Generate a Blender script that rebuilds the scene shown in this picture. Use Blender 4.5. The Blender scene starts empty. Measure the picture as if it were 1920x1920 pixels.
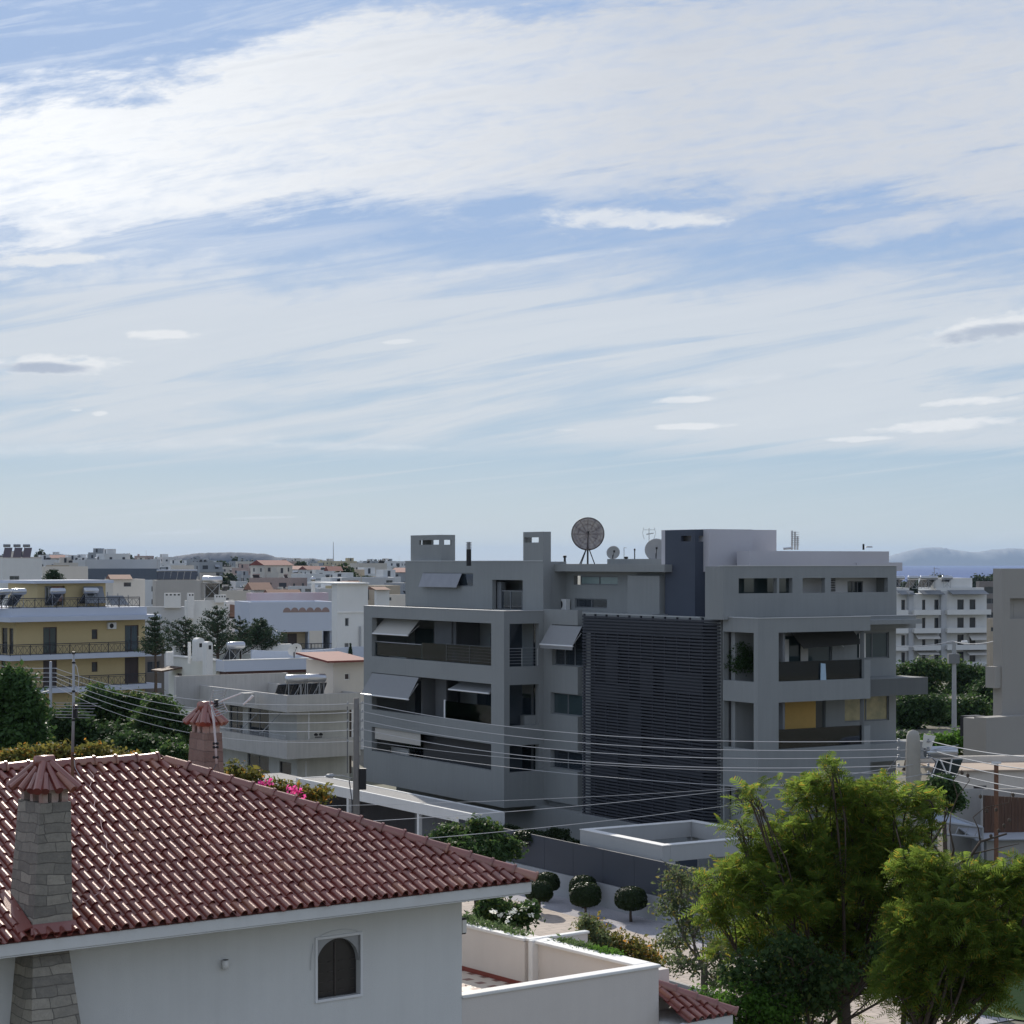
import bpy, math, random
import numpy as np
from math import radians as R, sin, cos, pi, sqrt, atan2, tan
random.seed(7); rng = np.random.default_rng(7)
C = bpy.context.scene.collection
SC = bpy.context.scene
H = 15.2            # camera height above the street
F = 3840.0          # focal length in pixels of the 1920 px photograph

# ---------------------------------------------------------------- camera
cd = bpy.data.cameras.new('camera'); cam = bpy.data.objects.new('camera', cd); C.objects.link(cam)
cam.location = (0, 0, H); cam.rotation_euler = (R(90), 0, 0)
cd.sensor_width = 36; cd.lens = 36 * F / 1920; cd.shift_y = 95 / 1920
cd.clip_start = .5; cd.clip_end = 90000
SC.camera = cam
SUN_EL, SUN_AZ = R(27), R(-14)      # azimuth measured from +Y towards +X

# ---------------------------------------------------------------- node helper
class V:
    """a node socket with arithmetic"""
    def __init__(s, nt, k): s.nt = nt; s.k = k
    def _m(s, op, *a, clamp=False):
        n = s.nt.nodes.new('ShaderNodeMath'); n.operation = op; n.use_clamp = clamp
        for i, x in enumerate((s,) + a):
            if isinstance(x, V): s.nt.links.new(x.k, n.inputs[i])
            else: n.inputs[i].default_value = x
        return V(s.nt, n.outputs[0])
    def __add__(s, o): return s._m('ADD', o)
    def __radd__(s, o): return s._m('ADD', o)
    def __sub__(s, o): return s._m('SUBTRACT', o)
    def __rsub__(s, o): return V(s.nt, s.k)._m('MULTIPLY', -1.0)._m('ADD', o)
    def __mul__(s, o): return s._m('MULTIPLY', o)
    def __rmul__(s, o): return s._m('MULTIPLY', o)
    def __truediv__(s, o): return s._m('DIVIDE', o)
    def clamp(s): return s._m('ADD', 0.0, clamp=True)
    def pw(s, e): return s._m('POWER', e)
    def mx(s, o): return s._m('MAXIMUM', o)
    def mn(s, o): return s._m('MINIMUM', o)
    def ss(s, a, b):
        n = s.nt.nodes.new('ShaderNodeMapRange'); n.interpolation_type = 'SMOOTHSTEP'
        s.nt.links.new(s.k, n.inputs[0]); n.inputs[1].default_value = a; n.inputs[2].default_value = b
        if a > b:
            n.inputs[1].default_value = b; n.inputs[2].default_value = a
            n.inputs[3].default_value = 1; n.inputs[4].default_value = 0
        return V(s.nt, n.outputs[0])
def vec(nt, x, y, z=0.0):
    n = nt.nodes.new('ShaderNodeCombineXYZ')
    for i, q in enumerate((x, y, z)):
        if isinstance(q, V): nt.links.new(q.k, n.inputs[i])
        else: n.inputs[i].default_value = q
    return V(nt, n.outputs[0])
def noise(nt, v, scale=1.0, detail=4, rough=.5, dist=0.0, lac=2.0):
    n = nt.nodes.new('ShaderNodeTexNoise'); n.inputs['Scale'].default_value = scale
    n.inputs['Detail'].default_value = detail; n.inputs['Roughness'].default_value = rough
    n.inputs['Distortion'].default_value = dist; n.inputs['Lacunarity'].default_value = lac
    if v is not None: nt.links.new(v.k, n.inputs['Vector'])
    return V(nt, n.outputs[0])
def mixc(nt, f, a, b):
    n = nt.nodes.new('ShaderNodeMix'); n.data_type = 'RGBA'
    for i, q in ((0, f), (6, a), (7, b)):
        if isinstance(q, V): nt.links.new(q.k, n.inputs[i])
        elif i == 0: n.inputs[i].default_value = q
        else: n.inputs[i].default_value = (*q, 1) if len(q) == 3 else q
    return V(nt, n.outputs[2])

# ---------------------------------------------------------------- world: physical sky with high cirrus and small lens clouds
W = bpy.data.worlds.new('World'); SC.world = W; W.use_nodes = True
def make_sky():
    nt = W.node_tree; nt.nodes.clear()
    out = nt.nodes.new('ShaderNodeOutputWorld'); bg = nt.nodes.new('ShaderNodeBackground')
    nt.links.new(bg.outputs[0], out.inputs[0])
    sky = nt.nodes.new('ShaderNodeTexSky'); sky.sky_type = 'NISHITA'; sky.sun_disc = False
    sky.sun_elevation = SUN_EL; sky.sun_rotation = SUN_AZ; sky.altitude = 50
    sky.air_density = 1.0; sky.dust_density = .6; sky.ozone_density = 2.0
    tc = nt.nodes.new('ShaderNodeTexCoord'); sp = nt.nodes.new('ShaderNodeSeparateXYZ')
    nt.links.new(tc.outputs['Generated'], sp.inputs[0])
    x, y, z = (V(nt, sp.outputs[i]) for i in range(3))
    ay = y._m('ABSOLUTE').mx(.12)
    px = x / ay * F + 960.0; py = z / ay * (-F) + 1055.0
    # angular cloud fields (px/py stand for azimuth and elevation of the direction looked in)
    yt = py + px * .13
    nf = noise(nt, vec(nt, px / 95.0, yt / 30.0, 5.0), 1.0, 7, .66, .4)       # mottling
    e1 = noise(nt, vec(nt, px / 430.0, yt / 120.0, 7.0), 1.0, 9, .64, .3) - .5
    ns = noise(nt, vec(nt, px / 760.0, (py + px * .17) / 52.0, 2.1), 1.0, 8, .62, .9)   # streaks
    nb = noise(nt, vec(nt, px / 620.0, py / 260.0, 9.0), 1.0, 3, .5)
    right = px.ss(200.0, 1500.0)
    top = px * -.17 + 172.0
    bot = (1.0 - px / 560.0).clamp() * 95.0 + 385.0 + (px.ss(900.0, 1400.0)) * 12.0
    yy = py + e1 * 430.0 + (nf - .5) * 90.0
    sheet = (yy - top).ss(-45.0, 60.0) * (yy - bot + (ns - .5) * 260.0).ss(45.0, -70.0)
    sd = sheet * ((nf - .5) * 1.3 + (ns - .5) * 1.5 + 1.02 - right * .12 - py.ss(120.0, 20.0) * right * .18)
    vm = yy.ss(420.0, 570.0) * (py + (ns - .5) * 150.0).ss(872.0, 820.0)
    veil = vm * ((ns - .5) * 3.2 + (nb - .5) * 1.5 + .66 + px.ss(350.0, 1150.0) * py.ss(480.0, 640.0) * .14 + (nf - .5) * .3).clamp().mn(.8)
    gap = ((ns - .46) * 3.8).clamp() * .62 * py.ss(360.0, 430.0) * py.ss(620.0, 520.0)
    wis = ((ns - .47) * 3.4 + (nf - .5)).clamp() * .6 * py.ss(230.0, 120.0)
    low = ((ns - .50) * 3.0).clamp() * .45 * py.ss(845.0, 880.0) * (px.ss(700.0, 1100.0) * py.ss(1000.0, 960.0)).mx(py.ss(960.0, 995.0) * py.ss(1052.0, 1030.0))
    hi_ = (z.ss(.27, .34)) * ((nb - .5) * 2.0 + .42).clamp()      # broken cloud overhead
    fil = ((noise(nt, vec(nt, px / 1300.0, (py + px * .11) / 26.0, 13.0), 1.0, 6, .55, .6) - .55) * 6.0).clamp() * .6 * py.ss(430.0, 520.0) * py.ss(1010.0, 900.0)
    dens = sd.mx(veil).mx(fil).mx(gap).mx(wis).mx(low).mx(hi_).clamp()
    glow = (px * -.0009 + 1.12).clamp()
    # small lens shaped clouds
    nl = noise(nt, vec(nt, px / 55.0, py / 20.0, 1.0), 1.0, 7, .62, .3)
    lens = None; shade = None
    for (a, b, w_, h_, k, sl) in ((302,627,72,13,1,0), (105,684,145,24,1,.02), (1880,612,170,32,.9,-.13), (1345,722,135,16,.35,-.12),
                              (1288,749,68,9,.9,-.03), (1300,799,86,9,.95,-.02), (1822,752,95,10,1,-.06), (1775,797,150,15,.95,-.06),
                              (1614,823,70,7,.85,-.02), (745,641,36,6,.6,-.05), (185,775,18,6,.8,0), (145,769,14,4,.6,0), (357,756,16,5,.35,0),
                              (1180,410,205,24,.8,.03), (1010,490,330,9,.35,-.13), (90,487,140,16,.9,-.03), (1060,806,24,4,.5,0), (490,971,90,4,.45,-.02), (330,998,80,6,.4,-.04),
                              (1600,683,60,10,.3,-.05), (140,840,420,16,.35,-.04), (640,836,260,10,.4,.03)):
        dx = (px - a) * (1 / w_); dy = (py - b - (px - a) * sl) * (1 / h_)
        e = (1.0 - dx * dx - dy * dy + (nl - .5) * 2.2 + (nf - .5) * 1.2 - dy._m('ABSOLUTE') * .25 - dx * dy * .3).ss(-.1, .8 if k > .5 else 1.4) * k
        lens = e if lens is None else lens.mx(e)
        if w_ in (145, 170):
            u = (1.0 - (dx + .15) * (dx + .15) * 1.3 - (dy - .28) * (dy - .28) * 2.2 + (nl - .5) * .9).ss(.25, .9)
            shade = u if shade is None else shade.mx(u)
    lens = lens * (y).ss(0.0, .1)
    # colours
    mul = nt.nodes.new('ShaderNodeVectorMath'); mul.operation = 'SCALE'; mul.inputs[3].default_value = SKY_K
    nt.links.new(sky.outputs[0], mul.inputs[0])
    rp = nt.nodes.new('ShaderNodeValToRGB'); nt.links.new(z.k, rp.inputs[0]); cr = rp.color_ramp
    for i, (t_, c_) in enumerate(((0, (.60, .665, .655)), (.012, (.56, .645, .665)), (.05, (.40, .545, .68)), (.16, (.31, .45, .70)), (.27, (.32, .46, .72)), (.6, (.20, .32, .58)), (1, (.12, .22, .48)))):
        e_ = cr.elements[i] if i < 2 else cr.elements.new(t_)
        e_.position = t_; e_.color = (*c_, 1)
    base = mixc(nt, .93, V(nt, mul.outputs[0]), V(nt, rp.outputs[0]))
    # thick sheet bright towards the sun, greyer away from it
    bright = mixc(nt, glow * py.ss(640.0, 360.0), (.68, .71, .76), (1.03, 1.05, 1.07))
    bright = mixc(nt, ((ns - .5) * 1.6 + (nf - .5) * 1.0 + .25).clamp() * .75 * (1.0 - glow * .6) * py.ss(560.0, 400.0), bright, (.52, .575, .67))
    bright = mixc(nt, py.ss(450.0, 620.0) * .8, bright, mixc(nt, (ns * 1.4 - .3).clamp(), (.64, .69, .74), (.80, .82, .83)))
    col = mixc(nt, dens, base, bright)
    col = mixc(nt, lens * (.55 + nf * .7).clamp(), col, mixc(nt, shade * .75, (.84, .86, .88), (.33, .40, .53)))
    # below the horizon: dim ground tone
    col = mixc(nt, z.ss(-.02, -.002), (.16, .17, .17), col)
    nt.links.new(col.k, bg.inputs[0]); bg.inputs[1].default_value = 1.0
SKY_K = .10
make_sky()
W.cycles.sampling_method = 'MANUAL'; W.cycles.sample_map_resolution = 1024

sl = bpy.data.lights.new('sun', 'SUN'); so = bpy.data.objects.new('sun', sl); C.objects.link(so)
sl.energy = 5.0; sl.angle = R(.55); sl.color = (1, .93, .83)
so.rotation_euler = (pi / 2 - SUN_EL, 0, pi - SUN_AZ)      # the lamp's -Z looks away from the sun
so.location = (0, 0, 60)
vs = SC.view_settings; vs.view_transform = 'Standard'; vs.look = 'None'; vs.exposure = 0; vs.gamma = 1
SC.cycles.max_bounces = 6; SC.cycles.transparent_max_bounces = 12; SC.cycles.diffuse_bounces = 3
SC.cycles.glossy_bounces = 2; SC.cycles.transmission_bounces = 4; SC.cycles.volume_bounces = 0
SC.cycles.use_denoising = True; SC.cycles.sample_clamp_indirect = 4

# ---------------------------------------------------------------- materials
MATS = {}
def mat(name, col, rough=.8, var=.12, scale=1.5, bump=0.0, bscale=20.0, spec=.3, metal=0.0, streak=0.0, col2=None, alpha=1.0, fine=0.0, coord='Object'):
    """plaster, metal, cloth and so on: base colour with stains, optional rain streaks, optional bump"""
    if name in MATS: return MATS[name]
    m = bpy.data.materials.new(name); m.use_nodes = True; nt = m.node_tree
    b = nt.nodes['Principled BSDF']; b.inputs['Roughness'].default_value = rough
    b.inputs['Specular IOR Level'].default_value = spec; b.inputs['Metallic'].default_value = metal
    tc = nt.nodes.new('ShaderNodeTexCoord'); o = V(nt, tc.outputs[coord])
    c2 = col2 or tuple(c * (1 - var * 2.2) for c in col)
    n1 = noise(nt, o, scale, 5, .6)
    f = (n1 - .35) * 2.2
    if streak:
        mp = nt.nodes.new('ShaderNodeMapping'); mp.inputs['Scale'].default_value = (3.5, 3.5, .22)
        nt.links.new(o.k, mp.inputs[0]); f = f + (noise(nt, V(nt, mp.outputs[0]), 1.5, 4, .6) - .5) * streak * 6
    if fine: f = f + (noise(nt, o, bscale * 1.7, 3, .7) - .5) * fine * 6
    f = f.clamp() if col2 else f.clamp() * .5
    c = mixc(nt, f, col, c2)
    nt.links.new(c.k, b.inputs['Base Color'])
    if bump:
        bm = nt.nodes.new('ShaderNodeBump'); bm.inputs['Strength'].default_value = bump; bm.inputs['Distance'].default_value = .02
        nt.links.new(noise(nt, o, bscale, 4, .6).k, bm.inputs['Height']); nt.links.new(bm.outputs[0], b.inputs['Normal'])
    if alpha < 1: b.inputs['Alpha'].default_value = alpha
    MATS[name] = m; return m
def leafmat(name, c1, c2, c3=None, trans=.45, rough=.68):
    if name in MATS: return MATS[name]
    m = bpy.data.materials.new(name); m.use_nodes = True; nt = m.node_tree
    b = nt.nodes['Principled BSDF']; out = nt.nodes['Material Output']
    g = nt.nodes.new('ShaderNodeNewGeometry'); r = V(nt, g.outputs['Random Per Island'])
    tc = nt.nodes.new('ShaderNodeTexCoord')
    n1 = noise(nt, V(nt, tc.outputs['Object']), .8, 3, .6)
    c = mixc(nt, (r * .7 + (n1 - .35) * 1.2).clamp(), c1, c2)
    if c3: c = mixc(nt, (r * 7.31)._m('FRACT').ss(.86, .95), c, c3)
    nt.links.new(c.k, b.inputs['Base Color']); b.inputs['Roughness'].default_value = rough
    b.inputs['Specular IOR Level'].default_value = .18
    t = nt.nodes.new('ShaderNodeBsdfTranslucent'); ad = nt.nodes.new('ShaderNodeMixShader'); ad.inputs[0].default_value = trans
    hs = nt.nodes.new('ShaderNodeHueSaturation'); hs.inputs['Value'].default_value = 2.1; hs.inputs['Saturation'].default_value = .98
    hs.inputs['Hue'].default_value = .492
    nt.links.new(c.k, hs.inputs['Color']); nt.links.new(hs.outputs[0], t.inputs[0])
    nt.links.new(b.outputs[0], ad.inputs[1]); nt.links.new(t.outputs[0], ad.inputs[2]); nt.links.new(ad.outputs[0], out.inputs[0])
    MATS[name] = m; return m
def glassmat(name, tint=(.03, .04, .05), rough=.06, spec=.8):
    return mat(name, tint, rough, .3, .6, 0, spec=spec)
def clearglass(name, tint=(.75, .85, .85), a=.35):
    """thin clear sheet that lets most of what is behind show through"""
    if name in MATS: return MATS[name]
    m = bpy.data.materials.new(name); m.use_nodes = True; nt = m.node_tree; nt.nodes.clear()
    out = nt.nodes.new('ShaderNodeOutputMaterial'); t = nt.nodes.new('ShaderNodeBsdfTransparent'); t.inputs[0].default_value = (*tint, 1)
    g = nt.nodes.new('ShaderNodeBsdfGlossy'); g.inputs[0].default_value = (.8, .85, .9, 1); g.inputs['Roughness'].default_value = .04
    fr = nt.nodes.new('ShaderNodeLayerWeight'); fr.inputs[0].default_value = a
    mx = nt.nodes.new('ShaderNodeMixShader'); nt.links.new(fr.outputs['Fresnel'], mx.inputs[0])
    nt.links.new(t.outputs[0], mx.inputs[1]); nt.links.new(g.outputs[0], mx.inputs[2]); nt.links.new(mx.outputs[0], out.inputs[0])
    MATS[name] = m; return m

# ---------------------------------------------------------------- mesh helper
class MB:
    def __init__(s): s.v = []; s.f = []; s.sm = False; s.mi = []
    def add(s, vs_, fs, mi=0):
        n = len(s.v); s.v += [tuple(q) for q in vs_]; s.f += [tuple(i + n for i in q) for q in fs]; s.mi += [mi] * len(fs); return s
    def box(s, x0, x1, y0, y1, z0, z1, mi=0):
        return s.add([(x, y, z) for z in (z0, z1) for x, y in ((x0, y0), (x1, y0), (x1, y1), (x0, y1))],
              [(0, 3, 2, 1), (4, 5, 6, 7), (0, 1, 5, 4), (1, 2, 6, 5), (2, 3, 7, 6), (3, 0, 4, 7)], mi)
    def prism(s, pts, z0, z1, mi=0):
        n = len(pts)
        return s.add([(x, y, z0) for x, y in pts] + [(x, y, z1) for x, y in pts],
              [tuple(range(n))[::-1], tuple(range(n, 2 * n))] + [(i, (i + 1) % n, n + (i + 1) % n, n + i) for i in range(n)], mi)
    def quad(s, a, b, c, d, mi=0): return s.add([a, b, c, d], [(0, 1, 2, 3)], mi)
    def slab(s, a, b, c, d, t=.02):
        """thin solid sheet through four corners"""
        a, b, c, d = (np.array(q, float) for q in (a, b, c, d)); n = np.cross(b - a, d - a); n = n / np.linalg.norm(n) * t
        return s.add([a, b, c, d, a + n, b + n, c + n, d + n], [(3, 2, 1, 0), (4, 5, 6, 7), (0, 1, 5, 4), (1, 2, 6, 5), (2, 3, 7, 6), (3, 0, 4, 7)])
    def tube(s, pts, r, n=6, cap=True, mi=0):
        pts = [np.array(p, float) for p in pts]; rs = r if isinstance(r, (list, tuple)) else [r] * len(pts)
        vs_ = []; fs = []
        up = None
        for i, p in enumerate(pts):
            d = pts[min(i + 1, len(pts) - 1)] - pts[max(i - 1, 0)]; d /= (np.linalg.norm(d) + 1e-9)
            if up is None: up = np.array((0, 0, 1.)) if abs(d[2]) < .9 else np.array((1., 0, 0))
            a = np.cross(d, up); a /= (np.linalg.norm(a) + 1e-9); b = np.cross(a, d); up = b
            for k in range(n):
                t = 2 * pi * k / n; vs_.append(p + rs[i] * (cos(t) * a + sin(t) * b))
        for i in range(len(pts) - 1):
            for k in range(n):
                k2 = (k + 1) % n; fs.append((i * n + k, i * n + k2, (i + 1) * n + k2, (i + 1) * n + k))
        if cap: fs += [tuple(range(n))[::-1], tuple(range((len(pts) - 1) * n, len(pts) * n))]
        return s.add(vs_, fs, mi)
    def lathe(s, prof, n=20, cx=0, cy=0, cz=0, axis='z'):
        vs_ = []; fs = []
        for (r_, h_) in prof:
            for k in range(n):
                t = 2 * pi * k / n; p = (r_ * cos(t), r_ * sin(t), h_)
                if axis == 'y': p = (p[0], p[2], p[1])
                if axis == 'x': p = (p[2], p[0], p[1])
                vs_.append((p[0] + cx, p[1] + cy, p[2] + cz))
        for i in range(len(prof) - 1):
            for k in range(n): fs.append((i * n + k, i * n + (k + 1) % n, (i + 1) * n + (k + 1) % n, (i + 1) * n + k))
        return s.add(vs_, fs)
    def build(s, name, m, parent=None, smooth=False, loc=None, bevel=0.0):
        me = bpy.data.meshes.new(name); me.from_pydata([tuple(float(c) for c in q) for q in s.v], [], s.f)
        for q in (m if isinstance(m, (list, tuple)) else [m]): me.materials.append(q)
        if any(s.mi): me.polygons.foreach_set('material_index', s.mi)
        if smooth: me.polygons.foreach_set('use_smooth', [True] * len(me.polygons))
        me.update()
        o = bpy.data.objects.new(name, me); C.objects.link(o)
        if parent: o.parent = parent
        if loc: o.location = loc
        if bevel:
            b = o.modifiers.new('bevel', 'BEVEL'); b.width = bevel; b.segments = 2; b.limit_method = 'ANGLE'; b.angle_limit = R(40)
        return o
def npmesh(name, verts, faces, m, parent=None, smooth=False):
    """verts (N,3), faces (M,k) as arrays"""
    me = bpy.data.meshes.new(name); k = faces.shape[1]
    me.vertices.add(len(verts)); me.vertices.foreach_set('co', np.asarray(verts, np.float32).ravel())
    me.loops.add(faces.size); me.loops.foreach_set('vertex_index', faces.astype(np.int32).ravel())
    me.polygons.add(len(faces)); me.polygons.foreach_set('loop_start', (np.arange(len(faces)) * k).astype(np.int32))
    me.polygons.foreach_set('loop_total', np.full(len(faces), k, np.int32))
    if smooth: me.polygons.foreach_set('use_smooth', np.ones(len(faces), bool))
    me.update(calc_edges=True); me.validate()
    me.materials.append(m)
    o = bpy.data.objects.new(name, me); C.objects.link(o)
    if parent: o.parent = parent
    return o
def tag(o, label=None, cat=None, group=None, kind=None):
    if label: o['label'] = label
    if cat: o['category'] = cat
    if group: o['group'] = group
    if kind: o['kind'] = kind
    return o
def empty(name, loc=(0, 0, 0), rz=0.0, label=None, cat=None, group=None):
    o = bpy.data.objects.new(name, None); C.objects.link(o); o.location = loc; o.rotation_euler = (0, 0, rz); o.empty_display_size = .5
    return tag(o, label, cat, group)
def kids(o): return [c for c in bpy.data.objects if c.parent == o]
KID = {}
def copy_tree(o, parent=None, src_kids=None):
    c = o.copy(); C.objects.link(c); c.parent = parent
    if o not in KID: KID[o] = kids(o)
    for ch in KID[o]: copy_tree(ch, c)
    return c
def P(px, py, d): return ((px - 960) / F * d, d, H - (py - 1055) / F * d)
def GD(py, z=0.0): return (H - z) * F / (py - 1055)      # distance of a point of height z seen on row py

class Frame:
    """a house standing turned to the street grid: local x to the right and away, local y to the left and away"""
    def __init__(s, px, d, ratio, name, label, cat='building', group=None, z=0.0):
        s.u = np.array((1, ratio)) / sqrt(1 + ratio * ratio); s.v = np.array((-s.u[1], s.u[0]))
        s.o = np.array(((px - 960) / F * d, d))
        s.e = empty(name, (s.o[0], s.o[1], z), atan2(s.u[1], s.u[0]), label, cat, group); s.z0 = z
    def W(s, a, b): return s.o + a * s.u + b * s.v
    def A(s, px, b=0.0):      # local x of the photo column px on the plane y = b
        r = (px - 960) / F; return (r * (s.o[1] + b * s.v[1]) - (s.o[0] + b * s.v[0])) / (s.u[0] - r * s.u[1])
    def B(s, px, a=0.0):      # local y of the photo column px on the plane x = a
        r = (px - 960) / F; return (r * (s.o[1] + a * s.u[1]) - (s.o[0] + a * s.u[0])) / (s.v[0] - r * s.v[1])
    def Z(s, py, a=0.0, b=0.0): return H - (py - 1055) / F * s.W(a, b)[1] - s.z0
    def box(s, name, m, x0, x1, y0, y1, z0, z1, parent=None, bevel=0.0, label=None):
        o = MB().box(x0, x1, y0, y1, z0, z1).build(name, m, parent or s.e, bevel=bevel)
        if label: o['label'] = label
        return o

def wall_holes(mb, axis, c0, c1, lo, hi, z0, z1, holes):
    """a wall lying on the plane axis = c0..c1, from lo to hi along the other axis, with rectangular holes (a0,a1,z0,z1)"""
    xs = sorted({lo, hi, *[min(max(q, lo), hi) for h_ in holes for q in h_[:2]]}); zs = sorted({z0, z1, *[min(max(q, z0), z1) for h_ in holes for q in h_[2:4]]})
    def solid(i, j):
        if i < 0 or j < 0 or i >= len(xs) - 1 or j >= len(zs) - 1: return False
        x_, z_ = (xs[i] + xs[i + 1]) / 2, (zs[j] + zs[j + 1]) / 2
        return not any(h_[0] < x_ < h_[1] and h_[2] < z_ < h_[3] for h_ in holes)
    def p(t, c, z_): return (c, t, z_) if axis == 'x' else (t, c, z_)
    fl = axis == 'x'
    def q(a, b, c, d): mb.quad(*((d, c, b, a) if fl else (a, b, c, d)))
    for i in range(len(xs) - 1):
        for j in range(len(zs) - 1):
            if not solid(i, j): continue
            a, b, e, g = xs[i], xs[i + 1], zs[j], zs[j + 1]
            q(p(a, c0, e), p(b, c0, e), p(b, c0, g), p(a, c0, g)); q(p(b, c1, e), p(a, c1, e), p(a, c1, g), p(b, c1, g))
            if not solid(i - 1, j): q(p(a, c1, e), p(a, c0, e), p(a, c0, g), p(a, c1, g))
            if not solid(i + 1, j): q(p(b, c0, e), p(b, c1, e), p(b, c1, g), p(b, c0, g))
            if not solid(i, j - 1): q(p(a, c1, e), p(b, c1, e), p(b, c0, e), p(a, c0, e))
            if not solid(i, j + 1): q(p(a, c0, g), p(b, c0, g), p(b, c1, g), p(a, c1, g))
    return mb
def window(fr, axis, c, lo, hi, z0, z1, frame_m, pane_m, name='window', nm=1, t=.06, depth=.07, inward=1, mull=None, parent=None, label=None):
    """frame ring + mullions, pane set into it; the outer face of the frame is at c, inward is the direction into the house"""
    mb = MB()
    def bx(m_, a0, a1, e0, e1, d0, d1):
        q0, q1 = sorted((c + inward * d0, c + inward * d1))
        if axis == 'x': m_.box(q0, q1, a0, a1, e0, e1)
        else: m_.box(a0, a1, q0, q1, e0, e1)
    bx(mb, lo, lo + t, z0, z1, 0, depth); bx(mb, hi - t, hi, z0, z1, 0, depth)
    bx(mb, lo + t, hi - t, z0, z0 + t, 0, depth); bx(mb, lo + t, hi - t, z1 - t, z1, 0, depth)
    for k in range(1, nm):
        x_ = lo + (hi - lo) * k / nm; bx(mb, x_ - t / 2, x_ + t / 2, z0 + t, z1 - t, .003, depth - .003)
    w = mb.build(name, frame_m, parent or fr.e)
    if label: w['label'] = label
    pn = MB(); bx(pn, lo + t, hi - t, z0 + t, z1 - t, depth * .4, depth * .7); pn.build('pane', pane_m, w)
    return w
def railing(fr, pts, z0, z1, m, step=.12, name='railing', bars='v', r=.012, parent=None, post=1.2):
    """pts: local xy polyline. bars: 'v' uprights, 'h' horizontals, 'x' crossed panels"""
    mb = MB()
    for (a, b) in zip(pts[:-1], pts[1:]):
        a = np.array(a, float); b = np.array(b, float); L = np.linalg.norm(b - a); d = (b - a) / L
        def q(t, z_): w_ = a + d * t; return (w_[0], w_[1], z_)
        mb.tube([q(0, z1), q(L, z1)], r * 1.7, 4)
        if bars != 'h': mb.tube([q(0, z0 + .08), q(L, z0 + .08)], r * 1.2, 4)
        npst = max(1, round(L / post))
        for k in range(npst + 1): mb.tube([q(L * k / npst, z0), q(L * k / npst, z1)], r * 1.6, 4)
        if bars == 'v':
            n = int(L / step)
            for k in range(n): mb.tube([q(L * (k + .5) / n, z0 + .08), q(L * (k + .5) / n, z1)], r, 4, False)
        elif bars == 'h':
            for k in range(1, 6): zz = z0 + (z1 - z0) * k / 6; mb.tube([q(0, zz), q(L, zz)], r * .8, 4, False)
        else:
            zt = z1 - .14; mb.tube([q(0, zt), q(L, zt)], r, 4, False)
            for k in range(npst):
                for j in range(3):
                    t0 = L * (k + (j * .3333) + .03) / npst; t1 = L * (k + (j + 1) * .3333 - .03) / npst
                    mb.tube([q(t0, z0 + .08), q(t1, zt)], r * .8, 4, False); mb.tube([q(t1, z0 + .08), q(t0, zt)], r * .8, 4, False)
                    mb.tube([q(t0, z0 + .08), q(t0, zt)], r * .8, 4, False)
    return mb.build(name, m, parent or fr.e)
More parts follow.
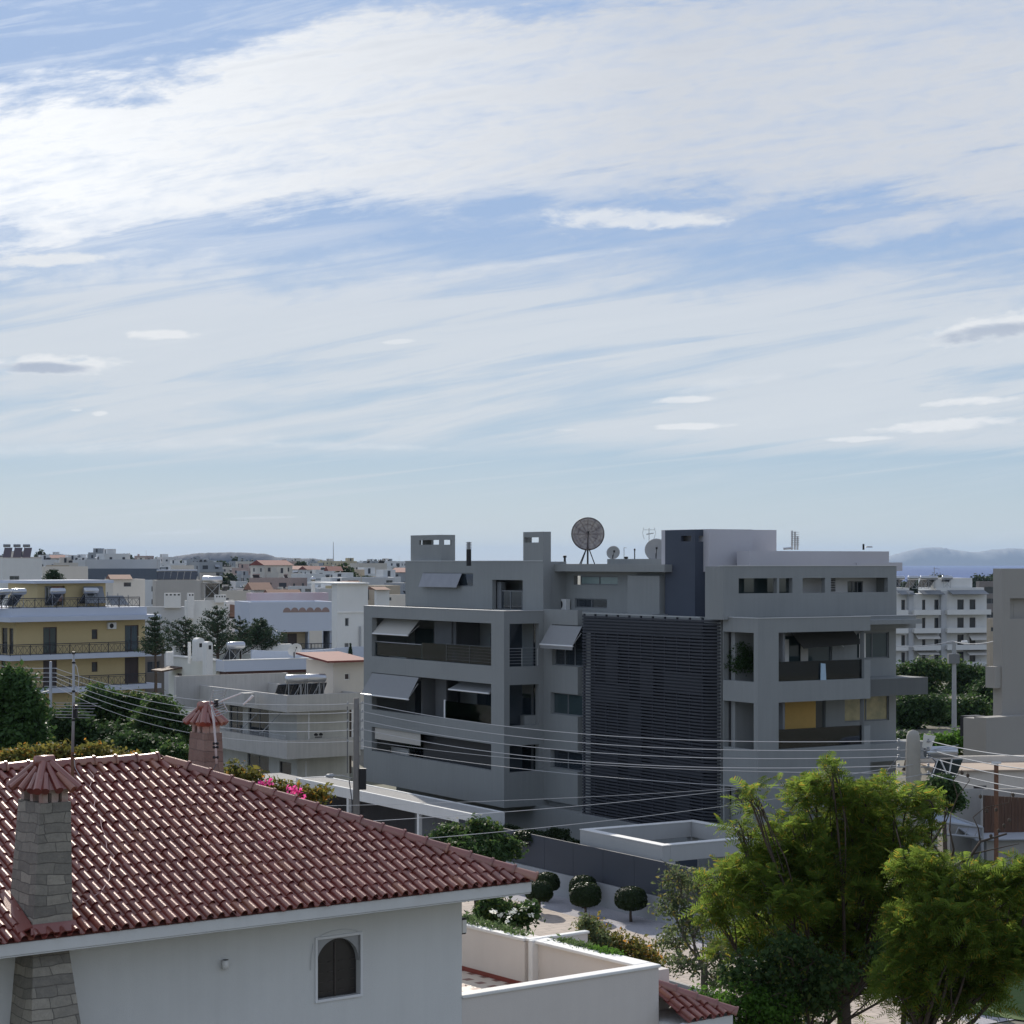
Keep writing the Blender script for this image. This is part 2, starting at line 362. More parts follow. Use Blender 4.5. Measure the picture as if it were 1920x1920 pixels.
M = dict(
 grey=mat('grey_render', (.262, .274, .272), .85, .09, .30, .2, 60, streak=.30),
 greyw=mat('pale_grey_render', (.50, .49, .52), .85, .06, .5, .1, 60, streak=.1),
 dark=mat('anthracite_render', (.060, .072, .098), .7, .1, .5, .1, 50),
 slat=mat('anthracite_metal_slats', (.052, .055, .066), .6, .15, 2, 0, spec=.25),
 white=mat('white_render', (.67, .67, .65), .85, .08, .45, .35, 70, streak=.22),
 cap=mat('white_stone_coping', (.76, .75, .72), .7, .1, 2.5, .2, 30),
 cream=mat('cream_render', (.62, .58, .52), .85, .07, .6, .15, 60, streak=.15),
 yellow=mat('yellow_render', (.50, .40, .215), .85, .07, .5, .15, 60, streak=.12),
 stain=mat('stained_grey_render', (.46, .45, .43), .9, .16, .7, .2, 50, streak=.35),
 bluew=mat('bluish_white_render', (.50, .54, .62), .85, .05, .5, .1, 60),
 conc=mat('concrete', (.36, .345, .32), .9, .12, 2, .3, 40, streak=.2),
 gravel=mat('roof_gravel', (.40, .39, .37), .95, .3, 9, .9, 55, fine=.4),
 roofscreed=mat('pale_roof_screed', (.60, .55, .46), .9, .15, .6, .1, 30),
 soffit=mat('soffit_paint', (.33, .33, .33), .85),
 int=mat('dark_interior', (.045, .047, .05), .8, .3, 1.2),
 intl=mat('interior_wall', (.17, .175, .18), .85, .1, 1.0),
 glass=glassmat('window_glass'), glassb=glassmat('bluish_window_glass', (.05, .075, .08), .05, 1.0),
 clear=clearglass('balustrade_glass', (.62, .70, .72), .35),
 frame=mat('grey_aluminium', (.16, .17, .18), .45, .05, 3, spec=.5), framew=mat('white_aluminium', (.72, .72, .72), .4, .03),
 frameb=mat('dark_brown_shutter', (.065, .05, .05), .5, .1), steel=mat('steel', (.42, .43, .44), .38, .12, 5, spec=.5, metal=.7),
 galv=mat('galvanised_steel', (.36, .37, .38), .55, .15, 4, spec=.4, metal=.2),
 black=mat('black_plastic', (.02, .02, .022), .5), iron=mat('dark_ironwork', (.035, .035, .04), .5, spec=.4),
 awn=mat('grey_awning_cloth', (.26, .265, .27), .9, .05, 3, streak=.05), awnl=mat('beige_awning_cloth', (.48, .46, .42), .9, .05, 3),
 ac=mat('white_painted_metal', (.68, .68, .67), .45, .05, 3, spec=.4),
 tank=mat('polished_tank', (.50, .51, .53), .3, .05, 4, spec=.6, metal=.8), coll=mat('solar_glass', (.03, .035, .045), .12, .2, 3, spec=.9),
 wood=mat('weathered_pole_wood', (.19, .175, .16), .9, .2, 3, .4, 30, streak=.4), rust=mat('rusty_steel', (.20, .10, .06), .8, .3, 5, .2, 40),
 wire=mat('aluminium_cable', (.42, .43, .45), .75, .05, spec=.15), wired=mat('dark_cable', (.12, .12, .13), .6),
 pot=mat('terracotta', (.42, .18, .10), .8), plast=mat('pvc_pipe', (.6, .6, .6), .4),
 redtile=mat('far_red_tiles', (.20, .055, .045), .8, .25, 2, .3, 8), brown=mat('brown_paint', (.10, .05, .045), .6),
 bark=mat('bark', (.085, .065, .05), .95, .3, 4, .6, 25), barkl=mat('pale_bark', (.17, .15, .12), .95, .3, 4, .6, 25),
)
# ================================================================ plant builders
def rdirs(n, up=-.3):
    v = rng.normal(0, 1, (n * 3 + 20, 3)); v /= np.linalg.norm(v, axis=1)[:, None]; v = v[v[:, 2] > up][:n]
    while len(v) < n:
        w_ = rng.normal(0, 1, (n, 3)); w_ /= np.linalg.norm(w_, axis=1)[:, None]; v = np.concatenate([v, w_[w_[:, 2] > up]])[:n]
    return v
def quads_at(c, nrm, size, aspect=.6, jitter=.35):
    """leaf blades: c centres, nrm normals, random spin; a diamond-like quad each"""
    n = len(c); r = rng.normal(0, 1, (n, 3)); a = np.cross(nrm, r); a /= np.linalg.norm(a, axis=1)[:, None] + 1e-9; b = np.cross(nrm, a)
    s = (size * (1 + jitter * rng.normal(0, 1, n)).clip(.4, 1.9))[:, None]
    bend = nrm * s * .22
    V_ = np.stack([c - a * s, c - b * s * aspect + bend * .3, c + a * s - bend, c + b * s * aspect + bend * .3], 1).reshape(-1, 3)
    return V_, np.arange(n * 4).reshape(n, 4)
def clumps(blobs, n, shell=.55, up=-.45):
    """points in the outer part of a set of ellipsoids, denser where the ellipsoids are larger"""
    w = np.array([(b[3] * b[4] * b[5]) ** (2 / 3) for b in blobs]); w /= w.sum(); P_ = []; D_ = []
    for b, k in zip(blobs, (w * n).round().astype(int).clip(1)):
        d = rdirs(k, up); r = rng.uniform(shell, 1.0, k) ** .8; lump = 1 + .16 * np.sin(d[:, 0] * 5 + b[0]) * np.cos(d[:, 2] * 4 + b[1])
        P_.append(np.array(b[:3]) + d * (np.array(b[3:6]) * (r * lump)[:, None])); D_.append(d)
    return np.concatenate(P_), np.concatenate(D_)
def crown_broad(blobs, nclump, per, leaf, spread, shell=.5, aspect=.6, up=-.5, flat=.5):
    p, d = clumps(blobs, nclump, shell, up); n = len(p)
    c = np.repeat(p, per, 0) + rng.normal(0, spread, (n * per, 3)) * (1, 1, .7); nn = np.repeat(d, per, 0) * .5 + rng.normal(0, .6, (n * per, 3)) + (0, 0, flat)
    nn /= np.linalg.norm(nn, axis=1)[:, None]
    return quads_at(c, nn, leaf, aspect)
def crown_frond(blobs, nros, per=9, L=.5, npin=7, shell=.45, up=-.45, wid=.30):
    """feathery leaves: rosettes of arching fronds with paired narrow leaflets"""
    p, d = clumps(blobs, nros, shell, up); n = len(p); p = p + d * (rng.normal(0, .13, n)[:, None]) + rng.normal(0, .12, (n, 3))
    o = np.repeat(p, per, 0); az = rng.uniform(0, 2 * pi, n * per); el = rng.uniform(-.8, 1.15, n * per)
    dr = np.stack([np.cos(az) * np.cos(el), np.sin(az) * np.cos(el), np.sin(el)], 1) + np.repeat(d, per, 0) * .35; dr /= np.linalg.norm(dr, axis=1)[:, None]
    side = np.cross(dr, (0, 0, 1.)); side /= np.linalg.norm(side, axis=1)[:, None] + 1e-9; upv = np.cross(side, dr); rl = rng.normal(0, .75, n * per)[:, None]; side, upv = side * np.cos(rl) + upv * np.sin(rl), upv * np.cos(rl) - side * np.sin(rl)
    Ls = L * rng.uniform(.5, 1.3, n * per); out = []
    for k in range(npin):
        t = (k + .8) / npin; base = o + dr * (Ls * t)[:, None] + np.array((0, 0, -1.)) * (Ls * .32 * t * t)[:, None]
        ln = (Ls * wid * (sin(pi * min(.97, t * .85 + .12)) ** .7))[:, None]; wd = (Ls * .5 / npin * .85)[:, None]
        for sg in (-1, 1):
            tip = base + side * sg * ln + dr * ln * .55 - upv * ln * .22
            out.append(np.stack([base - dr * wd * .5, base + dr * wd * .5, tip + dr * wd * .25, tip - dr * wd * .35], 1))
    V_ = np.stack(out, 1).reshape(-1, 3); return V_, np.arange(len(V_)).reshape(-1, 4)
def curve(p, q, sag, k=6, wob=0.0):
    p = np.array(p, float); q = np.array(q, float); L = np.linalg.norm(q - p); off = rng.normal(0, wob * L, 3); ts = np.linspace(0, 1, k)
    return [p + (q - p) * t + np.array((0, 0, sag * L)) * 4 * t * (1 - t) + off * sin(pi * t) for t in ts]
def limbs(base, fork, blobs, r0, twig=5, lean=None, extra=None, tr=.012):
    mb = MB(); base = np.array(base, float); fork = np.array(fork, float)
    tp = curve(base, fork, 0, 6, .05); mb.tube(tp, [r0 * (1.25 if i == 0 else 1 - .25 * i / 5) for i in range(6)], 8)
    for b in blobs:
        c = np.array(b[:3]); m = min(b[3:6]); rl = r0 * .42 * (.6 + .4 * min(1, m / 1.2))
        cv = curve(fork - (0, 0, .1), c - (0, 0, m * .2), -.10, 7, .07); mb.tube(cv, list(np.linspace(rl, rl * .35, 7)), 6)
        for _ in range(twig):
            e = c + rdirs(1, -.2)[0] * np.array(b[3:6]) * rng.uniform(.6, 1.0); st = cv[rng.integers(3, 7)]
            cc = curve(st, e, .06, 5, .08); mb.tube(cc, list(np.linspace(rl * .38, tr, 5)), 5)
            for _ in range(2):
                e2 = e + rng.normal(0, .32, 3) * m; mb.tube(curve(cc[3], e2, .03, 3, .05), [tr * 1.3, tr * .9, tr * .5], 4, False)
    return mb
def pblobs(bl, d):
    """(column, row, half width, half height[, nearer/farther by m]) -> ellipsoids at about the distance d"""
    out = []
    for q in bl:
        dd = d + (q[4] if len(q) > 4 else 0); x, y, z = P(q[0], q[1], dd); s = dd / F
        out.append((x, y, z, q[2] * s, max(q[2], q[3]) * s * .85, q[3] * s))
    return out
def plant(name, label, cat, bpx, d, blobs, leaf_fn, leaf_m, bark=None, r0=.15, fork=.45, group=None, twig=5, zb=0.0, forkpt=None, tr=.012):
    """a tree or shrub with its base on the ground below the column bpx"""
    bx = (bpx - 960) / F * d; zb = float(zb); e = empty(name, (bx, d, zb), 0, label, cat, group)
    lb = [(b[0] - bx, b[1] - d, b[2] - zb, *b[3:6]) for b in blobs]
    top = max(b[2] for b in lb); low = min(b[2] for b in lb)
    fk = forkpt or (np.mean([b[0] for b in lb]) * .45, np.mean([b[1] for b in lb]) * .45, max(low * .9, top * fork))
    limbs((0, 0, -.1), fk, lb, r0, twig, tr=tr).build('trunk', bark or M['bark'], e, smooth=True)
    V_, q = leaf_fn(lb); npmesh('crown', V_, q, leaf_m, e)
    return e
LF = dict(
 jac=leafmat('feathery_leaves', (.105, .155, .022), (.062, .105, .016), (.20, .16, .02), .58),
 dark=leafmat('dark_glossy_leaves', (.022, .048, .016), (.040, .075, .022), None, .30, .7),
 citrus=leafmat('citrus_leaves', (.045, .085, .022), (.025, .052, .018), (.09, .12, .03), .38, .65),
 pale=leafmat('pale_green_leaves', (.105, .135, .060), (.055, .080, .035), (.22, .19, .05), .40),
 bright=leafmat('bright_green_leaves', (.07, .155, .020), (.04, .095, .016), None, .45),
 autumn=leafmat('yellowing_leaves', (.15, .13, .025), (.055, .070, .020), (.30, .15, .02), .42),
 pine=leafmat('pine_needles', (.028, .066, .018), (.050, .10, .024), None, .22, .6),
 conif=leafmat('conifer_foliage', (.022, .042, .024), (.036, .062, .032), None, .15, .6),
 box=leafmat('clipped_leaves', (.026, .044, .012), (.014, .026, .009), None, .2, .5),
 far=leafmat('far_foliage', (.035, .055, .022), (.022, .038, .018), None, .2, .7),
 pink=leafmat('pink_bracts', (.62, .07, .24), (.45, .05, .20), None, .4),
 white=leafmat('white_petals', (.75, .75, .70), (.6, .62, .55), None, .3),
 succ=leafmat('trailing_green', (.055, .09, .045), (.10, .15, .05), None, .3),
)
# ================================================================ the setting
def sst(x, a, b):
    t = np.clip((x - a) / (b - a), 0, 1); return t * t * (3 - 2 * t)
def terrain(x, y):
    x = np.asarray(x, float); y = np.asarray(y, float); r = x / np.maximum(np.abs(y), 60)
    hl = 2.0 * sst(y, 300, 800) + 1.5 * sst(y, 700, 1600) - 3 * sst(y, 2400, 5000)
    hl = hl + 5.5 * sst(-r, .13, .22) * sst(y, 350, 1100)
    hr = -2.5 * sst(y, 150, 420) - 32 * sst(y, 600, 3200)
    w = sst(r, -.03, .10); w = np.where(y < 120, 0, w)
    return (hl * (1 - w) + hr * w)
def make_ground():
    ys = np.concatenate([np.linspace(-120, 300, 43), np.geomspace(310, 9500, 60)])
    us = np.linspace(-1, 1, 81)
    X = []; N = len(us)
    for y in ys:
        wdt = 160 + abs(y) * .62
        x = us * wdt; X.append(np.stack([x, np.full(N, y), terrain(x, np.full(N, y)) - .02], 1))
    V_ = np.concatenate(X); f = []
    i, j = np.meshgrid(np.arange(len(ys) - 1), np.arange(N - 1), indexing='ij'); a = (i * N + j).ravel()
    fs = np.stack([a, a + 1, a + N + 1, a + N], 1)
    m = mat('dry_ground', (.17, .155, .125), .95, .2, .05, .3, 3, col2=(.09, .10, .055), fine=.1)
    o = npmesh('ground', V_, fs, m, smooth=True); tag(o, kind='structure')
make_ground()
def make_sea():
    m = mat('sea_water', (.032, .078, .225), .9, .25, .0012, .5, .02, spec=.12)
    o = MB().quad((-30000, 2300, -24), (30000, 2300, -24), (30000, 44000, -24), (-30000, 44000, -24)).build('sea', m); tag(o, kind='structure')
make_sea()
def ridge(name, prof, d, depth, base, m, nz):
    """a rounded range: prof gives its skyline as (column, row) pairs for a ridge at distance d"""
    px = np.array([p[0] for p in prof], float); py = np.array([p[1] for p in prof], float)
    n = 140; cols = np.linspace(px[0], px[-1], n); top = H - (np.interp(cols, px, py) - 1055) / F * d
    top += nz * (np.interp(np.arange(n), np.arange(0, n, 2), rng.normal(0, 1, n // 2)))
    vs_ = []; K = 13
    for k in range(K):
        t = k / (K - 1); yy = d + (t - .5) * 2 * depth; hgt = sin(pi * t) ** .8
        jit = rng.normal(0, .05, n) * (0 if k == K // 2 else 1)
        x = (cols - 960) / F * d; vs_.append(np.stack([x, np.full(n, yy) + np.sin(x / depth * 3) * depth * .1, base + (top - base) * np.clip(hgt + jit * hgt, 0, 1)], 1))
    V_ = np.concatenate(vs_); i, j = np.meshgrid(np.arange(K - 1), np.arange(n - 1), indexing='ij'); a = (i * n + j).ravel()
    o = npmesh(name, V_, np.stack([a, a + 1, a + n + 1, a + n], 1), m, smooth=True); tag(o, kind='structure')
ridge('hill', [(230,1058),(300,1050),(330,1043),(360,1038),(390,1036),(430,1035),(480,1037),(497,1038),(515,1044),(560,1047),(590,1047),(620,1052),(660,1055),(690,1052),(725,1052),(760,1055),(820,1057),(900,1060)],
      7400, 150, -2, mat('haze_blue_scrub_hill', (.010, .018, .040), .95, .25, .002, 0, col2=(.018, .028, .045)), .8)  # blue of the distance haze is put into the hill's base colour
ridge('mountain', [(1540,1056),(1620,1050),(1670,1042),(1690,1036),(1720,1029),(1750,1026),(1770,1028),(1800,1033),(1825,1036),(1860,1031),(1900,1028),(1950,1029),(2040,1038),(2160,1056)],
      27000, 600, -26, mat('island_rock', (.26, .27, .27), .95, .2, .001), 3.0)
hz = MB().box(-21000, 21000, -260, 43000, -45, 330).build('haze', None); hz.data.materials.clear()
def hazemat():
    m = bpy.data.materials.new('haze'); m.use_nodes = True; nt = m.node_tree; nt.nodes.clear()
    o = nt.nodes.new('ShaderNodeOutputMaterial'); v = nt.nodes.new('ShaderNodeVolumePrincipled')
    v.inputs['Color'].default_value = (.50, .67, .92, 1); v.inputs['Density'].default_value = 2.5e-5; v.inputs['Anisotropy'].default_value = .1
    nt.links.new(v.outputs[0], o.inputs['Volume']); return m
hz.data.materials.append(hazemat()); tag(hz, kind='stuff')
hz.display_type = 'WIRE'
# ================================================================ the near white house under red tiles
HS = Frame(1000, 35.0, 1 / 1.32, 'tiled_roof_house', 'white rendered house with a red barrel tile hip roof, tapered stone chimney and walled terrace', 'house')
TZ = HS.Z(1650); HW = 4.7; PT = .415      # eave height, half width, pitch
def tilemat():
    m = bpy.data.materials.new('clay_tiles'); m.use_nodes = True; nt = m.node_tree; b = nt.nodes['Principled BSDF']
    g = nt.nodes.new('ShaderNodeNewGeometry'); r = V(nt, g.outputs['Random Per Island']); tc = nt.nodes.new('ShaderNodeTexCoord'); o = V(nt, tc.outputs['Object'])
    n1 = noise(nt, o, 1.1, 5, .65); n2 = noise(nt, o, 14, 4, .7)
    c = mixc(nt, (r * .75 + n2 * .35 - .1).clamp(), (.115, .013, .012), (.19, .028, .022))
    c = mixc(nt, ((n1 - .55) * 3.2 + (n2 - .5) * 1.2).clamp() * .55, c, (.13, .055, .045))
    c = mixc(nt, (noise(nt, o, 7, 5, .8)).ss(.60, .72) * .6, c, (.34, .25, .19))
    c = mixc(nt, (r * 5.17)._m('FRACT').ss(.90, .96) * .5, c, (.30, .12, .06))
    nt.links.new(c.k, b.inputs['Base Color'])
    rg = n2 * .18 + .30; nt.links.new(rg.k, b.inputs['Roughness']); b.inputs['Specular IOR Level'].default_value = .9; b.inputs['IOR'].default_value = 1.85; b.inputs['Specular Tint'].default_value = (1.0, .80, .68, 1)
    bm = nt.nodes.new('ShaderNodeBump'); bm.inputs['Strength'].default_value = .25; bm.inputs['Distance'].default_value = .01
    nt.links.new(noise(nt, o, 60, 3, .6).k, bm.inputs['Height']); nt.links.new(bm.outputs[0], b.inputs['Normal'])
    return m
TILE = tilemat()
TPROF = [(0, 0), (.004, .040), (.024, .074), (.055, .086), (.086, .076), (.110, .044), (.118, .0), (.158, -.014), (.2, .0)]
def tile_slope(mp, L, w, pitch, hip0=True, hip1=True, row=.335, name='tiles', parent=None, pt=.2, skip=None):
    """mp(s, t, h): s along the eave, t plan distance up the slope, h height off the slope"""
    vs_ = []; qs = []
    sl_ = sqrt(1 + pitch * pitch); rt = row / sl_
    nc = int(L / pt)
    for c_ in range(nc):
        s0 = c_ * pt
        tm = w
        for k in range(int(w / rt) + 2):
            t0 = k * rt - .03; t1 = (k + 1) * rt + .04
            lim = lambda s: min([w] + ([s] if hip0 else []) + ([L - s] if hip1 else []))
            if t0 > max(lim(s0), lim(s0 + pt)) - .01: break
            if skip and skip(s0 + pt / 2, (t0 + t1) / 2): continue
            jx = rng.normal(0, .0045) + .006 * sin(c_ * .55) * cos(k * .8); jh = rng.normal(0, .004); jt = rng.normal(0, .009)
            A_ = []; B_ = []; D_ = []
            for (ds, h) in TPROF:
                s = s0 + ds * pt / .2 + jx; l = max(lim(s), -.03)
                A_.append(mp(s, min(t0 + jt, l), h + .024 + jh)); B_.append(mp(s, min(t1, l), h * .86 + .004 + jh)); D_.append(mp(s, min(t0 + jt, l), h + .008 + jh if h > .02 else h + .006))
            n = len(vs_); vs_ += A_ + B_ + D_; m_ = len(TPROF)
            for i in range(m_ - 1):
                qs.append((n + i + 1, n + i, n + m_ + i, n + m_ + i + 1)); qs.append((n + 2 * m_ + i + 1, n + 2 * m_ + i, n + i, n + i + 1))
    o = npmesh(name, np.array(vs_), np.array(qs), TILE, parent or HS.e, smooth=True)
    md = o.modifiers.new('edges', 'EDGE_SPLIT'); md.split_angle = R(50)
    return o
CR = 1 / sqrt(1 + PT * PT)
LL = 15.0
roof = MB()
# boarded slopes under the tiles
zt = TZ - .02
E0, E1, R0, R1 = (0, 0, zt), (-LL, 0, zt), (-HW, HW, zt + HW * PT), (-LL + HW, HW, zt + HW * PT)
E2, E3 = (0, 2 * HW, zt), (-LL, 2 * HW, zt)
roof.add([E0, E1, E2, E3, R0, R1], [(1, 0, 4, 5), (0, 2, 4), (2, 3, 5, 4), (3, 1, 5), (0, 1, 3, 2)])
ROOF = roof.build('roof', mat('roof_boards', (.2, .07, .055), .9), HS.e)
def slope_front(s, t, h): return (-s, t - h * PT * CR, TZ + t * PT + h * CR)
def slope_side(s, t, h): return (-t + h * PT * CR, s, TZ + t * PT + h * CR)
def slope_back(s, t, h): return (-LL + s, 2 * HW - t + h * PT * CR, TZ + t * PT + h * CR)
tile_slope(slope_front, LL, HW, PT, name='roof_tiles', parent=ROOF)
o = tile_slope(lambda s, t, h: slope_side(2 * HW - s, t, h), 2 * HW, HW, PT, name='roof_tiles', parent=ROOF)
o = tile_slope(lambda s, t, h: slope_back(s, t, h), LL, HW, PT, name='roof_tiles', parent=ROOF)
def ridge_caps(p0, p1, parent, r=.105, step=.40, name='ridge_cap'):
    p0 = np.array(p0, float); p1 = np.array(p1, float); L = np.linalg.norm(p1 - p0); d = (p1 - p0) / L
    side = np.cross(d, (0, 0, 1)); side /= np.linalg.norm(side); up = np.cross(side, d); n = int(L / step); vs_ = []; qs = []
    for k in range(n):
        a = k * step; b = a + step + .05
        j = rng.normal(0, .004, 2)
        for (t, rr) in ((a, r * 1.10), (b, r * .88), (a, r * .98), (a + .035, r * 1.26), (a - .005, r * 1.26)):
            for q in range(9):
                th = pi * (q / 8 * 1.16 - .08); vs_.append(p0 + d * t + side * (cos(th) * rr + j[0]) + up * (sin(th) * rr * .95 + j[1]))
        m0 = len(vs_) - 45
        for q in range(8):
            qs.append((m0 + q + 1, m0 + q, m0 + 9 + q, m0 + 10 + q)); qs.append((m0 + 18 + q, m0 + 19 + q, m0 + 1 + q, m0 + q))
            qs.append((m0 + 27 + q, m0 + 28 + q, m0 + 37 + q, m0 + 36 + q))
            qs.append((m0 + q, m0 + q + 1, m0 + 28 + q, m0 + 27 + q)); qs.append((m0 + 36 + q, m0 + 37 + q, m0 + q + 1, m0 + q))
    # the collars: end rings standing proud of each cap
    o = npmesh(name, np.array(vs_), np.array(qs), TILE, parent, smooth=True); md = o.modifiers.new('edges', 'EDGE_SPLIT'); md.split_angle = R(50); return o
hp = lambda p, dz=.045: (p[0], p[1], p[2] + dz)
ridge_caps(hp((0.04, -.04, TZ - .02)), hp(R0, .07), ROOF)
ridge_caps(hp(R0, .06), hp(R1, .06), ROOF)
ridge_caps(hp((0, 2 * HW, TZ)), hp(R0, .07), ROOF); ridge_caps(hp((-LL, 0, TZ)), hp(R1, .07), ROOF)
# eave: boxed white fascia
fa = MB()
g0, g1 = -.03, .14
for (x0, x1, y0, y1) in ((-LL + .02, -.02, .02, .10), (-LL + .02, -.02, 2 * HW - .1, 2 * HW - .02), (-.10, -.02, .103, 2 * HW - .103), (-LL + .02, -LL + .1, .103, 2 * HW - .103)):
    fa.box(x0, x1, y0, y1, TZ - .21, TZ - .03)
fa.box(-LL + .03, -.03, .03, .09, TZ - .235, TZ - .213)
XW = HS.A(866, .875)
fa.box(-LL + .12, -.12, .105, .90, TZ - .20, TZ - .16); fa.box(XW - .02, -.12, .905, 2 * HW - .12, TZ - .20, TZ - .16)
fa.box(-LL + .3, XW + .12, .875 - .12, .875 - .002, TZ - .32, TZ - .203); fa.box(-LL + .3, XW + .06, .875 - .06, .875 - .001, TZ - .40, TZ - .323)
fa.build('eave_fascia', M['white'], ROOF, bevel=.012)
# walls
wx0, wx1 = HS.A(590, .875), HS.A(679, .875); wz1, wz0 = HS.Z(1746, (wx0 + wx1) / 2, .875) , HS.Z(1872, (wx0 + wx1) / 2, .875)
wz1 = HS.Z(1758, wx0, .875); wz0 = HS.Z(1881, wx0, .875)
wm = MB(); wall_holes(wm, 'y', .875, 1.125, -LL + .9, XW, -1, TZ - .15, [(wx0 + .03, wx1 - .03, wz0 + .03, wz1 - .03)])
wm.box(XW - .25, XW, 1.128, 2 * HW - .9, -1, TZ - .15); wm.box(-LL + .9, XW, 2 * HW - .897, 2 * HW - .7, -1, TZ - .15); wm.box(-LL + .6, -LL + .897, .9, 2 * HW - .7, -1, TZ - .15)
wm.build('wall', M['white'], HS.e)
# arched window behind a square insect screen
win = MB()
for (a, b, c, d) in ((wx0, wx0 + .045, wz0, wz1), (wx1 - .045, wx1, wz0, wz1), (wx0 + .045, wx1 - .045, wz0, wz0 + .045), (wx0 + .045, wx1 - .045, wz1 - .045, wz1)):
    win.box(a, b, .845, .885, c, d)
WIN = win.build('window', M['framew'], HS.e, bevel=.006); WIN['label'] = 'arched window behind a square white screen frame'
def arch_plate():
    a0, a1, b0, b1 = wx0 + .045, wx1 - .045, wz0 + .045, wz1 - .045; r_ = (a1 - a0) / 2 - .005; cx_ = (a0 + a1) / 2; zs_ = b1 - .02 - r_
    arc = [(cx_ + r_ * cos(pi * k / 24), zs_ + r_ * sin(pi * k / 24)) for k in range(25)]
    mb = MB()
    for k in range(24):
        (xa, za), (xb, zb) = arc[k], arc[k + 1]
        mb.add([(xa, .90, za), (xb, .90, zb), (xb, .90, b1), (xa, .90, b1)], [(0, 1, 2, 3)])
        mb.add([(xa, .90, za), (xb, .90, zb), (xb, 1.02, zb), (xa, 1.02, za)], [(3, 2, 1, 0)])
    mb.build('arch_reveal', mat('arch_grey', (.40, .40, .40), .9), WIN)
    pn = MB().box(a0, a1, 1.0, 1.02, b0, b1); pn.build('pane', mat('arch_window_dark', (.035, .030, .028), .35, .3, 3, spec=.5), WIN)
    sh = MB()
    for k in range(4):
        for j in range(6):
            xx = a0 + .08 + k * (a1 - a0) / 4; zz = b0 + .08 + j * .16; 
            if zz < b1 - .35: sh.box(xx, xx + .10, .985, .999, zz, zz + .012)
    sh.box(cx_ - .012, cx_ + .012, .98, .999, b0, b1 - .1)
    sh.build('shutter', mat('shutter_wood', (.075, .062, .055), .6), WIN)
arch_plate()
cb = MB(); cx_ = (wx0 + wx1) / 2; rr = (wx1 - wx0) / 2
cb.tube([(cx_ - rr - .09, .855, wz0 + .55), (cx_ - rr - .075, .855, wz0 + .75), (cx_ - rr - .04, .855, wz0 + .98)], .007, 5)
cb.tube([(cx_ + (rr - .05) * cos(t), .858, wz1 - .05 + .13 * sin(t)) for t in np.linspace(.15 * pi, .85 * pi, 12)], .006, 5); cb.build('cable', M['plast'], HS.e)
# lamps on the wall
for (px_, py_) in ((40, 1828), (421, 1808)):
    lx = HS.A(px_, .84); lz = HS.Z(py_, lx, .84)
    l = MB().lathe([(.001, .07), (.05, .07), (.055, .0), (.05, -.07), (.001, -.07)], 14, lx, .81, lz).build('wall_lamp', M['cap'], HS.e, smooth=True)
    MB().box(lx - .015, lx + .015, .85, .875, lz - .02, lz + .02).build('bracket', M['ac'], l)
    MB().lathe([(.001, .078), (.046, .078), (.048, .072)], 14, lx, .81, lz).build('lamp_rim', M['black'], l)
fx = XW + .10; fz = HS.Z(1738, XW, .95)
fl = MB(); fl.box(fx - .05, fx + .05, .95, 1.20, fz - .14, fz + .14); FL = fl.build('floodlight', M['black'], HS.e, bevel=.015)
MB().box(fx - .045, fx + .04, .93, .949, fz - .11, fz + .11).build('lens', M['cap'], FL); MB().box(XW, fx - .052, 1.0, 1.15, fz - .02, fz + .02).build('bracket', M['black'], FL)
# stone work
def stonemat(name, ca, cb_, cm, sc, rough=.9):
    m = bpy.data.materials.new(name); m.use_nodes = True; nt = m.node_tree; b = nt.nodes['Principled BSDF']; b.inputs['Roughness'].default_value = rough
    tc = nt.nodes.new('ShaderNodeTexCoord'); sp = nt.nodes.new('ShaderNodeSeparateXYZ'); nt.links.new(tc.outputs['Object'], sp.inputs[0])
    x, y, z = (V(nt, sp.outputs[i]) for i in range(3)); o = V(nt, tc.outputs['Object'])
    nn = noise(nt, o, 1.6, 2, .5)
    vv = vec(nt, x + y * .97 + (nn - .5) * .30 + z * .03, z + (nn - .5) * .16)
    bs = []
    for (sq, row, wd) in ((.9, sc, sc * 2.2),):
        bt = nt.nodes.new('ShaderNodeTexBrick'); nt.links.new(vv.k, bt.inputs['Vector']); bt.inputs['Scale'].default_value = 1
        bt.inputs['Row Height'].default_value = row; bt.inputs['Brick Width'].default_value = wd; bt.inputs['Mortar Size'].default_value = .007
        bt.inputs['Mortar Smooth'].default_value = .3; bt.offset = .37; bt.squash = 2.3; bt.squash_frequency = 3; bt.offset_frequency = 2
        bt.inputs['Color1'].default_value = (0, 0, 0, 1); bt.inputs['Color2'].default_value = (1, 1, 1, 1); bt.inputs['Mortar'].default_value = (.5, .5, .5, 1)
        bs.append(bt)
    bt = bs[0]; sh = V(nt, bt.outputs['Color'])
    n2 = noise(nt, o, 9, 5, .7); n3 = noise(nt, o, 34, 4, .7)
    c = mixc(nt, (sh * .8 + (n2 - .5) * .9 + .1).clamp(), ca, cb_)
    c = mixc(nt, (n3 - .45).clamp() * .9, c, tuple(q * .55 for q in ca))
    c = mixc(nt, V(nt, bt.outputs['Fac']) * .8, c, cm)
    nt.links.new(c.k, b.inputs['Base Color'])
    hh = V(nt, bt.outputs['Fac']) * -.8 + n2 * .8 + n3 * .3 + sh * .3
    bm = nt.nodes.new('ShaderNodeBump'); bm.inputs['Strength'].default_value = .8; bm.inputs['Distance'].default_value = .03; nt.links.new(hh.k, bm.inputs['Height']); nt.links.new(bm.outputs[0], b.inputs['Normal'])
    return m
ST1 = stonemat('slate_stone', (.16, .148, .128), (.37, .335, .275), (.11, .10, .085), .15)
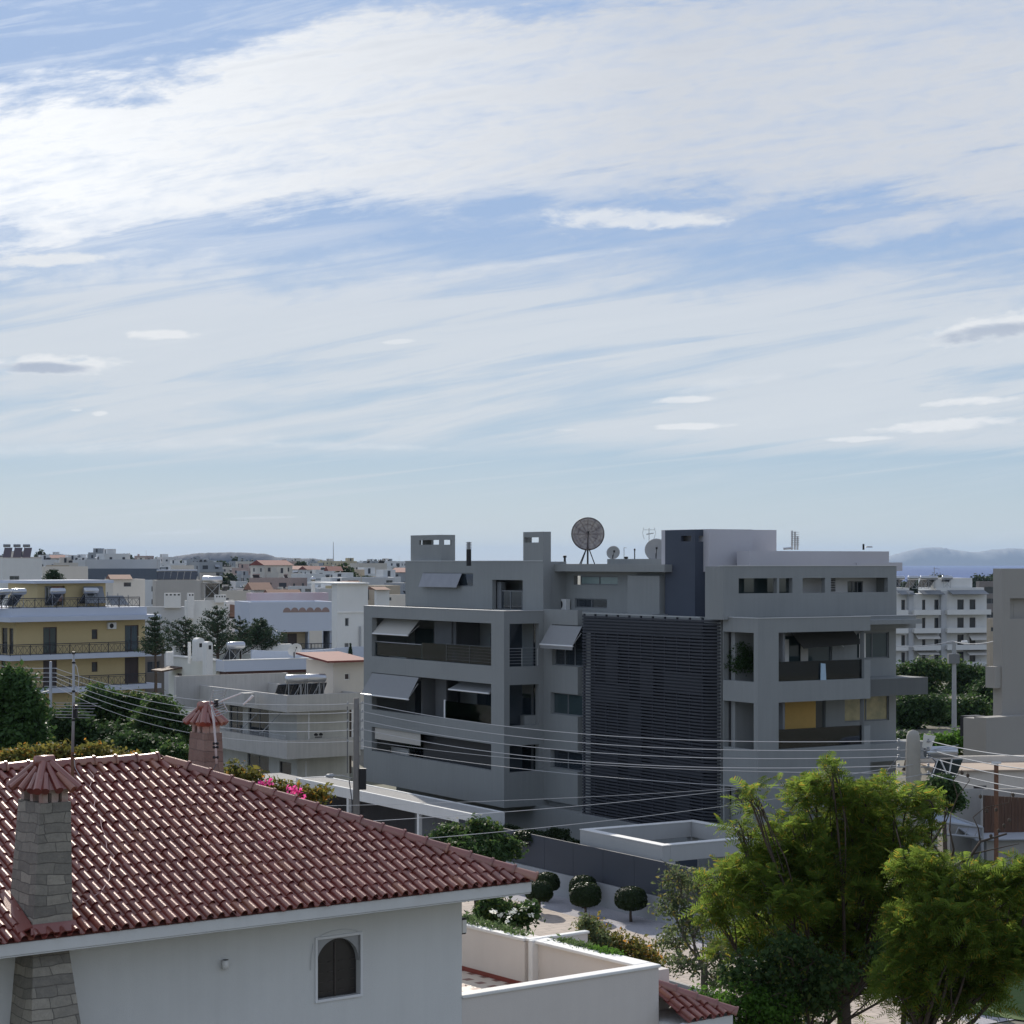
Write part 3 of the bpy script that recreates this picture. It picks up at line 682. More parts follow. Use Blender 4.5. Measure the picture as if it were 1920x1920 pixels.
ST2 = stonemat('rose_stone', (.20, .135, .11), (.31, .235, .195), (.15, .11, .095), .21)
def frustum(mb, lo, hi, zl, zh):
    """lo/hi: (x0,x1,y0,y1) at the heights zl/zh"""
    P_ = [(r[i], r[j], z) for r, z in ((lo, zl), (hi, zh)) for i, j in ((0, 2), (1, 2), (1, 3), (0, 3))]
    return mb.add(P_, [(0, 3, 2, 1), (4, 5, 6, 7), (0, 1, 5, 4), (1, 2, 6, 5), (2, 3, 7, 6), (3, 0, 4, 7)])
def tile_cap(x0, x1, y0, y1, z0, h, parent, nroll=3):
    cx, cy = (x0 + x1) / 2, (y0 + y1) / 2; mb = MB(); ap = (cx, cy, z0 + h)
    base = [(x0, y0), (x1, y0), (x1, y1), (x0, y1)]; k_ = .18
    tp = [(cx + (x - cx) * k_, cy + (y - cy) * k_) for x, y in base]
    mb.add([(x, y, z0) for x, y in base] + [(x, y, z0 + h * (1 - k_)) for x, y in tp], [(0, 1, 5, 4), (1, 2, 6, 5), (2, 3, 7, 6), (3, 0, 4, 7), (4, 5, 6, 7), (3, 2, 1, 0)])
    cap = mb.build('chimney_cap', TILE, parent)
    rl = MB()
    for i in range(4):
        a, b = base[i], base[(i + 1) % 4]; ta, tb = tp[i], tp[(i + 1) % 4]
        out = np.array((b[1] - a[1], a[0] - b[0])); out = out / np.linalg.norm(out) * .03
        for k in range(nroll):
            f = (k + .5) / nroll; p = (a[0] + (b[0] - a[0]) * f + out[0], a[1] + (b[1] - a[1]) * f + out[1], z0 - .015)
            g = .5 + (f - .5) * .55; ft = 1 if abs(f - .5) < .2 else .62
            q = (ta[0] + (tb[0] - ta[0]) * g, ta[1] + (tb[1] - ta[1]) * g, z0 + h * (1 - k_) + .01); q = tuple(p[j] + (q[j] - p[j]) * ft for j in range(3))
            rl.tube([p, q], [.062, .046], 10)
        rl.tube([(a[0], a[1], z0 - .01), (ta[0], ta[1], z0 + h * (1 - k_) + .03)], [.068, .055], 10)
    rl.build('cap_tiles', TILE, cap, smooth=False)
    d_ = .09
    rd = MB(); rd.tube([(cx - .14, cy, z0 + h * .93), (cx + .14, cy, z0 + h * .93)], d_, 12); rd.build('cap_ridge', TILE, cap, smooth=True)
def chimney(x0, x1, y0, y1, zb, z1, zt_, m, flare, parent, low=None):
    """zb base, z1 top of the stone, zt_ top of the vents"""
    mb = MB(); e = flare
    frustum(mb, (x0 - e[0], x1 + e[1], y0 - e[2], y1 + e[3]), (x0, x1, y0, y1), zb, z1)
    if low: frustum(mb, *low)
    c = mb.build('chimney', m, parent)
    v = MB(); t = .10; i_ = .03; pl = mat('chimney_plaster', (.50, .42, .37), .9, .25, 5, .4, 30, col2=(.33, .16, .12))
    X0, X1, Y0, Y1 = x0 + i_, x1 - i_, y0 + i_, y1 - i_; w_ = X1 - X0; d_ = Y1 - Y0
    for (a, b, p_, q) in ((X0, X0 + t, Y0, Y0 + t), (X1 - t, X1, Y0, Y0 + t), (X0, X0 + t, Y1 - t, Y1), (X1 - t, X1, Y1 - t, Y1),
                      ((X0 + X1) / 2 - .05, (X0 + X1) / 2 + .05, Y0 + .002, Y0 + t), ((X0 + X1) / 2 - .05, (X0 + X1) / 2 + .05, Y1 - t, Y1 - .002),
                      (X0 + .002, X0 + t, (Y0 + Y1) / 2 - .05, (Y0 + Y1) / 2 + .05), (X1 - t, X1 - .002, (Y0 + Y1) / 2 - .05, (Y0 + Y1) / 2 + .05)):
        v.box(a, b, p_, q, z1, zt_ - .06)
    v.box(X0 - .02, X1 + .02, Y0 - .02, Y1 + .02, zt_ - .06, zt_); v.build('vent', pl, c)
    MB().box(X0 + .13, X1 - .13, Y0 + .13, Y1 - .13, z1 - .02, zt_ - .07).build('flue', M['black'], c)
    return c
cx0, cx1 = HS.A(76, .16), HS.A(133, .16); cdp = .78; cz1 = HS.Z(1507, cx0, .16); cz2 = HS.Z(1481, cx0, .16); czb = HS.Z(1740, cx0, .16)
CH = chimney(cx0, cx1, .16, .16 + cdp, czb - .35, cz1, cz2, ST1, (.14, .03, .0, .12), HS.e)
tile_cap(cx0 - .10, cx1 + .08, .05, cdp + .24, cz2, .40, CH)
lo = MB(); frustum(lo, (cx0 - .24, cx1 + .22, -.02, .874), (cx0 - .06, cx1 + .02, .28, .874), czb - 2.3, TZ - .24); frustum(lo, (cx0 - .50, cx1 + .5, -.4, .874), (cx0 - .24, cx1 + .22, -.02, .874), czb - 5.3, czb - 2.3)
c2_ = lo.build('chimney', ST1, HS.e); c2_['label'] = 'lower stone chimney breast below the eave'
fl_ = MB(); fl_.slab((cx0 - .22, .02, TZ + .04), (cx1 + .06, .02, TZ + .04), (cx1 + .06, .155, TZ + .16), (cx0 - .16, .155, TZ + .16), .03)
fl_.slab((cx0 - .40, .05, TZ + .08), (cx0 - .15, .10, TZ + .14), (cx0 - .07, 1.1, TZ + .53), (cx0 - .22, 1.1, TZ + .49), .03)
fl_.build('flashing', TILE, CH)
# rear rose stone chimney
bx0, by0 = -2.36, 7.45
bz1 = HS.Z(1376, bx0, by0); bz2 = HS.Z(1357, bx0, by0)
CH2 = chimney(HS.A(383, by0), HS.A(416, by0), by0, HS.B(356, HS.A(383, by0)), TZ - .2, bz1, bz2, ST2, (.10, .08, .10, .08), HS.e)
CH2['label'] = 'rose stone chimney behind the hip, with an aerial on it'
X2, X3, Y3 = HS.A(383, by0), HS.A(416, by0), HS.B(356, HS.A(383, by0))
tile_cap(X2 - .07, X3 + .06, by0 - .07, Y3 + .07, bz2, .34, CH2)
# terrace
XR = HS.A(1235, .875); TT = HS.Z(1866, XW, .875); TF = TT - .95
YJ = HS.B(989, XR - .35); YK = HS.B(866, XR - .42)
tr = MB(); tr.box(XW + .002, XR, .875, 1.07, -1, TT - .06); tr.box(XR - .30, XR, 1.072, YK, -1, TT - .062)
tr.box(XR - .42, XR - .302, YJ, YK + 1.5, TF - .3, TT - .06); tr.box(XR - .35, HS.A(1095, YJ), YJ - .12, YJ - .002, -1, TT - .04)
tr.box(XR + .002, XR + .9, YJ - 2.8, YJ - .122, -1, TT - .30)
tr.box(XR + .002, XR + .75, YJ + .002, YK + 1.5, -1, TT - .22)
TER = tr.build('terrace', mat('warm_white_render', (.66, .61, .56), .85, .08, .7, .2, 60, streak=.12), HS.e)
cp = MB(); cp.box(XW + .004, XR + .03, .84, 1.11, TT - .06, TT); cp.box(XR - .38, XR + .03, 1.112, YJ - .15, TT - .06, TT + .002)
cp.build('coping', M['cap'], TER, bevel=.015); cp = MB(); cp.box(XR - .45, XR - .27, YJ + .01, YK + 1.5, TT - .055, TT + .01); cp.box(XR - .40, HS.A(1095, YJ) + .03, YJ - .15, YJ + .008, TT - .04, TT + .012)
cp.build('coping', M['cap'], TER, bevel=.015); cp = MB(); cp.box(XR - .45, XR - .29, YJ - .28, YJ - .152, TF, TT + .006)
cp.build('coping', M['cap'], TER, bevel=.015)
def floortiles():
    m = bpy.data.materials.new('terrace_tiles'); m.use_nodes = True; nt = m.node_tree; b = nt.nodes['Principled BSDF']; b.inputs['Roughness'].default_value = .55
    tc = nt.nodes.new('ShaderNodeTexCoord'); sp = nt.nodes.new('ShaderNodeSeparateXYZ'); nt.links.new(tc.outputs['Object'], sp.inputs[0]); x, y = (V(nt, sp.outputs[i]) for i in range(2))
    fx_ = (x / .42)._m('FRACT') - .5; fy_ = (y / .42)._m('FRACT') - .5
    d = (fx_._m('ABSOLUTE').mx(fy_._m('ABSOLUTE'))); f = d.ss(.235, .225)
    g = (d.ss(.488, .495)) * .5
    n1 = noise(nt, V(nt, tc.outputs['Object']), 3, 4, .6)
    c = mixc(nt, f, mixc(nt, n1, (.70, .61, .50), (.58, .49, .40)), (.24, .13, .10)); c = mixc(nt, g, c, (.4, .34, .3))
    nt.links.new(c.k, b.inputs['Base Color']); return m
MB().box(XW + .003, XR - .303, 1.073, YK + .3, TF - .12, TF).build('terrace_floor', floortiles(), TER)
sk = MB(); rm = mat('red_skirting', (.22, .05, .035), .6); sk.box(XR - .318, XR - .304, 1.08, YJ, TF + .002, TF + .09); sk.box(XR - .44, XR - .423, YJ, YK, TF + .002, TF + .09); sk.box(XW + .006, XR - .32, 1.074, 1.088, TF + .002, TF + .09)
sk.build('skirting', rm, TER)
# low tiled roof over the entrance at the right
lx1 = HS.A(1377, .2); lz = HS.Z(1900, lx1, .2); lw = min(1.9, lx1 - XR - .03)
def low_front(s, t, h): return (lx1 - s, .2 + t - h * .45 * .912, lz + t * .45 + h * .912)
lr = tile_slope(low_front, lx1 - XR, lw, .45, True, False, name='lower_roof')
lr['label'] = 'small lower tiled roof beside the terrace wall'
tile_slope(lambda s, t, h: (lx1 - t + h * .45 * .912, .2 + 4.0 - s, lz + t * .45 + h * .912), 4.0, lw, .45, True, True, name='roof_tiles', parent=lr)
tt = lw
ridge_caps((lx1 + .03, .17, lz + .01), (lx1 - tt, .2 + tt, lz + tt * .45 + .05), lr)
lf = MB(); lf.box(XR + .01, lx1 - .02, .22, .30, lz - .2, lz - .03); lf.box(lx1 - .1, lx1 - .02, .302, 4.0, lz - .2, lz - .03); lf.box(XR + .01, lx1 - .12, .303, 3.9, lz - .15, lz - .1); lf.build('eave_fascia', M['white'], lr)
MB().box(XR + .005, lx1 - .6, .9, 3.6, -1, lz - .151).build('wall', M['white'], HS.e)
# ================================================================ the large grey apartment block
GB = Frame(945, 109.2, .6146, 'apartment_block', 'large modern grey apartment block with an anthracite slatted screen and deep balconies', 'building')
g = GB; gm = M['grey']
LV = [(9.63, 11.93), (6.46, 8.66), (3.98, 5.42)]; ZP = 12.6; ZB = 2.12; ZU = 15.15
BL = g.B(682); GX = 2.8; BS0 = g.B(1092, GX); BS1 = g.B(1341, GX - .45); BR = g.B(1425, GX)
XQ = g.A(1028, 0); XQ = GX
# left wing: frame facade with deep balconies
bl0, bl1 = g.B(921, 0), g.B(697, 0)
mb = MB()
wall_holes(mb, 'x', 0, .35, 0, BL, ZB, ZP, [(bl0, bl1, a, b) for a, b in LV])
ra0, ra1 = g.A(952, 0), g.A(1010.5, 0)
wall_holes(mb, 'y', 0, .35, .352, XQ, ZB, ZP, [(ra0, ra1, a, b) for a, b in LV])
for (a, b) in LV: mb.box(.352, GX, .352, BL - .3, a - 1.05 + .75, a - .03) if False else mb.box(.352, GX - .002, .352, BL - .302, a - .98, a - .72)
mb.box(.352, GX - .002, .352, BL - .302, ZB, ZB + .25)
mb.box(.352, GX - .003, BL - .3, BL, ZB, ZP - .001)
# main body
wall_holes(mb, 'x', GX, GX + .25, g.B(1352, GX), BL, ZB - .0, ZP - .02, [])
mb.box(2.0, 13, BR + 1.0, BL - .4, -.5, ZB - .002)  # base block added under the soffit to keep the ground there dark
body = MB(); 
mb.box(.36, 14, .36, BL - .004, ZP - .32, ZP - .12)         # roof slab of the left wing
mb.box(GX + .254, 13.6, BR + 4.6, BL - .01, ZB, ZP - .33)
mb.box(GX + .254, 13.6, BR + .36, BR + 4.597, ZB, 3.6)
GW = mb.build('wall', gm, g.e)
# interiors seen through the openings
def recess(b0, b1, a, b, fittings):
    """on the back wall x = GX of a balcony: window leaves and wall pieces"""
    for (p0, p1, z0, z1, kind) in fittings:
        y0, y1 = b1 + (b0 - b1) * p0, b1 + (b0 - b1) * p1; y0, y1 = sorted((y0, y1))
        fm, pm = (M['frame'], M['glass']) if kind == 'd' else (M['frame'], M['glassb'])
        window(g, 'x', GX - .05, y0, y1, a + z0, min(a + z1, b + .25), fm, pm, nm=2 if y1 - y0 > 1.6 else 1, depth=.049)
recess(bl0, bl1, 8.93, 11.6, [(.02, .36, .0, 2.4, 'g'), (.66, .76, 0, 2.3, 'd'), (.80, .87, .9, 2.1, 'd')])
recess(bl0, bl1, 5.76, 8.4, [(.02, .42, 0, 2.4, 'd'), (.55, .98, 0, 2.3, 'd')])
recess(bl0, bl1, 3.28, 5.3, [(.02, .40, 0, 2.0, 'd'), (.45, .98, 0, 2.0, 'd')])
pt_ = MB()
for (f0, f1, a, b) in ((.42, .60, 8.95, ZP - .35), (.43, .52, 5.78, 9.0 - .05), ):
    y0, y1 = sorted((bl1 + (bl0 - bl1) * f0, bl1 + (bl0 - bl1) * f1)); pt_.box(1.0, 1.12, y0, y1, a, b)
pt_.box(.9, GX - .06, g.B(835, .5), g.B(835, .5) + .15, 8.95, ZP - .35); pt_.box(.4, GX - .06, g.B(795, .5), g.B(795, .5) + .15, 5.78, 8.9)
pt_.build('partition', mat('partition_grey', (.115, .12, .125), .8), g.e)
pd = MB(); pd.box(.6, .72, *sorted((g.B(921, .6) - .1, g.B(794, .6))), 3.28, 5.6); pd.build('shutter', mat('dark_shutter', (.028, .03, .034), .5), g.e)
# things on the left balconies
MB().tube([(.20, g.B(790, .2), 10.5), (.20, bl1, 10.5)], .022, 6).build('handrail', M['steel'], g.e)
mbg = MB(); mbg.box(.19, .205, g.B(790, .2), bl1 - .1, 9.7, 10.45); mbg.build('balustrade_glass', M['clear'], g.e)
mbg = MB(); mbg.box(.19, .205, bl0 + .02, g.B(790, .2) - .05, 9.66, 10.62); mbg.build('balustrade_glass', M['clear'], g.e)
railing(g, [(.16, bl0), (.16, g.B(838, .2))], 9.63, 10.65, M['frame'], bars='h', r=.006, post=3)
mbg = MB(); mbg.box(.19, .205, bl0 + .02, g.B(834, .2), 6.5, 7.45); mbg.build('balustrade_glass', M['clear'], g.e)
MB().box(.17, .25, g.B(835, .2), g.B(833, .2), 6.47, 7.5).build('railing_post', M['framew'], g.e)
railing(g, [(ra0, .15), (ra1, .15)], 9.63, 10.6, M['steel'], bars='h', r=.012, post=1.2)
for (a, b) in LV: # windows behind the corner openings
    window(g, 'x', GX - .05, .5, 1.5, a - .6, b + .1, M['frame'], M['glass'], depth=.049)
    MB().box(ra0 + .03, g.A(979, .8), .8, .9, a - .65, b + .15).build('window', M['glass'], g.e)
MB().box(g.A(985, .3), g.A(1010, .3), .36, .95, 5.8, 6.95).build('partition', M['grey'], g.e)
def awning(y0, y1, zt, zb, xi, xo, m, parent=g.e, valance=0.0, bar=True, along='x'):
    """sloping cloth from (xi, zt) down to (xo, zb)"""
    o = MB().slab((xi, y0, zt), (xi, y1, zt), (xo, y1 + .05, zb), (xo, y0 - .05, zb), .012).build('awning', m, parent)
    if bar: MB().tube([(xo, y0 - .08, zb - .02), (xo, y1 + .08, zb - .02)], .045, 8).build('front_bar', M['framew'], o)
    if valance: MB().box(xo - .01, xo + .01, y0 - .04, y1 + .04, zb - valance, zb - .04).build('valance', m, o)
    mbx = MB(); mbx.tube([(xi, y0 + .1, zt - .35), (xo + .02, y0 + .05, zb - .02)], .02, 6); mbx.tube([(xi, y1 - .1, zt - .35), (xo + .02, y1 - .05, zb - .02)], .02, 6); mbx.build('awning_arm', M['framew'], o)
    return o
awning(g.B(788, .9), g.B(722, .9), 11.9, 11.0, .9, .05, M['awnl'])
awning(g.B(786, 0), g.B(699, 0), 8.62, 7.42, -.02, -.75, M['awn'])
awning(g.B(921, .3) + .1, g.B(846, .3), 8.6, 8.13, 1.1, .18, M['awn'])
MB().box(.10, .13, g.B(788, .1), g.B(703, .1), 4.72, 5.40).build('awning', M['awnl'], g.e)
# middle bay with windows beside the screen
mw = MB()
my1 = g.B(1031, GX - .3)
yc0, yc1 = g.B(1091, GX), g.B(1035, GX)
wins = [(9.75, 10.55), (7.2, 8.6), (4.35, 5.4)]
wall_holes(mw, 'x', GX - .30, GX - .003, BS0, -.002, ZB + .3, ZP + .1, [(g.B(1091, GX - .3), g.B(1035, GX - .3), 9.72, 11.9), (g.B(1087, GX - .3), g.B(1032, GX - .3), 7.1, 8.25), (g.B(1087, GX - .3), g.B(1032, GX - .3), 4.2, 5.2)])
mw.build('wall', gm, g.e)
window(g, 'x', GX - .1, g.B(1087, GX - .3), g.B(1032, GX - .3), 7.1, 8.25, M['frame'], M['glassb'], nm=2, depth=.09)
window(g, 'x', GX - .1, g.B(1087, GX - .3), g.B(1032, GX - .3), 4.2, 5.2, M['frame'], M['glass'], nm=2, depth=.09)
window(g, 'x', GX - .1, g.B(1091, GX - .3), g.B(1035, GX - .3), 9.72, 11.9, M['frame'], M['glass'], nm=3, depth=.09)
awning(g.B(1089, GX - .4), g.B(1030, GX - .4), 11.85, 10.85, GX - .32, GX - .95, M['awn'], valance=.22)
# the slatted screen: curved at its right end
def screen():
    x = GX - .50; path = []
    y0 = g.B(1093, x); y1 = g.B(1336, x); rr = .9
    path.append((x, y0))
    n = 26
    for k in range(1, n + 1): path.append((x, y0 + (y1 + rr - y0) * k / n))
    for k in range(1, 7): t = k / 6 * pi / 2; path.append((x + rr - rr * cos(t), y1 + rr - rr * sin(t)))
    path.append((GX + .0, y1))
    zb, zt_ = 1.0, 12.55
    sl_ = MB(); step = .16
    k = 0; z = zb
    while z < zt_ - .1:
        vs_ = []; fs = []
        for (a, b) in path:
            vs_ += [(a, b, z), (a, b, z + .085)]
        # outward offset for thickness
        out = []
        for i, (a, b) in enumerate(path):
            p = path[max(i - 1, 0)]; q = path[min(i + 1, len(path) - 1)]; d = np.array((q[0] - p[0], q[1] - p[1])); d /= np.linalg.norm(d); nrm = np.array((d[1], -d[0])) * .05
            out.append((a - nrm[0] * -1, b - nrm[1] * -1))
        vs_ = [(a, b, z) for a, b in path] + [(a, b, z + .085) for a, b in path] + [(a, b, z) for a, b in out] + [(a, b, z + .085) for a, b in out]; N = len(path)
        for i in range(N - 1):
            fs += [(i, i + 1, N + i + 1, N + i), (2 * N + i + 1, 2 * N + i, 3 * N + i, 3 * N + i + 1), (N + i, N + i + 1, 3 * N + i + 1, 3 * N + i), (i + 1, i, 2 * N + i, 2 * N + i + 1)]
        fs += [(0, N, 3 * N, 2 * N), (N - 1, 3 * N - 1, 4 * N - 1, 2 * N - 1)]
        sl_.add(vs_, fs); z += step
    S = sl_.build('slatted_screen', M['slat'], g.e)
    po = MB(); L = y0 - (y1 + rr); npo = 10
    for k in range(npo + 1):
        yy = y0 - L * k / npo; po.box(x + .055, x + .13, yy - .05, yy + .05, zb, zt_)
    # closed panels: some bays have boards behind the slats
    for (k0, k1, za, zc) in ((0, 10, 11.55, 12.35), (2, 3, 9.0, 11.0), (4, 5, 4.6, 8.2), (3, 4, 8.0, 9.0), (7, 10, 8.9, 9.8), (1, 4, 8.0, 8.95), (5, 6, 8.6, 10.2), (6, 10, 4.8, 5.6), (1, 3, 4.0, 5.3), (8, 9, 1, 4)):
        po.box(x + .056, x + .11, y0 - L * k1 / npo, y0 - L * k0 / npo, za, zc)
    po.build('screen_frame', mat('screen_frame_dark', (.036, .04, .052), .5), S)
    cp_ = MB(); cp_.box(x - .06, x + .1, y1 + rr, y0, zt_, zt_ + .05); cp_.build('top_rail', M['steel'], S)
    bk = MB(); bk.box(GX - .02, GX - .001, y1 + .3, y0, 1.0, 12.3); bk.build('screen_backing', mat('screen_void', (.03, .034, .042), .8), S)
screen()
# right wing
w3 = MB(); fr_b = g.B(1357, GX); br0 = BR
RA0, RA1 = g.A(1460, BR), g.A(1620.5, BR); RE = g.A(1632, BR); RF = g.A(1680, BR + 2.2)
wall_holes(w3, 'x', GX - .12, GX + .2, BR, g.B(1356, GX - .1), ZB - .6, ZP, [(g.B(1417, GX), g.B(1360, GX), a, b) for a, b in LV[:2]] + [(g.B(1417, GX), g.B(1362, GX), 1.5, 4.6)])
wall_holes(w3, 'y', BR + .002, BR + .32, GX + .202, RE, ZB - 1.2, ZP, [(RA0, RA1, a, b) for a, b in LV[:2]] + [(RA1 + .001, RE + .5, 9.65 + .85, 11.93), (RA1 + .001, RE + .5, 7.35, 8.66), (GX + .9, RE - .6, 1.6, 3.5)])
RB = BR + 2.2
hole_w = [(g.A(1607, RB), g.A(1667, RB), 10.45, 11.75), (g.A(1584, RB), g.A(1667, RB), 7.35, 8.62), (g.A(1459, RB) , g.A(1560, RB), 9.1, 11.7), (g.A(1455, RB), g.A(1548, RB), 5.9, 8.5)]
wall_holes(w3, 'y', RB, RB + .3, GX + .25, RF, ZB - 1.2, ZP, hole_w)
for z_ in (8.65, 5.45): w3.box(GX + .21, RE, BR + .322, RB - .002, z_ + .05, z_ + .35)
for z_ in (12.3,): w3.box(GX + .21, RF, BR + .323, 14, z_ - .1, z_ + .12)
w3.box(RF - .3, RF, RB + .302, 12, ZB - 1.2, ZP - .3)
# projecting slabs towards the far side
s1 = g.A(1738, BR + .4)
w3.box(RE + .002, s1, BR + 1.2, RB - .002, 11.95, ZP - .02); w3.box(RE + .002, s1, BR + .33, RB - .002, 8.72, 9.55); w3.box(RF + .002, s1, RB, RB + 5, 11.95, ZP - .022); w3.box(RF + .002, s1, RB, RB + 5, 8.72, 9.2)
w3.box(RE + .002, g.A(1703, RB), BR + .8, RB - .002, 5.48, 6.35)
w3.box(RE + .002, s1, BR + .33, BR + .4, 8.72, 9.56)
w3.build('wall', gm, g.e)
for (h_, pm, nm) in ((hole_w[0], M['glassb'], 2), (hole_w[2], M['glassb'], 2)):
    window(g, 'y', RB + .08, *h_, M['frame'], pm, nm=nm, depth=.09)
cur = mat('yellow_curtain', (.62, .40, .13), .8, .1, 2)
window(g, 'y', RB + .08, *hole_w[1], M['frame'], mat('curtained_glass', (.42, .36, .20), .15, .35, 1.5, spec=.8, col2=(.16, .17, .10)), nm=2, depth=.09, label='wide window with a pale yellow curtain')
w_ = window(g, 'y', RB + .08, *hole_w[3], M['frame'], M['glass'], nm=2, depth=.09)
MB().box(g.A(1462, RB), g.A(1530, RB), RB + .02, RB + .04, 7.15, 8.5).build('blind', cur, w_)
for (a, b) in LV[:2]:
    MB().box(RA0 + .02, RA1 - .02, BR + .17, BR + .185, a + .02, a + .92).build('balustrade_glass', clearglass('dark_glass', (.52, .57, .58), .45), g.e)
    yq = g.B(1400, GX + 1.6)
    MB().box(GX + 1.5, GX + 1.6, g.B(1417, GX + 1.5), g.B(1378, GX + 1.5), a - .6, b).build('window', M['glass'], g.e)
MB().box(GX + 1.62, GX + 1.75, BR + .33, 0 + BR + 2.9, 5.8, 12.2).build('partition', M['intl'], g.e)
MB().box(GX + .25, GX + 1.9, RB + .6, RB + .62, 6, 12).build('partition', M['intl'], g.e)
aw = MB().slab((RA0 + 2.4, RB - .02, 11.95), (RA1 + 1.1, RB - .02, 11.95), (RA1 + 1.0, RB - 1.0, 11.25), (RA0 + 2.5, RB - 1.0, 11.10), .02).build('awning', mat('dark_awning', (.075, .075, .07), .9), g.e)
aw['label'] = 'dark sagging awning seen from below'
for (a_, c_, z_0, z_1, m__) in ((1464, 1480, 9.6, 11.5, M['cap']), (1502, 1516, 9.6, 11.3, M['awnl']), (1612, 1624, 10.5, 11.7, M['cap']), (1500, 1512, 6.3, 8.3, M['awnl'])):
    MB().box(g.A(a_, RB), g.A(c_, RB), RB + .03, RB + .05, z_0, z_1).build('curtain', m__, g.e)  # pale strips standing in for bright sky reflections in the windows
am = MB(); x_a, x_b = RA0 + 2.6, RA1 + .8
for q in (x_a + .9, x_b - .9): am.tube([(q, RB - .1, 11.85), (q + (.45 if q < 6.5 else -.45), RB - .5, 11.45), (q - .1, RB - .95, 11.12)], .022, 5)
am.build('awning_arm', M['framew'], aw)
# penthouses
ph = MB()
Q0 = .55; PX_ = GX; QL = g.B(760, PX_)
wall_holes(ph, 'x', PX_, PX_ + .25, Q0, QL, ZP - .1, ZU + .13, [(g.B(887, PX_), g.B(794, PX_), g.Z(1101, PX_, 5.5), g.Z(1075, PX_, 5.5)), (g.B(980, PX_), g.B(923, PX_), ZP - .05, g.Z(1088, PX_, 2))])
QM = g.A(1062, Q0)
ph.box(PX_ + .252, QM, Q0, Q0 + .25, ZP - .1, ZU + .11); ph.box(PX_ + .252, 11, QL - .25, QL - .002, ZP - .1, ZU + .1)
ph.box(PX_ + .252, 11, Q0 + .252, QL - .252, ZU - .3, ZU - .02)
ph.box(PX_ + 1.6, PX_ + 1.75, Q0 + .253, QL - .253, ZP - .1, ZU - .31)
# middle bay, stepped back
MX = QM + .002; yM1 = g.B(1247, MX)
wall_holes(ph, 'x', MX, MX + .25, yM1, Q0, ZP - .1, ZU - .05, [(g.B(1158, MX), g.B(1076, MX), g.Z(1097, MX, -3), g.Z(1080, MX, -3)), (g.B(1138, MX), g.B(1078, MX), g.Z(1141, MX, -3), g.Z(1123, MX, -3))])
ph.box(MX + .252, 12, yM1, Q0, ZU - .35, ZU - .1)
ph.box(MX - .55, MX - .002, g.B(1238, MX - .5), g.B(1178, MX - .5), ZP - .1, ZU - .62); 
ph.box(MX - .8, MX - .001, g.B(1246, MX - .8), Q0 - .003, ZU - .42, ZU - .04)
ph.box(GX + .2, MX - .01, BS0 - 6.0, Q0 - .01, ZP - .35, ZP - .0)
# rooftop parapet pieces behind
ph.box(MX + 1.5, MX + 7, yM1 - 2, -1.2, ZU - .1, ZU + .25)
# right penthouse
RP = BR + 2.2; PXR = g.A(1356, RP); RG = g.A(1681, RP); pyl = g.B(1322, PXR)
zlo, zhi = g.Z(1112, 6, RP), g.Z(1084, 6, RP)
slots = [(1385, 1457), (1461, 1486), (1505, 1547), (1558, 1665)]
wall_holes(ph, 'y', RP, RP + .28, PXR, RG, ZP - .1, ZU - .12, [(g.A(a, RP), g.A(b, RP), zlo, zhi) for a, b in slots])
wall_holes(ph, 'x', PXR + .001, PXR + .25, RP + .282, pyl, ZP - .1, ZU - .13, [])
ph.box(PXR + .252, RG, RP + .283, pyl, ZU - .5, ZU - .2) ; ph.box(RG - .25, RG, RP + .283, pyl + 3, ZP - .1, ZU - .501)
ph.build('penthouse', gm, g.e)
pi_ = MB(); pi_.box(PXR + .26, g.A(1506, RP + 1.5), RP + 1.5, RP + 1.6, ZP, ZU - .51); pi_.build('window', M['glassb'], g.e)
pw = MB(); wall_holes(pw, 'y', RP + 1.2, RP + 1.3, g.A(1503, RP + 1.2), RG - .26, ZP, ZU - .52, [(g.A(1589, RP + 1.2), g.A(1618, RP + 1.2), zlo - .6, zhi - .18)]); pw.build('partition', mat('white_partition', (.72, .72, .72), .8), g.e)
window(g, 'y', RP + 1.22, g.A(1589, RP + 1.2), g.A(1618, RP + 1.2), zlo - .6, zhi - .18, M['frame'], M['glass'], nm=3, depth=.06)
lv = MB()
for k in range(8): zz = zlo + .05 + k * (zhi - zlo - .05) / 8; lv.box(g.A(1559, RP), g.A(1574, RP), RP + .3, RP + .34, zz, zz + .06)
lv.build('louvre', M['black'], g.e)
# windows of the left penthouse
wpy0, wpy1 = g.B(887, PX_), g.B(866, PX_)
window(g, 'x', PX_ + .06, g.B(887, PX_), g.B(794, PX_), g.Z(1101, PX_, 5.5), g.Z(1075, PX_, 5.5), M['frame'], M['glass'], nm=2)
a_ = MB().slab((PX_ - .03, g.B(867, PX_), g.Z(1076, PX_, 5.5)), (PX_ - .03, g.B(794, PX_), g.Z(1076, PX_, 5.5)), (PX_ - .30, g.B(793, PX_), g.Z(1103, PX_, 5.5)), (PX_ - .30, g.B(864, PX_), g.Z(1103, PX_, 5.5)), .015).build('awning', mat('bluegrey_cloth', (.30, .31, .34), .85), g.e)
window(g, 'x', PX_ + .35, g.B(978, PX_ + .3), g.B(934, PX_ + .3), ZP - .05, g.Z(1108, PX_, 2), M['frame'], M['glass'], nm=2)
MB().box(PX_ + .3, PX_ + .6, g.B(931, PX_), g.B(923, PX_), ZP, g.Z(1092, PX_, 2)).build('shutter', M['frame'], g.e)
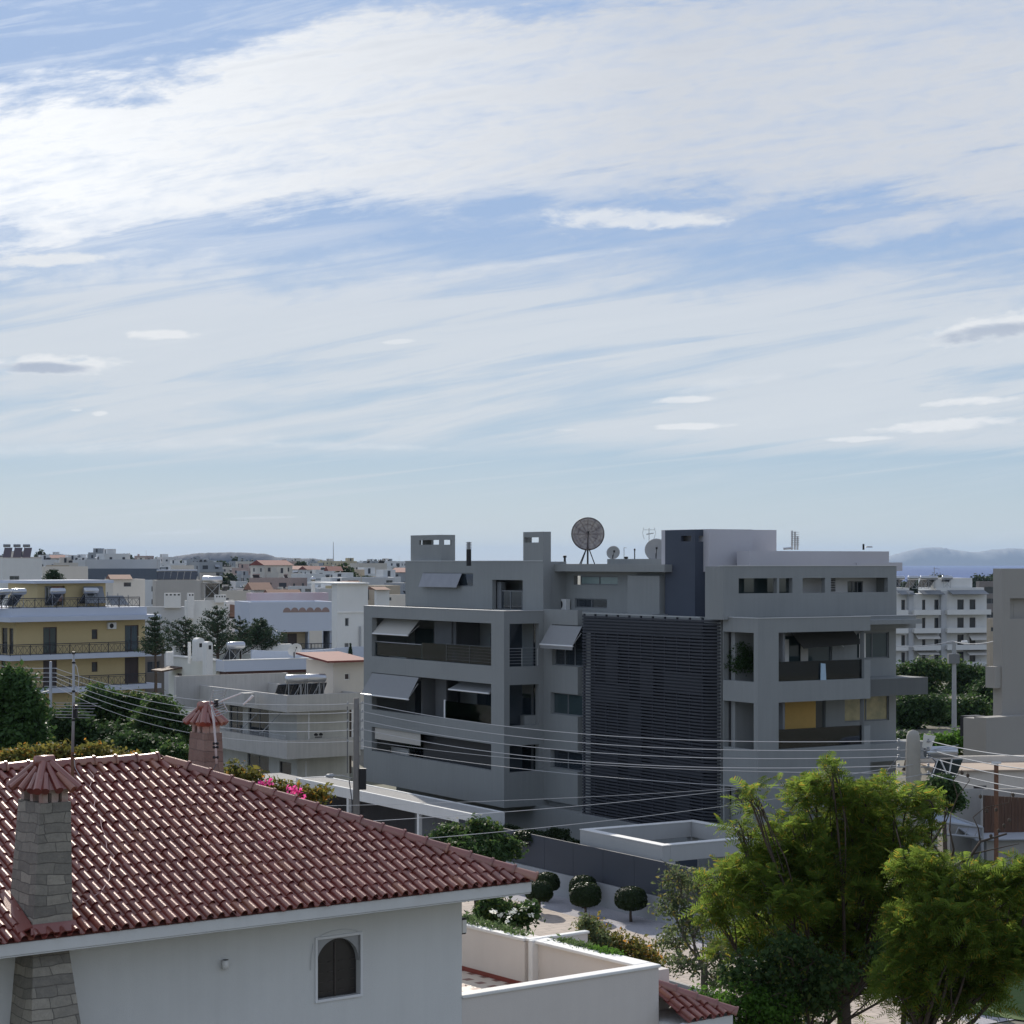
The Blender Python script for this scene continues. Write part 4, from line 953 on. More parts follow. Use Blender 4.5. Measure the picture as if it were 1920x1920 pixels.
window(g, 'x', MX + .08, g.B(1158, MX), g.B(1086, MX), g.Z(1097, MX, -3), g.Z(1080, MX, -3), M['frame'], mat('frosted_glass', (.24, .32, .31), .25, .1, spec=.6), nm=2, depth=.1)
window(g, 'x', MX + .06, g.B(1138, MX), g.B(1078, MX), g.Z(1141, MX, -3), g.Z(1123, MX, -3), M['frame'], M['glass'], nm=2, depth=.1)
# chimneys of the block: slotted tops
def slotted(name, x0, x1, y0, y1, z0, z1, m, s0, s1, cap=True):
    mb = MB(); hz0 = z1 - .58; hz1 = z1 - .30
    wall_holes(mb, 'x', x0, x0 + .16, y0, y1, z0, z1, [(s0, s1, hz0, hz1)])
    wall_holes(mb, 'x', x1 - .16, x1, y0, y1, z0, z1, [(s0, s1 , hz0 , hz1 + .1)])
    wall_holes(mb, 'y', y0, y0 + .16, x0 + .161, x1 - .161, z0, z1 - .001, [(x0 + .25, x1 - .25, hz0 - .02, hz1)]); wall_holes(mb, 'y', y1 - .16, y1, x0 + .161, x1 - .161, z0, z1 - .001, [(x0 + .2, x1 - .2, hz0 - .02, hz1 + .1)])
    mb.box(x0 + .161, x1 - .161, y0 + .161, y1 - .161, z1 - .2, z1 - .1)
    return mb.build(name, m, g.e)
x_ = PX_ + .3; slotted('chimney', x_, x_ + 1.0, g.B(826, x_), g.B(770, x_), ZU, g.Z(1001, x_, 8), gm, g.B(823, x_), g.B(786, x_))
x_ = PX_ - .002; slotted('chimney', x_, g.A(1033, Q0 - .05), Q0 - .05, g.B(981, x_), ZP - .05, g.Z(997, x_, 1), gm, g.B(1010, x_), g.B(983, x_))
DX = GX + 1.2; dyn = g.B(1303, DX)
slotted('stair_tower', DX, g.A(1328, dyn), dyn, g.B(1247, DX), ZP - .1, g.Z(993, DX, dyn), M['dark'], dyn + .30, g.B(1277, DX))
# white plant rooms behind
rb = RP + 4.0
hh = MB(); t0 = g.A(1329, rb); hh.box(t0, g.A(1411, rb), rb, rb + 4, ZU - .4, g.Z(992, t0, rb)); hh.box(g.A(1411, rb) + .002, g.A(1470, rb), rb + .6, rb + 5, ZU - .4, g.Z(993, t0 + 2, rb + .6))
hh.box(g.A(1405, RP + 2.6), g.A(1667, RP + 2.6), RP + 2.6, RP + 3.6, ZU - .4, g.Z(1033, 7, RP + 2.6)); hh.box(RG - .4, g.A(1687, RP + 2.7), RP + 2.5, RP + 4, ZU - .38, ZU + .06)
hh.build('plant_room', M['greyw'], g.e)
fg = MB(); 
for (a, b, c, d, z) in ((-.02, .40, -.03, BL, ZP), (.42, GX + .1, -.03, .40, ZP), (GX - .15, GX + .23, BR - .03, g.B(1356, GX), ZP), (GX + .24, RE, BR - .03, BR + .36, ZP), (PX_ - .03, PX_ + .3, Q0 + .001, QL, ZU + .13), (PXR - .02, RG, RP - .03, RP + .32, ZU - .12), (RE + .01, s1, BR + 1.17, BR + 1.4, ZP - .02)):
    fg.box(a, b, c, d, z + .001, z + .035)
fg.build('coping', mat('light_metal_coping', (.55, .55, .55), .4, .05, metal=.3), g.e)
# ================================================================ street side of the block, in the block's own axes
def gw(a, b): w_ = GB.W(a, b); return float(w_[0]), float(w_[1])
ANG = atan2(GB.u[1], GB.u[0])
def strip(name, pts, z, m, kind='structure'):
    v = [(*gw(a, b), z) for a, b in pts]; o = MB().add(v, [tuple(range(len(v)))]).build(name, m); tag(o, kind=kind); return o
def pavermat():
    m = bpy.data.materials.new('cream_paving'); m.use_nodes = True; nt = m.node_tree; b = nt.nodes['Principled BSDF']; b.inputs['Roughness'].default_value = .9
    tc = nt.nodes.new('ShaderNodeTexCoord'); o = V(nt, tc.outputs['Object']); mp = nt.nodes.new('ShaderNodeMapping'); mp.inputs['Rotation'].default_value = (0, 0, -ANG); nt.links.new(o.k, mp.inputs[0])
    bt = nt.nodes.new('ShaderNodeTexBrick'); nt.links.new(mp.outputs[0], bt.inputs['Vector']); bt.inputs['Scale'].default_value = 1; bt.inputs['Row Height'].default_value = .5; bt.inputs['Brick Width'].default_value = 1.0; bt.inputs['Mortar Size'].default_value = .018
    bt.inputs['Color1'].default_value = (.47, .39, .32, 1); bt.inputs['Color2'].default_value = (.40, .335, .28, 1); bt.inputs['Mortar'].default_value = (.20, .17, .14, 1)
    c = mixc(nt, (noise(nt, o, 1.2, 5, .7) - .45).clamp() * 2.0, V(nt, bt.outputs['Color']), (.26, .215, .18)); nt.links.new(c.k, b.inputs['Base Color']); return m
paver = pavermat()
strip('garden_bed', [(-5.9, -44), (8, -44), (8, 24), (-5.9, 24)], .016, mat('dark_soil', (.035, .042, .022), .95, .3, 1.5, .5, 8, fine=.4))  # dark soil and grass cover, laid to darken the lot
strip('gravel_bed', [(-8.6, -44), (-6.0, -44), (-6.0, 24), (-8.6, 24)], .012, mat('white_pebbles', (.40, .385, .40), .95, .3, 14, 1.0, 18, fine=.6))
strip('pavement', [(-13.2, -44), (-8.62, -44), (-8.62, 24), (-13.2, 24)], .05, paver)
strip('road', [(-22, -60), (-13.3, -60), (-13.3, 60), (-22, 60)], .006, mat('asphalt', (.065, .065, .07), .9, .15, 1.0, .4, 60, fine=.2))
strip('path', [(-34, -52), (-22.1, -52), (-22.1, -36), (-34, -36)], .008, mat('worn_pink_paving', (.26, .20, .17), .85, .15, 1.0, .2, 30))
kb = MB(); 
for i in range(40): kb.box(-13.3, -13.15, -60 + i * 3.0 + .01, -60 + i * 3.0 + 2.98, 0, .13)
ke = kb.build('kerb', M['conc']); ke.location = (GB.o[0], GB.o[1], 0); ke.rotation_euler = (0, 0, ANG); tag(ke, kind='structure')
# boundary fence
FE = empty('boundary_fence', (*gw(-6.05, -26), 0), ANG, 'long anthracite panel fence on a low pale concrete wall along the street', 'fence')
fb0 = -14.0; FL_ = 26 + 3.0 - 1.2
fw = MB()
fw.box(-.12, .12, fb0, FL_ - 7.5, 0, 1.05); fw.build('base_wall', mat('pale_concrete_wall', (.36, .37, .38), .9, .1, .8, .2, 30, streak=.2), FE)
fp = MB()
k = 0; y = fb0
while y < FL_ - 7.5:
    fp.box(-.05, .05, y + .01, min(y + 2.4, FL_ - 7.5) - .01, 1.07, 2.55); y += 2.4
fp.build('panel', mat('anthracite_panels', (.055, .062, .078), .55, .08, .6, .05, 20), FE)
# white concrete frame over the gate
PE = empty('gate_pergola', (*gw(-5.4, -21.9), 0), ANG, 'white square concrete frame canopy open to the sky behind the street fence', 'canopy')
pm = MB(); w_ = 6.4; t = .42
for (a, b, c, d) in ((0, t, 0, w_), (w_ - t, w_, 0, w_), (t + .001, w_ - t - .001, 0, t), (t + .001, w_ - t - .001, w_ - t, w_)): pm.box(a, b, c, d, 2.35, 3.05)
pm.box(.001, .70, .001, .9, 0, 2.349); pm.box(.002, .42, w_ - .42, w_ - .002, 0, 2.349); pm.box(w_ - .42, w_ - .001, w_ - .42, w_ - .002, 0, 2.349); pm.box(w_ - .42, w_ - .001, .001, .42, 0, 2.349)
pm.build('frame', mat('grey_white_render', (.44, .44, .43), .85, .07, .6, .1, 50, streak=.2), PE, bevel=.02)
pc = MB()
for (a, b, c, d) in ((-.02, t + .02, -.02, w_ + .02), (w_ - t - .02, w_ + .02, -.02, w_ + .02), (t + .021, w_ - t - .021, -.02, t + .02), (t + .021, w_ - t - .021, w_ - t - .02, w_ + .02)): pc.box(a, b, c, d, 3.052, 3.085)
pc.build('coping', M['cap'], PE)
MB().box(1.8, 5.6, w_ - 1.4, w_ - 1.28, 0, 2.2).build('planter', M['dark'], PE)
# carport along the left of the street
cl = GB.B(555, -6.1); cr_ = -7.05
CE = empty('carport', (*gw(-6.1, cr_), 0), ANG, 'long flat white canopy with a gravel top and slim posts beside the grey block', 'carport')
cw = 1.85; L_ = cl - cr_
cm = MB(); zc = 2.92
cm.box(0, .18, 0, L_, zc - .55, zc); cm.box(cw - .18, cw, 0, L_, zc - .55, zc); cm.box(.181, cw - .181, 0, .18, zc - .55, zc); cm.box(.181, cw - .181, L_ - .18, L_, zc - .55, zc); cm.box(.181, cw - .181, .181, L_ - .181, zc - .4, zc - .08)
cm.build('roof', M['white'], CE, bevel=.01)
MB().box(.182, cw - .182, .182, L_ - .182, zc - .079, zc - .03).build('gravel_top', M['gravel'], CE)
for px_ in (651, 783, 889): y_ = GB.B(px_, -6.1) - cr_; MB().box(.02, .2, y_ - .11, y_ + .11, 0, zc - .551).build('post', M['white'], CE)
MB().box(.05, cw - .02, .002, .22, 0, zc - .551).build('end_wall', M['white'], CE)
MB().box(cw - .3, cw - .2, .3, L_, 0, 2.3).build('rear_wall', mat('dark_brown_wall', (.055, .05, .05), .8), CE)
MB().box(cw - .31, cw - .32, 5.2, 8.6, .1, 2.2).build('door', M['intl'], CE)
mb2 = MB().box(-1.1, 1.6, L_ + .4, L_ + 5.5, 2.2, 2.62); o = empty('garage_canopy', (*gw(-6.1, cr_), 0), ANG, 'lower pale flat canopy beyond the end of the long carport', 'canopy')
mb2.build('roof', M['white'], o); MB().box(-1.0, 1.5, L_ + .6, L_ + 5.3, 2.621, 2.66).build('gravel_top', M['gravel'], o); MB().box(-.9, 1.4, L_ + .5, L_ + .8, 0, 2.2).build('wall', M['conc'], o)
# clipped dome trees on the pavement
def topiary(px, py_base, wpx, label, hd=1.0):
    d = GD(py_base); s = d / F; R_ = wpx / 2 * s; x = (px - 960) / F * d; st = .50
    e = empty('topiary_tree', (x, d, .02), rng.uniform(0, 6), label, 'topiary tree', 'clipped dome trees along the pebble bed')
    tm_ = MB(); tm_.tube([(0, 0, 0), (.02, .01, st * .6), (0, 0, st + .2)], [.07, .055, .05], 8); tm_.build('trunk', M['bark'], e, smooth=True)
    hgt = R_ * 1.55 * hd; n = 3000
    dd = rdirs(n, -.99); zz = np.where(dd[:, 2] > 0, dd[:, 2] * hgt * .62, dd[:, 2] * hgt * .38); rr = R_ * (1 - .0 * zz)
    dn = dd / (np.abs(dd) ** 2.6).sum(1)[:, None] ** (1 / 2.6)
    pts = np.stack([dn[:, 0] * R_, dn[:, 1] * R_, np.where(dn[:, 2] > 0, dn[:, 2] * hgt * .6, dn[:, 2] * hgt * .4)], 1) * rng.uniform(.95, 1.02, n)[:, None] * np.array((1, 1, 1)) + (0, 0, st + hgt * .4)
    V_, q = quads_at(pts, dd * .8 + rng.normal(0, .35, (n, 3)), .042, .7)
    core = MB(); prof = [(R_ * .93 * (max(0, 1 - abs(t) ** 2.6)) ** (1 / 2.6) + .001, st + hgt * .4 + (t * hgt * .58 if t > 0 else t * hgt * .38)) for t in np.linspace(-1, 1, 13)]
    core.lathe(prof, 22); nv = len(core.v); V2 = np.concatenate([V_, np.array(core.v)]); q2 = np.concatenate([q, np.array(core.f) + len(V_)])
    npmesh('crown', V2, q2, LF['box'], e)
topiary(1011, 1712, 49, 'clipped dome tree nearest the tiled roof corner, front one of that pair')
topiary(1026, 1692, 44, 'clipped dome tree right behind the one at the tiled roof corner')
topiary(1098, 1722, 57, 'clipped dome tree in front of the middle pair on the pebble bed', 1.0)
topiary(1093, 1703, 50, 'clipped dome tree partly hidden behind the middle one')
topiary(1183, 1729, 57, 'clipped dome tree standing alone at the right end of the row', .98)
# rounded shrubs behind the fence
for i, (px, py, rx, ry, d, lb) in enumerate(((958, 1562, 20, 14, 99, 'dark round clipped shrub in shade behind the fence, leftmost'), (993, 1572, 32, 16, 96, 'broad dark clipped shrub in shade behind the fence'),
        (1045, 1567, 24, 14, 99, 'dark round clipped shrub behind the fence under the block'), (1076, 1588, 20, 13, 94, 'lighter rounded shrub at the left leg of the white canopy'),
        (1150, 1600, 28, 12, 97, 'low dark hedge shrub inside the white canopy, left'), (1205, 1612, 30, 12, 95, 'low dark hedge shrub inside the white canopy, right'))):
    plant('clipped_shrub', lb, 'shrub', px, d, pblobs([(px, py, rx, ry)], d), lambda b: crown_broad(b, 420, 7, .05, .06, .8, up=-.6), LF['box'], r0=.05, group='rounded shrubs behind the fence', twig=3)
# ---------------------------------------------------------------- overhead line
def pole_at(px, ptop, d, z0=0): return np.array(P(px, ptop, d))
def insul(mb, p, d=(1, 0), r=.035): mb.lathe([(.001, 0), (r, .01), (r * 1.2, .05), (r * .6, .08), (r, .11), (.001, .13)], 8, *p)
pA = pole_at(95, 1240, 128); pB = pole_at(668, 1309, 87.5); pC = pole_at(1712, 1368, 58.0)
def wood_pole():
    e = empty('utility_pole', (pB[0], pB[1], 0), 0, 'slim weathered timber pole rising between the stained house and the grey block', 'utility pole')
    MB().tube([(0, 0, 0), (0, 0, pB[2] * .5), (0, 0, pB[2])], [.17, .145, .12], 12).build('pole', M['wood'], e, smooth=True)
    tz = pB[2]
    for i, z in enumerate(WB):
        b = MB(); b.tube([(-.12, 0, z), (-.36, -.04, z)], .016, 5); insul(b, (-.36, -.04, z - .02)); b.build('insulator_bracket', M['galv'], e)
        b = MB(); b.tube([(.12, 0, z), (.26, -.02, z + .02)], .016, 5); insul(b, (.26, -.02, z)); b.build('insulator_bracket', M['galv'], e)
    MB().tube([(-.38, 0, tz - .35), (-.38, 0, tz - 3.2)], .022, 5).build('cable', M['wired'], e)
    MB().box(.14, .42, -.12, .12, tz - 3.9, tz - 3.0).build('meter_box', M['black'], e)
    MB().tube([(-.16, -.05, tz - 3.4), (-.30, -.05, tz - 3.5), (-.19, -.06, tz - 4.3), (-.17, -.05, tz - 7)], .025, 5).build('cable', M['wired'], e)
    a = MB(); a.tube([(-.15, 0, tz - 3.45), (-.55, -.1, tz - 3.3), (-.95, -.15, tz - 3.28)], .022, 6); a.build('lamp_arm', M['galv'], e)
    l = MB(); l.lathe([(.001, -.22), (.07, -.15), (.10, .12), (.001, .2)], 10, axis='x'); o = l.build('lamp_head', M['galv'], e, smooth=True); o.location = (-1.1, -.17, tz - 3.3)
WB = [pB[2] - .25, pB[2] - .62, pB[2] - 1.0, pB[2] - 1.38, pB[2] - 1.85]
WC = [H - (y - 1055) / F * 58 for y in (1391, 1407, 1421, 1438, 1452)]
WA = [H - (y - 1055) / F * 128 for y in (1253, 1262, 1270, 1278, 1287)]
wood_pole()
def conc_pole():
    e = empty('utility_pole', (pC[0], pC[1], 0), 0, 'thick pale concrete pole with a rounded top carrying the wires above the feathery tree', 'utility pole')
    m = MB(); prof = [(.30, 0), (.22, 8.8), (.205, 10.0), (.19, pC[2] - .18), (.14, pC[2] - .05), (.001, pC[2])]; m.lathe(prof, 16); m.build('pole', mat('pole_concrete', (.36, .34, .30), .9, .12, 2.5, .35, 40, streak=.2), e, smooth=True)
    for z in WC:
        for s in (-1, 1):
            b = MB(); b.tube([(s * .22, 0, z), (s * .42, -.05, z)], .02, 5); insul(b, (s * .42, -.05, z - .02), r=.045); b.build('insulator_bracket', M['galv'], e)
    c = MB(); c.tube([(-.45, -.1, WC[2]), (-.75, -.15, WC[2] - .35), (-.5, -.1, WC[3] - .3), (-.85, -.1, WC[4] - .2)], .02, 5); c.build('cable', M['wired'], e)
    c = MB(); c.tube([(.3, -.1, WC[1]), (.62, -.15, WC[2] - .1), (.5, -.1, WC[3] - .2), (.35, -.1, WC[4])], .02, 5); c.build('cable', M['wired'], e)
    t = MB(); zt = pC[2] - .15
    t.slab((.26, 0, zt - .35), (.50, 0, zt - .42), (.62, -.1, zt - .02), (.28, -.1, zt + .02), .01)
    t.build('reflector_panel', M['cap'], e)
    t = MB()
    for j in range(4): t.tube([(.50, -.1, zt - .42), (1.25, -.2, zt - .26 - j * .11)], .008, 4)
    t.build('aerial_rods', M['galv'], e)
conc_pole()
def thin_pole():
    e = empty('utility_pole', (pA[0], pA[1], 0), 0, 'distant grey pole with fanning wires in front of the yellow house', 'utility pole')
    MB().tube([(0, 0, 0), (0, 0, pA[2])], [.13, .08], 10).build('pole', M['galv'], e, smooth=True)
    for z in WA: b = MB(); b.tube([(-.4, 0, z), (.4, 0, z)], .03, 5); b.build('cross_arm', M['galv'], e)
    MB().tube([(-.1, 0, WA[4] - .3), (-.6, 0, WA[4] - .4), (-2.1, .2, WA[4] - 1.9)], .05, 5).build('stay_cable', M['galv'], e)
thin_pole()
def cable(p, q, sag, r, label, m=None, name='overhead_wire', group='wires of the overhead line', k=28):
    p = np.array(p, float); q = np.array(q, float); o0 = p.copy()
    pts = [(p + (q - p) * t - np.array((0, 0, sag)) * 4 * t * (1 - t)) - o0 for t in np.linspace(0, 1, k)]
    o = MB().tube(pts, r, 5).build(name, m or M['wire'], loc=tuple(o0)); tag(o, label, 'overhead wire', group); return o
lv5 = ['top', 'second', 'third', 'fourth', 'lowest']
# sags follow the bends in the photograph
for i in range(5):
    cable((pB[0] + .26, pB[1], WB[i] + .05), (pC[0] - .42, pC[1] - .05, WC[i] + .04), (.55, .56, .58, .60, .35)[i], .0135 if i < 4 else .010, f'{lv5[i]} of the bright wires sagging across the grey block between timber and concrete poles')
    cable((pA[0] + .3, pA[1], WA[i]), (pB[0] - .36, pB[1], WB[i]), (.75, .85, .95, 1.0, 1.1)[i], .017 if i < 4 else .014, f'{lv5[i]} of the wires running over the garden from the yellow house to the timber pole')
    q = np.array(P(2020, (1424, 1450, 1470, 1490, 1500)[i], 47)); cable((pC[0] + .42, pC[1] - .05, WC[i] + .04), q, .12, .014, f'{lv5[i]} of the wires leaving the concrete pole towards the right edge')
    if i < 4: cable(np.array(P(-60, 1236 + i * 9, 150)), (pA[0] - .3, pA[1], WA[i]), .2, .02, f'{lv5[i]} of the faint wires left of the grey pole by the yellow house')
cable(P(1750, 1448, 58), P(640, 1585, 40), .2, .007, 'thin dark service wire crossing low in front of the slatted screen', M['wire'])
cable(P(1720, 1432, 58), P(600, 1545, 40), .2, .007, 'thin dark service wire crossing the base of the slatted screen', M['wire'])
cable(P(1470, 1478, 62), (pB[0] + .2, pB[1], WB[4] - .2), .25, .010, 'single wire ending above the tree, below the main bundle', M['wire'])
cable(P(1700, 1452, 58), P(560, 1512, 48), .15, .006, 'faint thin service wire over the tiled roof', M['wire'])
# ================================================================ houses in the middle distance
DOOR = M['frameb']
def gz(px, d): return float(terrain((px - 960) / F * d, d))
def ghouse(name, label, pc, d, ratio, pl, pr, ytop, m, front=(), side=(), cat='house', base=None, para=.35, thick=.3, core=None, group=None, ybot=None):
    """near corner under column pc; the right hand face runs to pr, the left hand face to pl (photo columns)
    front/side: (x0, y0, x1, y1, kind) rectangles on those faces: w window, d dark door, h plain hole"""
    zb = gz(pc, d) if base is None else base
    f = Frame(pc, d, ratio, name, label, cat, group, z=zb); W_, D_ = f.A(pr), f.B(pl); zt = f.Z(ytop); f.zt = zt; f.W_ = W_; f.D_ = D_; z0 = -1 if ybot is None else f.Z(ybot)
    fh = [(f.A(a), f.A(c), f.Z(e, f.A(a)), f.Z(b, f.A(a)), k) for a, b, c, e, k in front]; sh = [(f.B(c), f.B(a), f.Z(e, 0, f.B(a)), f.Z(b, 0, f.B(a)), k) for a, b, c, e, k in side]
    mb = MB(); wall_holes(mb, 'y', 0, thick, 0, W_, z0, zt, [h[:4] for h in fh]); wall_holes(mb, 'x', 0, thick, thick + .002, D_, z0, zt, [h[:4] for h in sh])
    mb.box(W_ - thick, W_, thick + .002, D_, z0, zt); mb.box(thick + .002, W_ - thick - .002, D_ - thick, D_, z0, zt)
    mb.box(thick + .002, W_ - thick - .002, thick + .002, D_ - thick - .002, zt - para - .2, zt - para)
    mb.box(thick + 1.2, W_ - thick - 1.2 if W_ > 4 else W_ - .4, thick + 1.2, D_ - thick - .01, z0, zt - para - .21)
    mb.build('wall', m, f.e)
    for hs, ax in ((fh, 'y'), (sh, 'x')):
        for (a, b, e, g_, k) in hs:
            if k == 'h': continue
            w_ = window(f, ax, .09, a, b, e, g_, M['frame'] if k == 'w' else (DOOR if k == 'd' else M['framew']), M['glass'] if k != 'd' else M['frameb'], nm=1 if b - a < 1.2 else 2, t=.07, depth=.08, name='door' if k == 'd' else 'window')
    return f
HT = None
def heater(loc, rz, label, group, n=1, frame_only=False, name='solar_water_heater', scale=1.0):
    """tank on a sloping frame with one or two dark panels facing away from the lens towards the sun"""
    global HT
    if HT is None or HT[0] != n:
        e = empty(name, loc, rz)
        t = MB(); t.lathe([(.001, -.72), (.22, -.70), (.27, -.62), (.27, .62), (.22, .70), (.001, .72)], 16, 0, 0, 1.42, axis='x'); t.build('tank', M['tank'], e, smooth=True)
        for k in range(n):
            x0 = -.52 + (k - (n - 1) / 2) * 1.08; p = MB().slab((x0, .15, 1.25), (x0 + 1.04, .15, 1.25), (x0 + 1.04, 1.35, .18), (x0, 1.35, .18), .07); p.build('solar_panel', M['coll'], e)
        s = MB()
        for x in (-.5, .5): s.tube([(x, 0, 0), (x, 0, 1.2)], .025, 5); s.tube([(x, .1, 1.2), (x, 1.4, .1)], .025, 5); s.tube([(x, 0, .05), (x, 1.4, .05)], .025, 5)
        s.tube([(-.5, 0, .1), (.5, 0, 1.15)], .02, 5); s.tube([(.5, 0, .1), (-.5, 0, 1.15)], .02, 5); s.build('stand', M['galv'], e); HT = (n, e)
    else:
        e = copy_tree(HT[1]); e.location = loc; e.rotation_euler = (0, 0, rz)
    e.scale = (scale,) * 3; tag(e, label, 'solar heater', group); return e
def on(f, a, b, z): w_ = f.W(a, b); return (float(w_[0]), float(w_[1]), f.z0 + z)
# ---- yellow house
Y = Frame(30, 182, .893, 'yellow_house', 'yellow rendered house with white slabs, crossed iron railings and dark shutters', 'house'); y_ = Y
YW = Y.A(272); YD = 12.0
lv = [(3.9, 6.65), (6.95, 10.0)]
zc_ = Y.Z(1157); z2 = Y.Z(1229); z3 = Y.Z(1292)
mb = MB()
doors = []
for (zf, zt_) in ((z2, zc_), (z3, z2)):
    for (a, b) in ((81, 107), (234, 260)): doors.append((Y.A(a), Y.A(b), zf + .05, zf + 2.45))
smallw = []
for (zf, zt_) in ((z2, zc_), (z3, z2)): smallw.append((Y.A(172), Y.A(183), zf + 1.25, zf + 2.15))
sd = [(Y.B(14), Y.B(3), z2 + .1, z2 + 2.4), (Y.B(25), Y.B(17), z2 + .1, z2 + 2.4), (Y.B(10), Y.B(2), z3 + .1, z3 + 2.4)]
wall_holes(mb, 'y', 0, .3, 0, YW, -1, zc_ - .1, doors + smallw); wall_holes(mb, 'x', 0, .3, .302, YD, -1, zc_ - .1, sd)
mb.box(YW - .3, YW, .302, YD, -1, zc_ - .1); mb.box(.302, YW - .302, YD - .3, YD, -1, zc_ - .1); mb.box(.5, YW - .5, .5, YD - .5, 0, zc_ - .3)
mb.build('wall', M['yellow'], Y.e)
mb = MB()
xe = Y.A(295, -.6)
for z_ in (zc_, z2, z3): mb.box(-1.3, xe, -1.3, YD, z_ - .42, z_ + .02)
mb.box(-.7, xe - 1.2, -.7, YD, zc_ + .022, zc_ + .75)
mb.build('balcony_slab', M['bluew'], Y.e)
for i, h_ in enumerate(doors): window(Y, 'y', .1, *h_, M['frameb'], M['glassb'] if i in (0, 1) else M['frameb'], nm=2, t=.1, name='door')
for h_ in smallw: window(Y, 'y', .1, *h_, M['frameb'], M['glass'], t=.1)
for h_ in sd: window(Y, 'x', .1, *h_, M['frameb'], M['glass'], t=.1, name='door')
for z_ in (z2, z3): railing(Y, [(xe - 1.6, -1.2), (-1.2, -1.2), (-1.2, YD)], z_ + .02, z_ + .98, M['iron'], bars='x', r=.022, post=2.0)
railing(Y, [(xe - 1.9, -.6), (-.6, -.6), (-.6, YD)], zc_ + .75, zc_ + 1.65, M['iron'], bars='x', r=.022, post=2.0)
def ac_unit(f, x, y, z, axis='y', w=.85, label=None):
    a = MB()
    if axis == 'y': a.box(x, x + w, y - .3, y, z, z + .6)
    else: a.box(x - .3, x, y, y + w, z, z + .6)
    o = a.build('air_conditioner', M['ac'], f.e, bevel=.02); b = MB()
    if axis == 'y': b.lathe([(.001, .002), (.2, .002), (.22, 0)], 16, x + w * .4, y - .303, z + .3, axis='y')
    else: b.lathe([(.001, -.002), (.2, -.002), (.22, 0)], 16, x - .303, y + w * .55, z + .3, axis='x')
    b.build('fan', M['black'], o); return o
ac_unit(Y, Y.A(200), -.01, z2 + 2.15)
# roof room
p = MB(); rx0, rx1 = Y.A(70, 2.5), Y.A(198, 2.5); zr0 = zc_ + .70; zr = Y.Z(1094, rx0, 2.5)
wall_holes(p, 'y', 2.5, 2.75, rx0, rx1, zr0, zr, [(Y.A(84, 2.5), Y.A(122, 2.5), zr0 + .2, zr - .25)]); p.box(rx0, rx0 + .25, 2.752, 8, zr0, zr); p.box(rx1 - .25, rx1, 2.752, 8, zr0, zr); p.box(rx0 + .3, rx1 - .3, 3.8, 8, zr0, zr - .1)
p.build('roof_room', M['yellow'], Y.e); MB().box(rx0 - .7, rx1 + .5, 1.9, 8.4, zr, zr + .28).build('roof', M['bluew'], Y.e)
cs = mat('striped_curtain', (.35, .16, .12), .8, .1, 3, col2=(.55, .45, .38)); MB().box(Y.A(100, 2.6), Y.A(121, 2.6), 2.9, 2.95, zr0 + .6, zr - .3).build('curtain', cs, Y.e)
window(Y, 'y', 3.0, Y.A(85, 3), Y.A(98, 3), zr0 + .2, zr - .3, M['framew'], M['glass'], nm=2, depth=.1)
RZ = atan2(Y.u[1], Y.u[0])
for i, (px, b, lb) in enumerate(((3, .8, 'solar heater at the far left end of the yellow house\'s roof'), (34, 1.0, 'solar heater with a bright tank left of the yellow roof room'), (108, 1.2, 'solar heater in front of the striped curtain of the yellow roof room'), (170, 1.2, 'solar heater in front of the blank right half of the yellow roof room'))):
    heater(on(Y, Y.A(px, b), b, zc_ + .76), RZ, lb, 'solar heaters on the yellow house', n=1, scale=1.05)
r = MB(); 
for k in range(5): r.tube([(xe - 6.5 + k * 1.1, 1.0, zc_ + .76), (xe - 6.2 + k * 1.1, 1.6, zc_ + 2.4 - .15 * k)], .04, 5)
r.slab((xe - 6.6, .9, zc_ + 1.1), (xe - 4.6, .9, zc_ + 1.1), (xe - 4.2, 2.2, zc_ + 2.6), (xe - 6.2, 2.2, zc_ + 2.6), .06); r.slab((xe - 4.0, .9, zc_ + .9), (xe - 2.2, .9, zc_ + .9), (xe - 2.0, 2.2, zc_ + 1.7), (xe - 3.8, 2.2, zc_ + 1.7), .06)
r.build('roof_equipment', M['frame'], Y.e)
# dark balcony wing seen right of it
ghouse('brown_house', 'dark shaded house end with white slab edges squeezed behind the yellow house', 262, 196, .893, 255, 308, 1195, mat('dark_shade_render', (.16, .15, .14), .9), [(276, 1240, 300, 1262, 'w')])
# ---- stained house with the wrap-round balcony
S = Frame(538, 130, .66, 'balcony_house', 'stained pale house with a wrap-round solid balcony behind the rose chimney', 'house')
zp, zq, zr1, zr2 = S.Z(1304), S.Z(1336), S.Z(1389), S.Z(1424)
SW = S.A(676); SD = S.B(335)
m_ = M['stain']; mb = MB()
bal = 1.5
sdoors = [(S.B(504, bal), S.B(466, bal), zr2 + .35, zq - .15), (S.B(455, bal), S.B(430, bal), zr2 + .35, zq - .15)]
fd = [(bal + .8, bal + 1.7, zr2 + .35, zq - .2)]
wall_holes(mb, 'x', bal, bal + .3, bal, SD, -1, zq, sdoors + [(S.B(504, bal), S.B(464, bal), .1, zr2 - .35), (S.B(546, bal), S.B(524, bal), .2, zr2 - .5)]); wall_holes(mb, 'y', bal, bal + .3, bal + .302, SW, -1, zq, [])
mb.box(SW - .3, SW, bal + .302, SD, -1, zq); mb.box(bal + 1.4, SW - .5, bal + 1.4, SD - .1, 0, zq - .1)
mb.build('wall', mat('stained_white_render', (.52, .52, .49), .9, .14, .7, .2, 50, streak=.35), S.e)
mb = MB(); a_ = 0
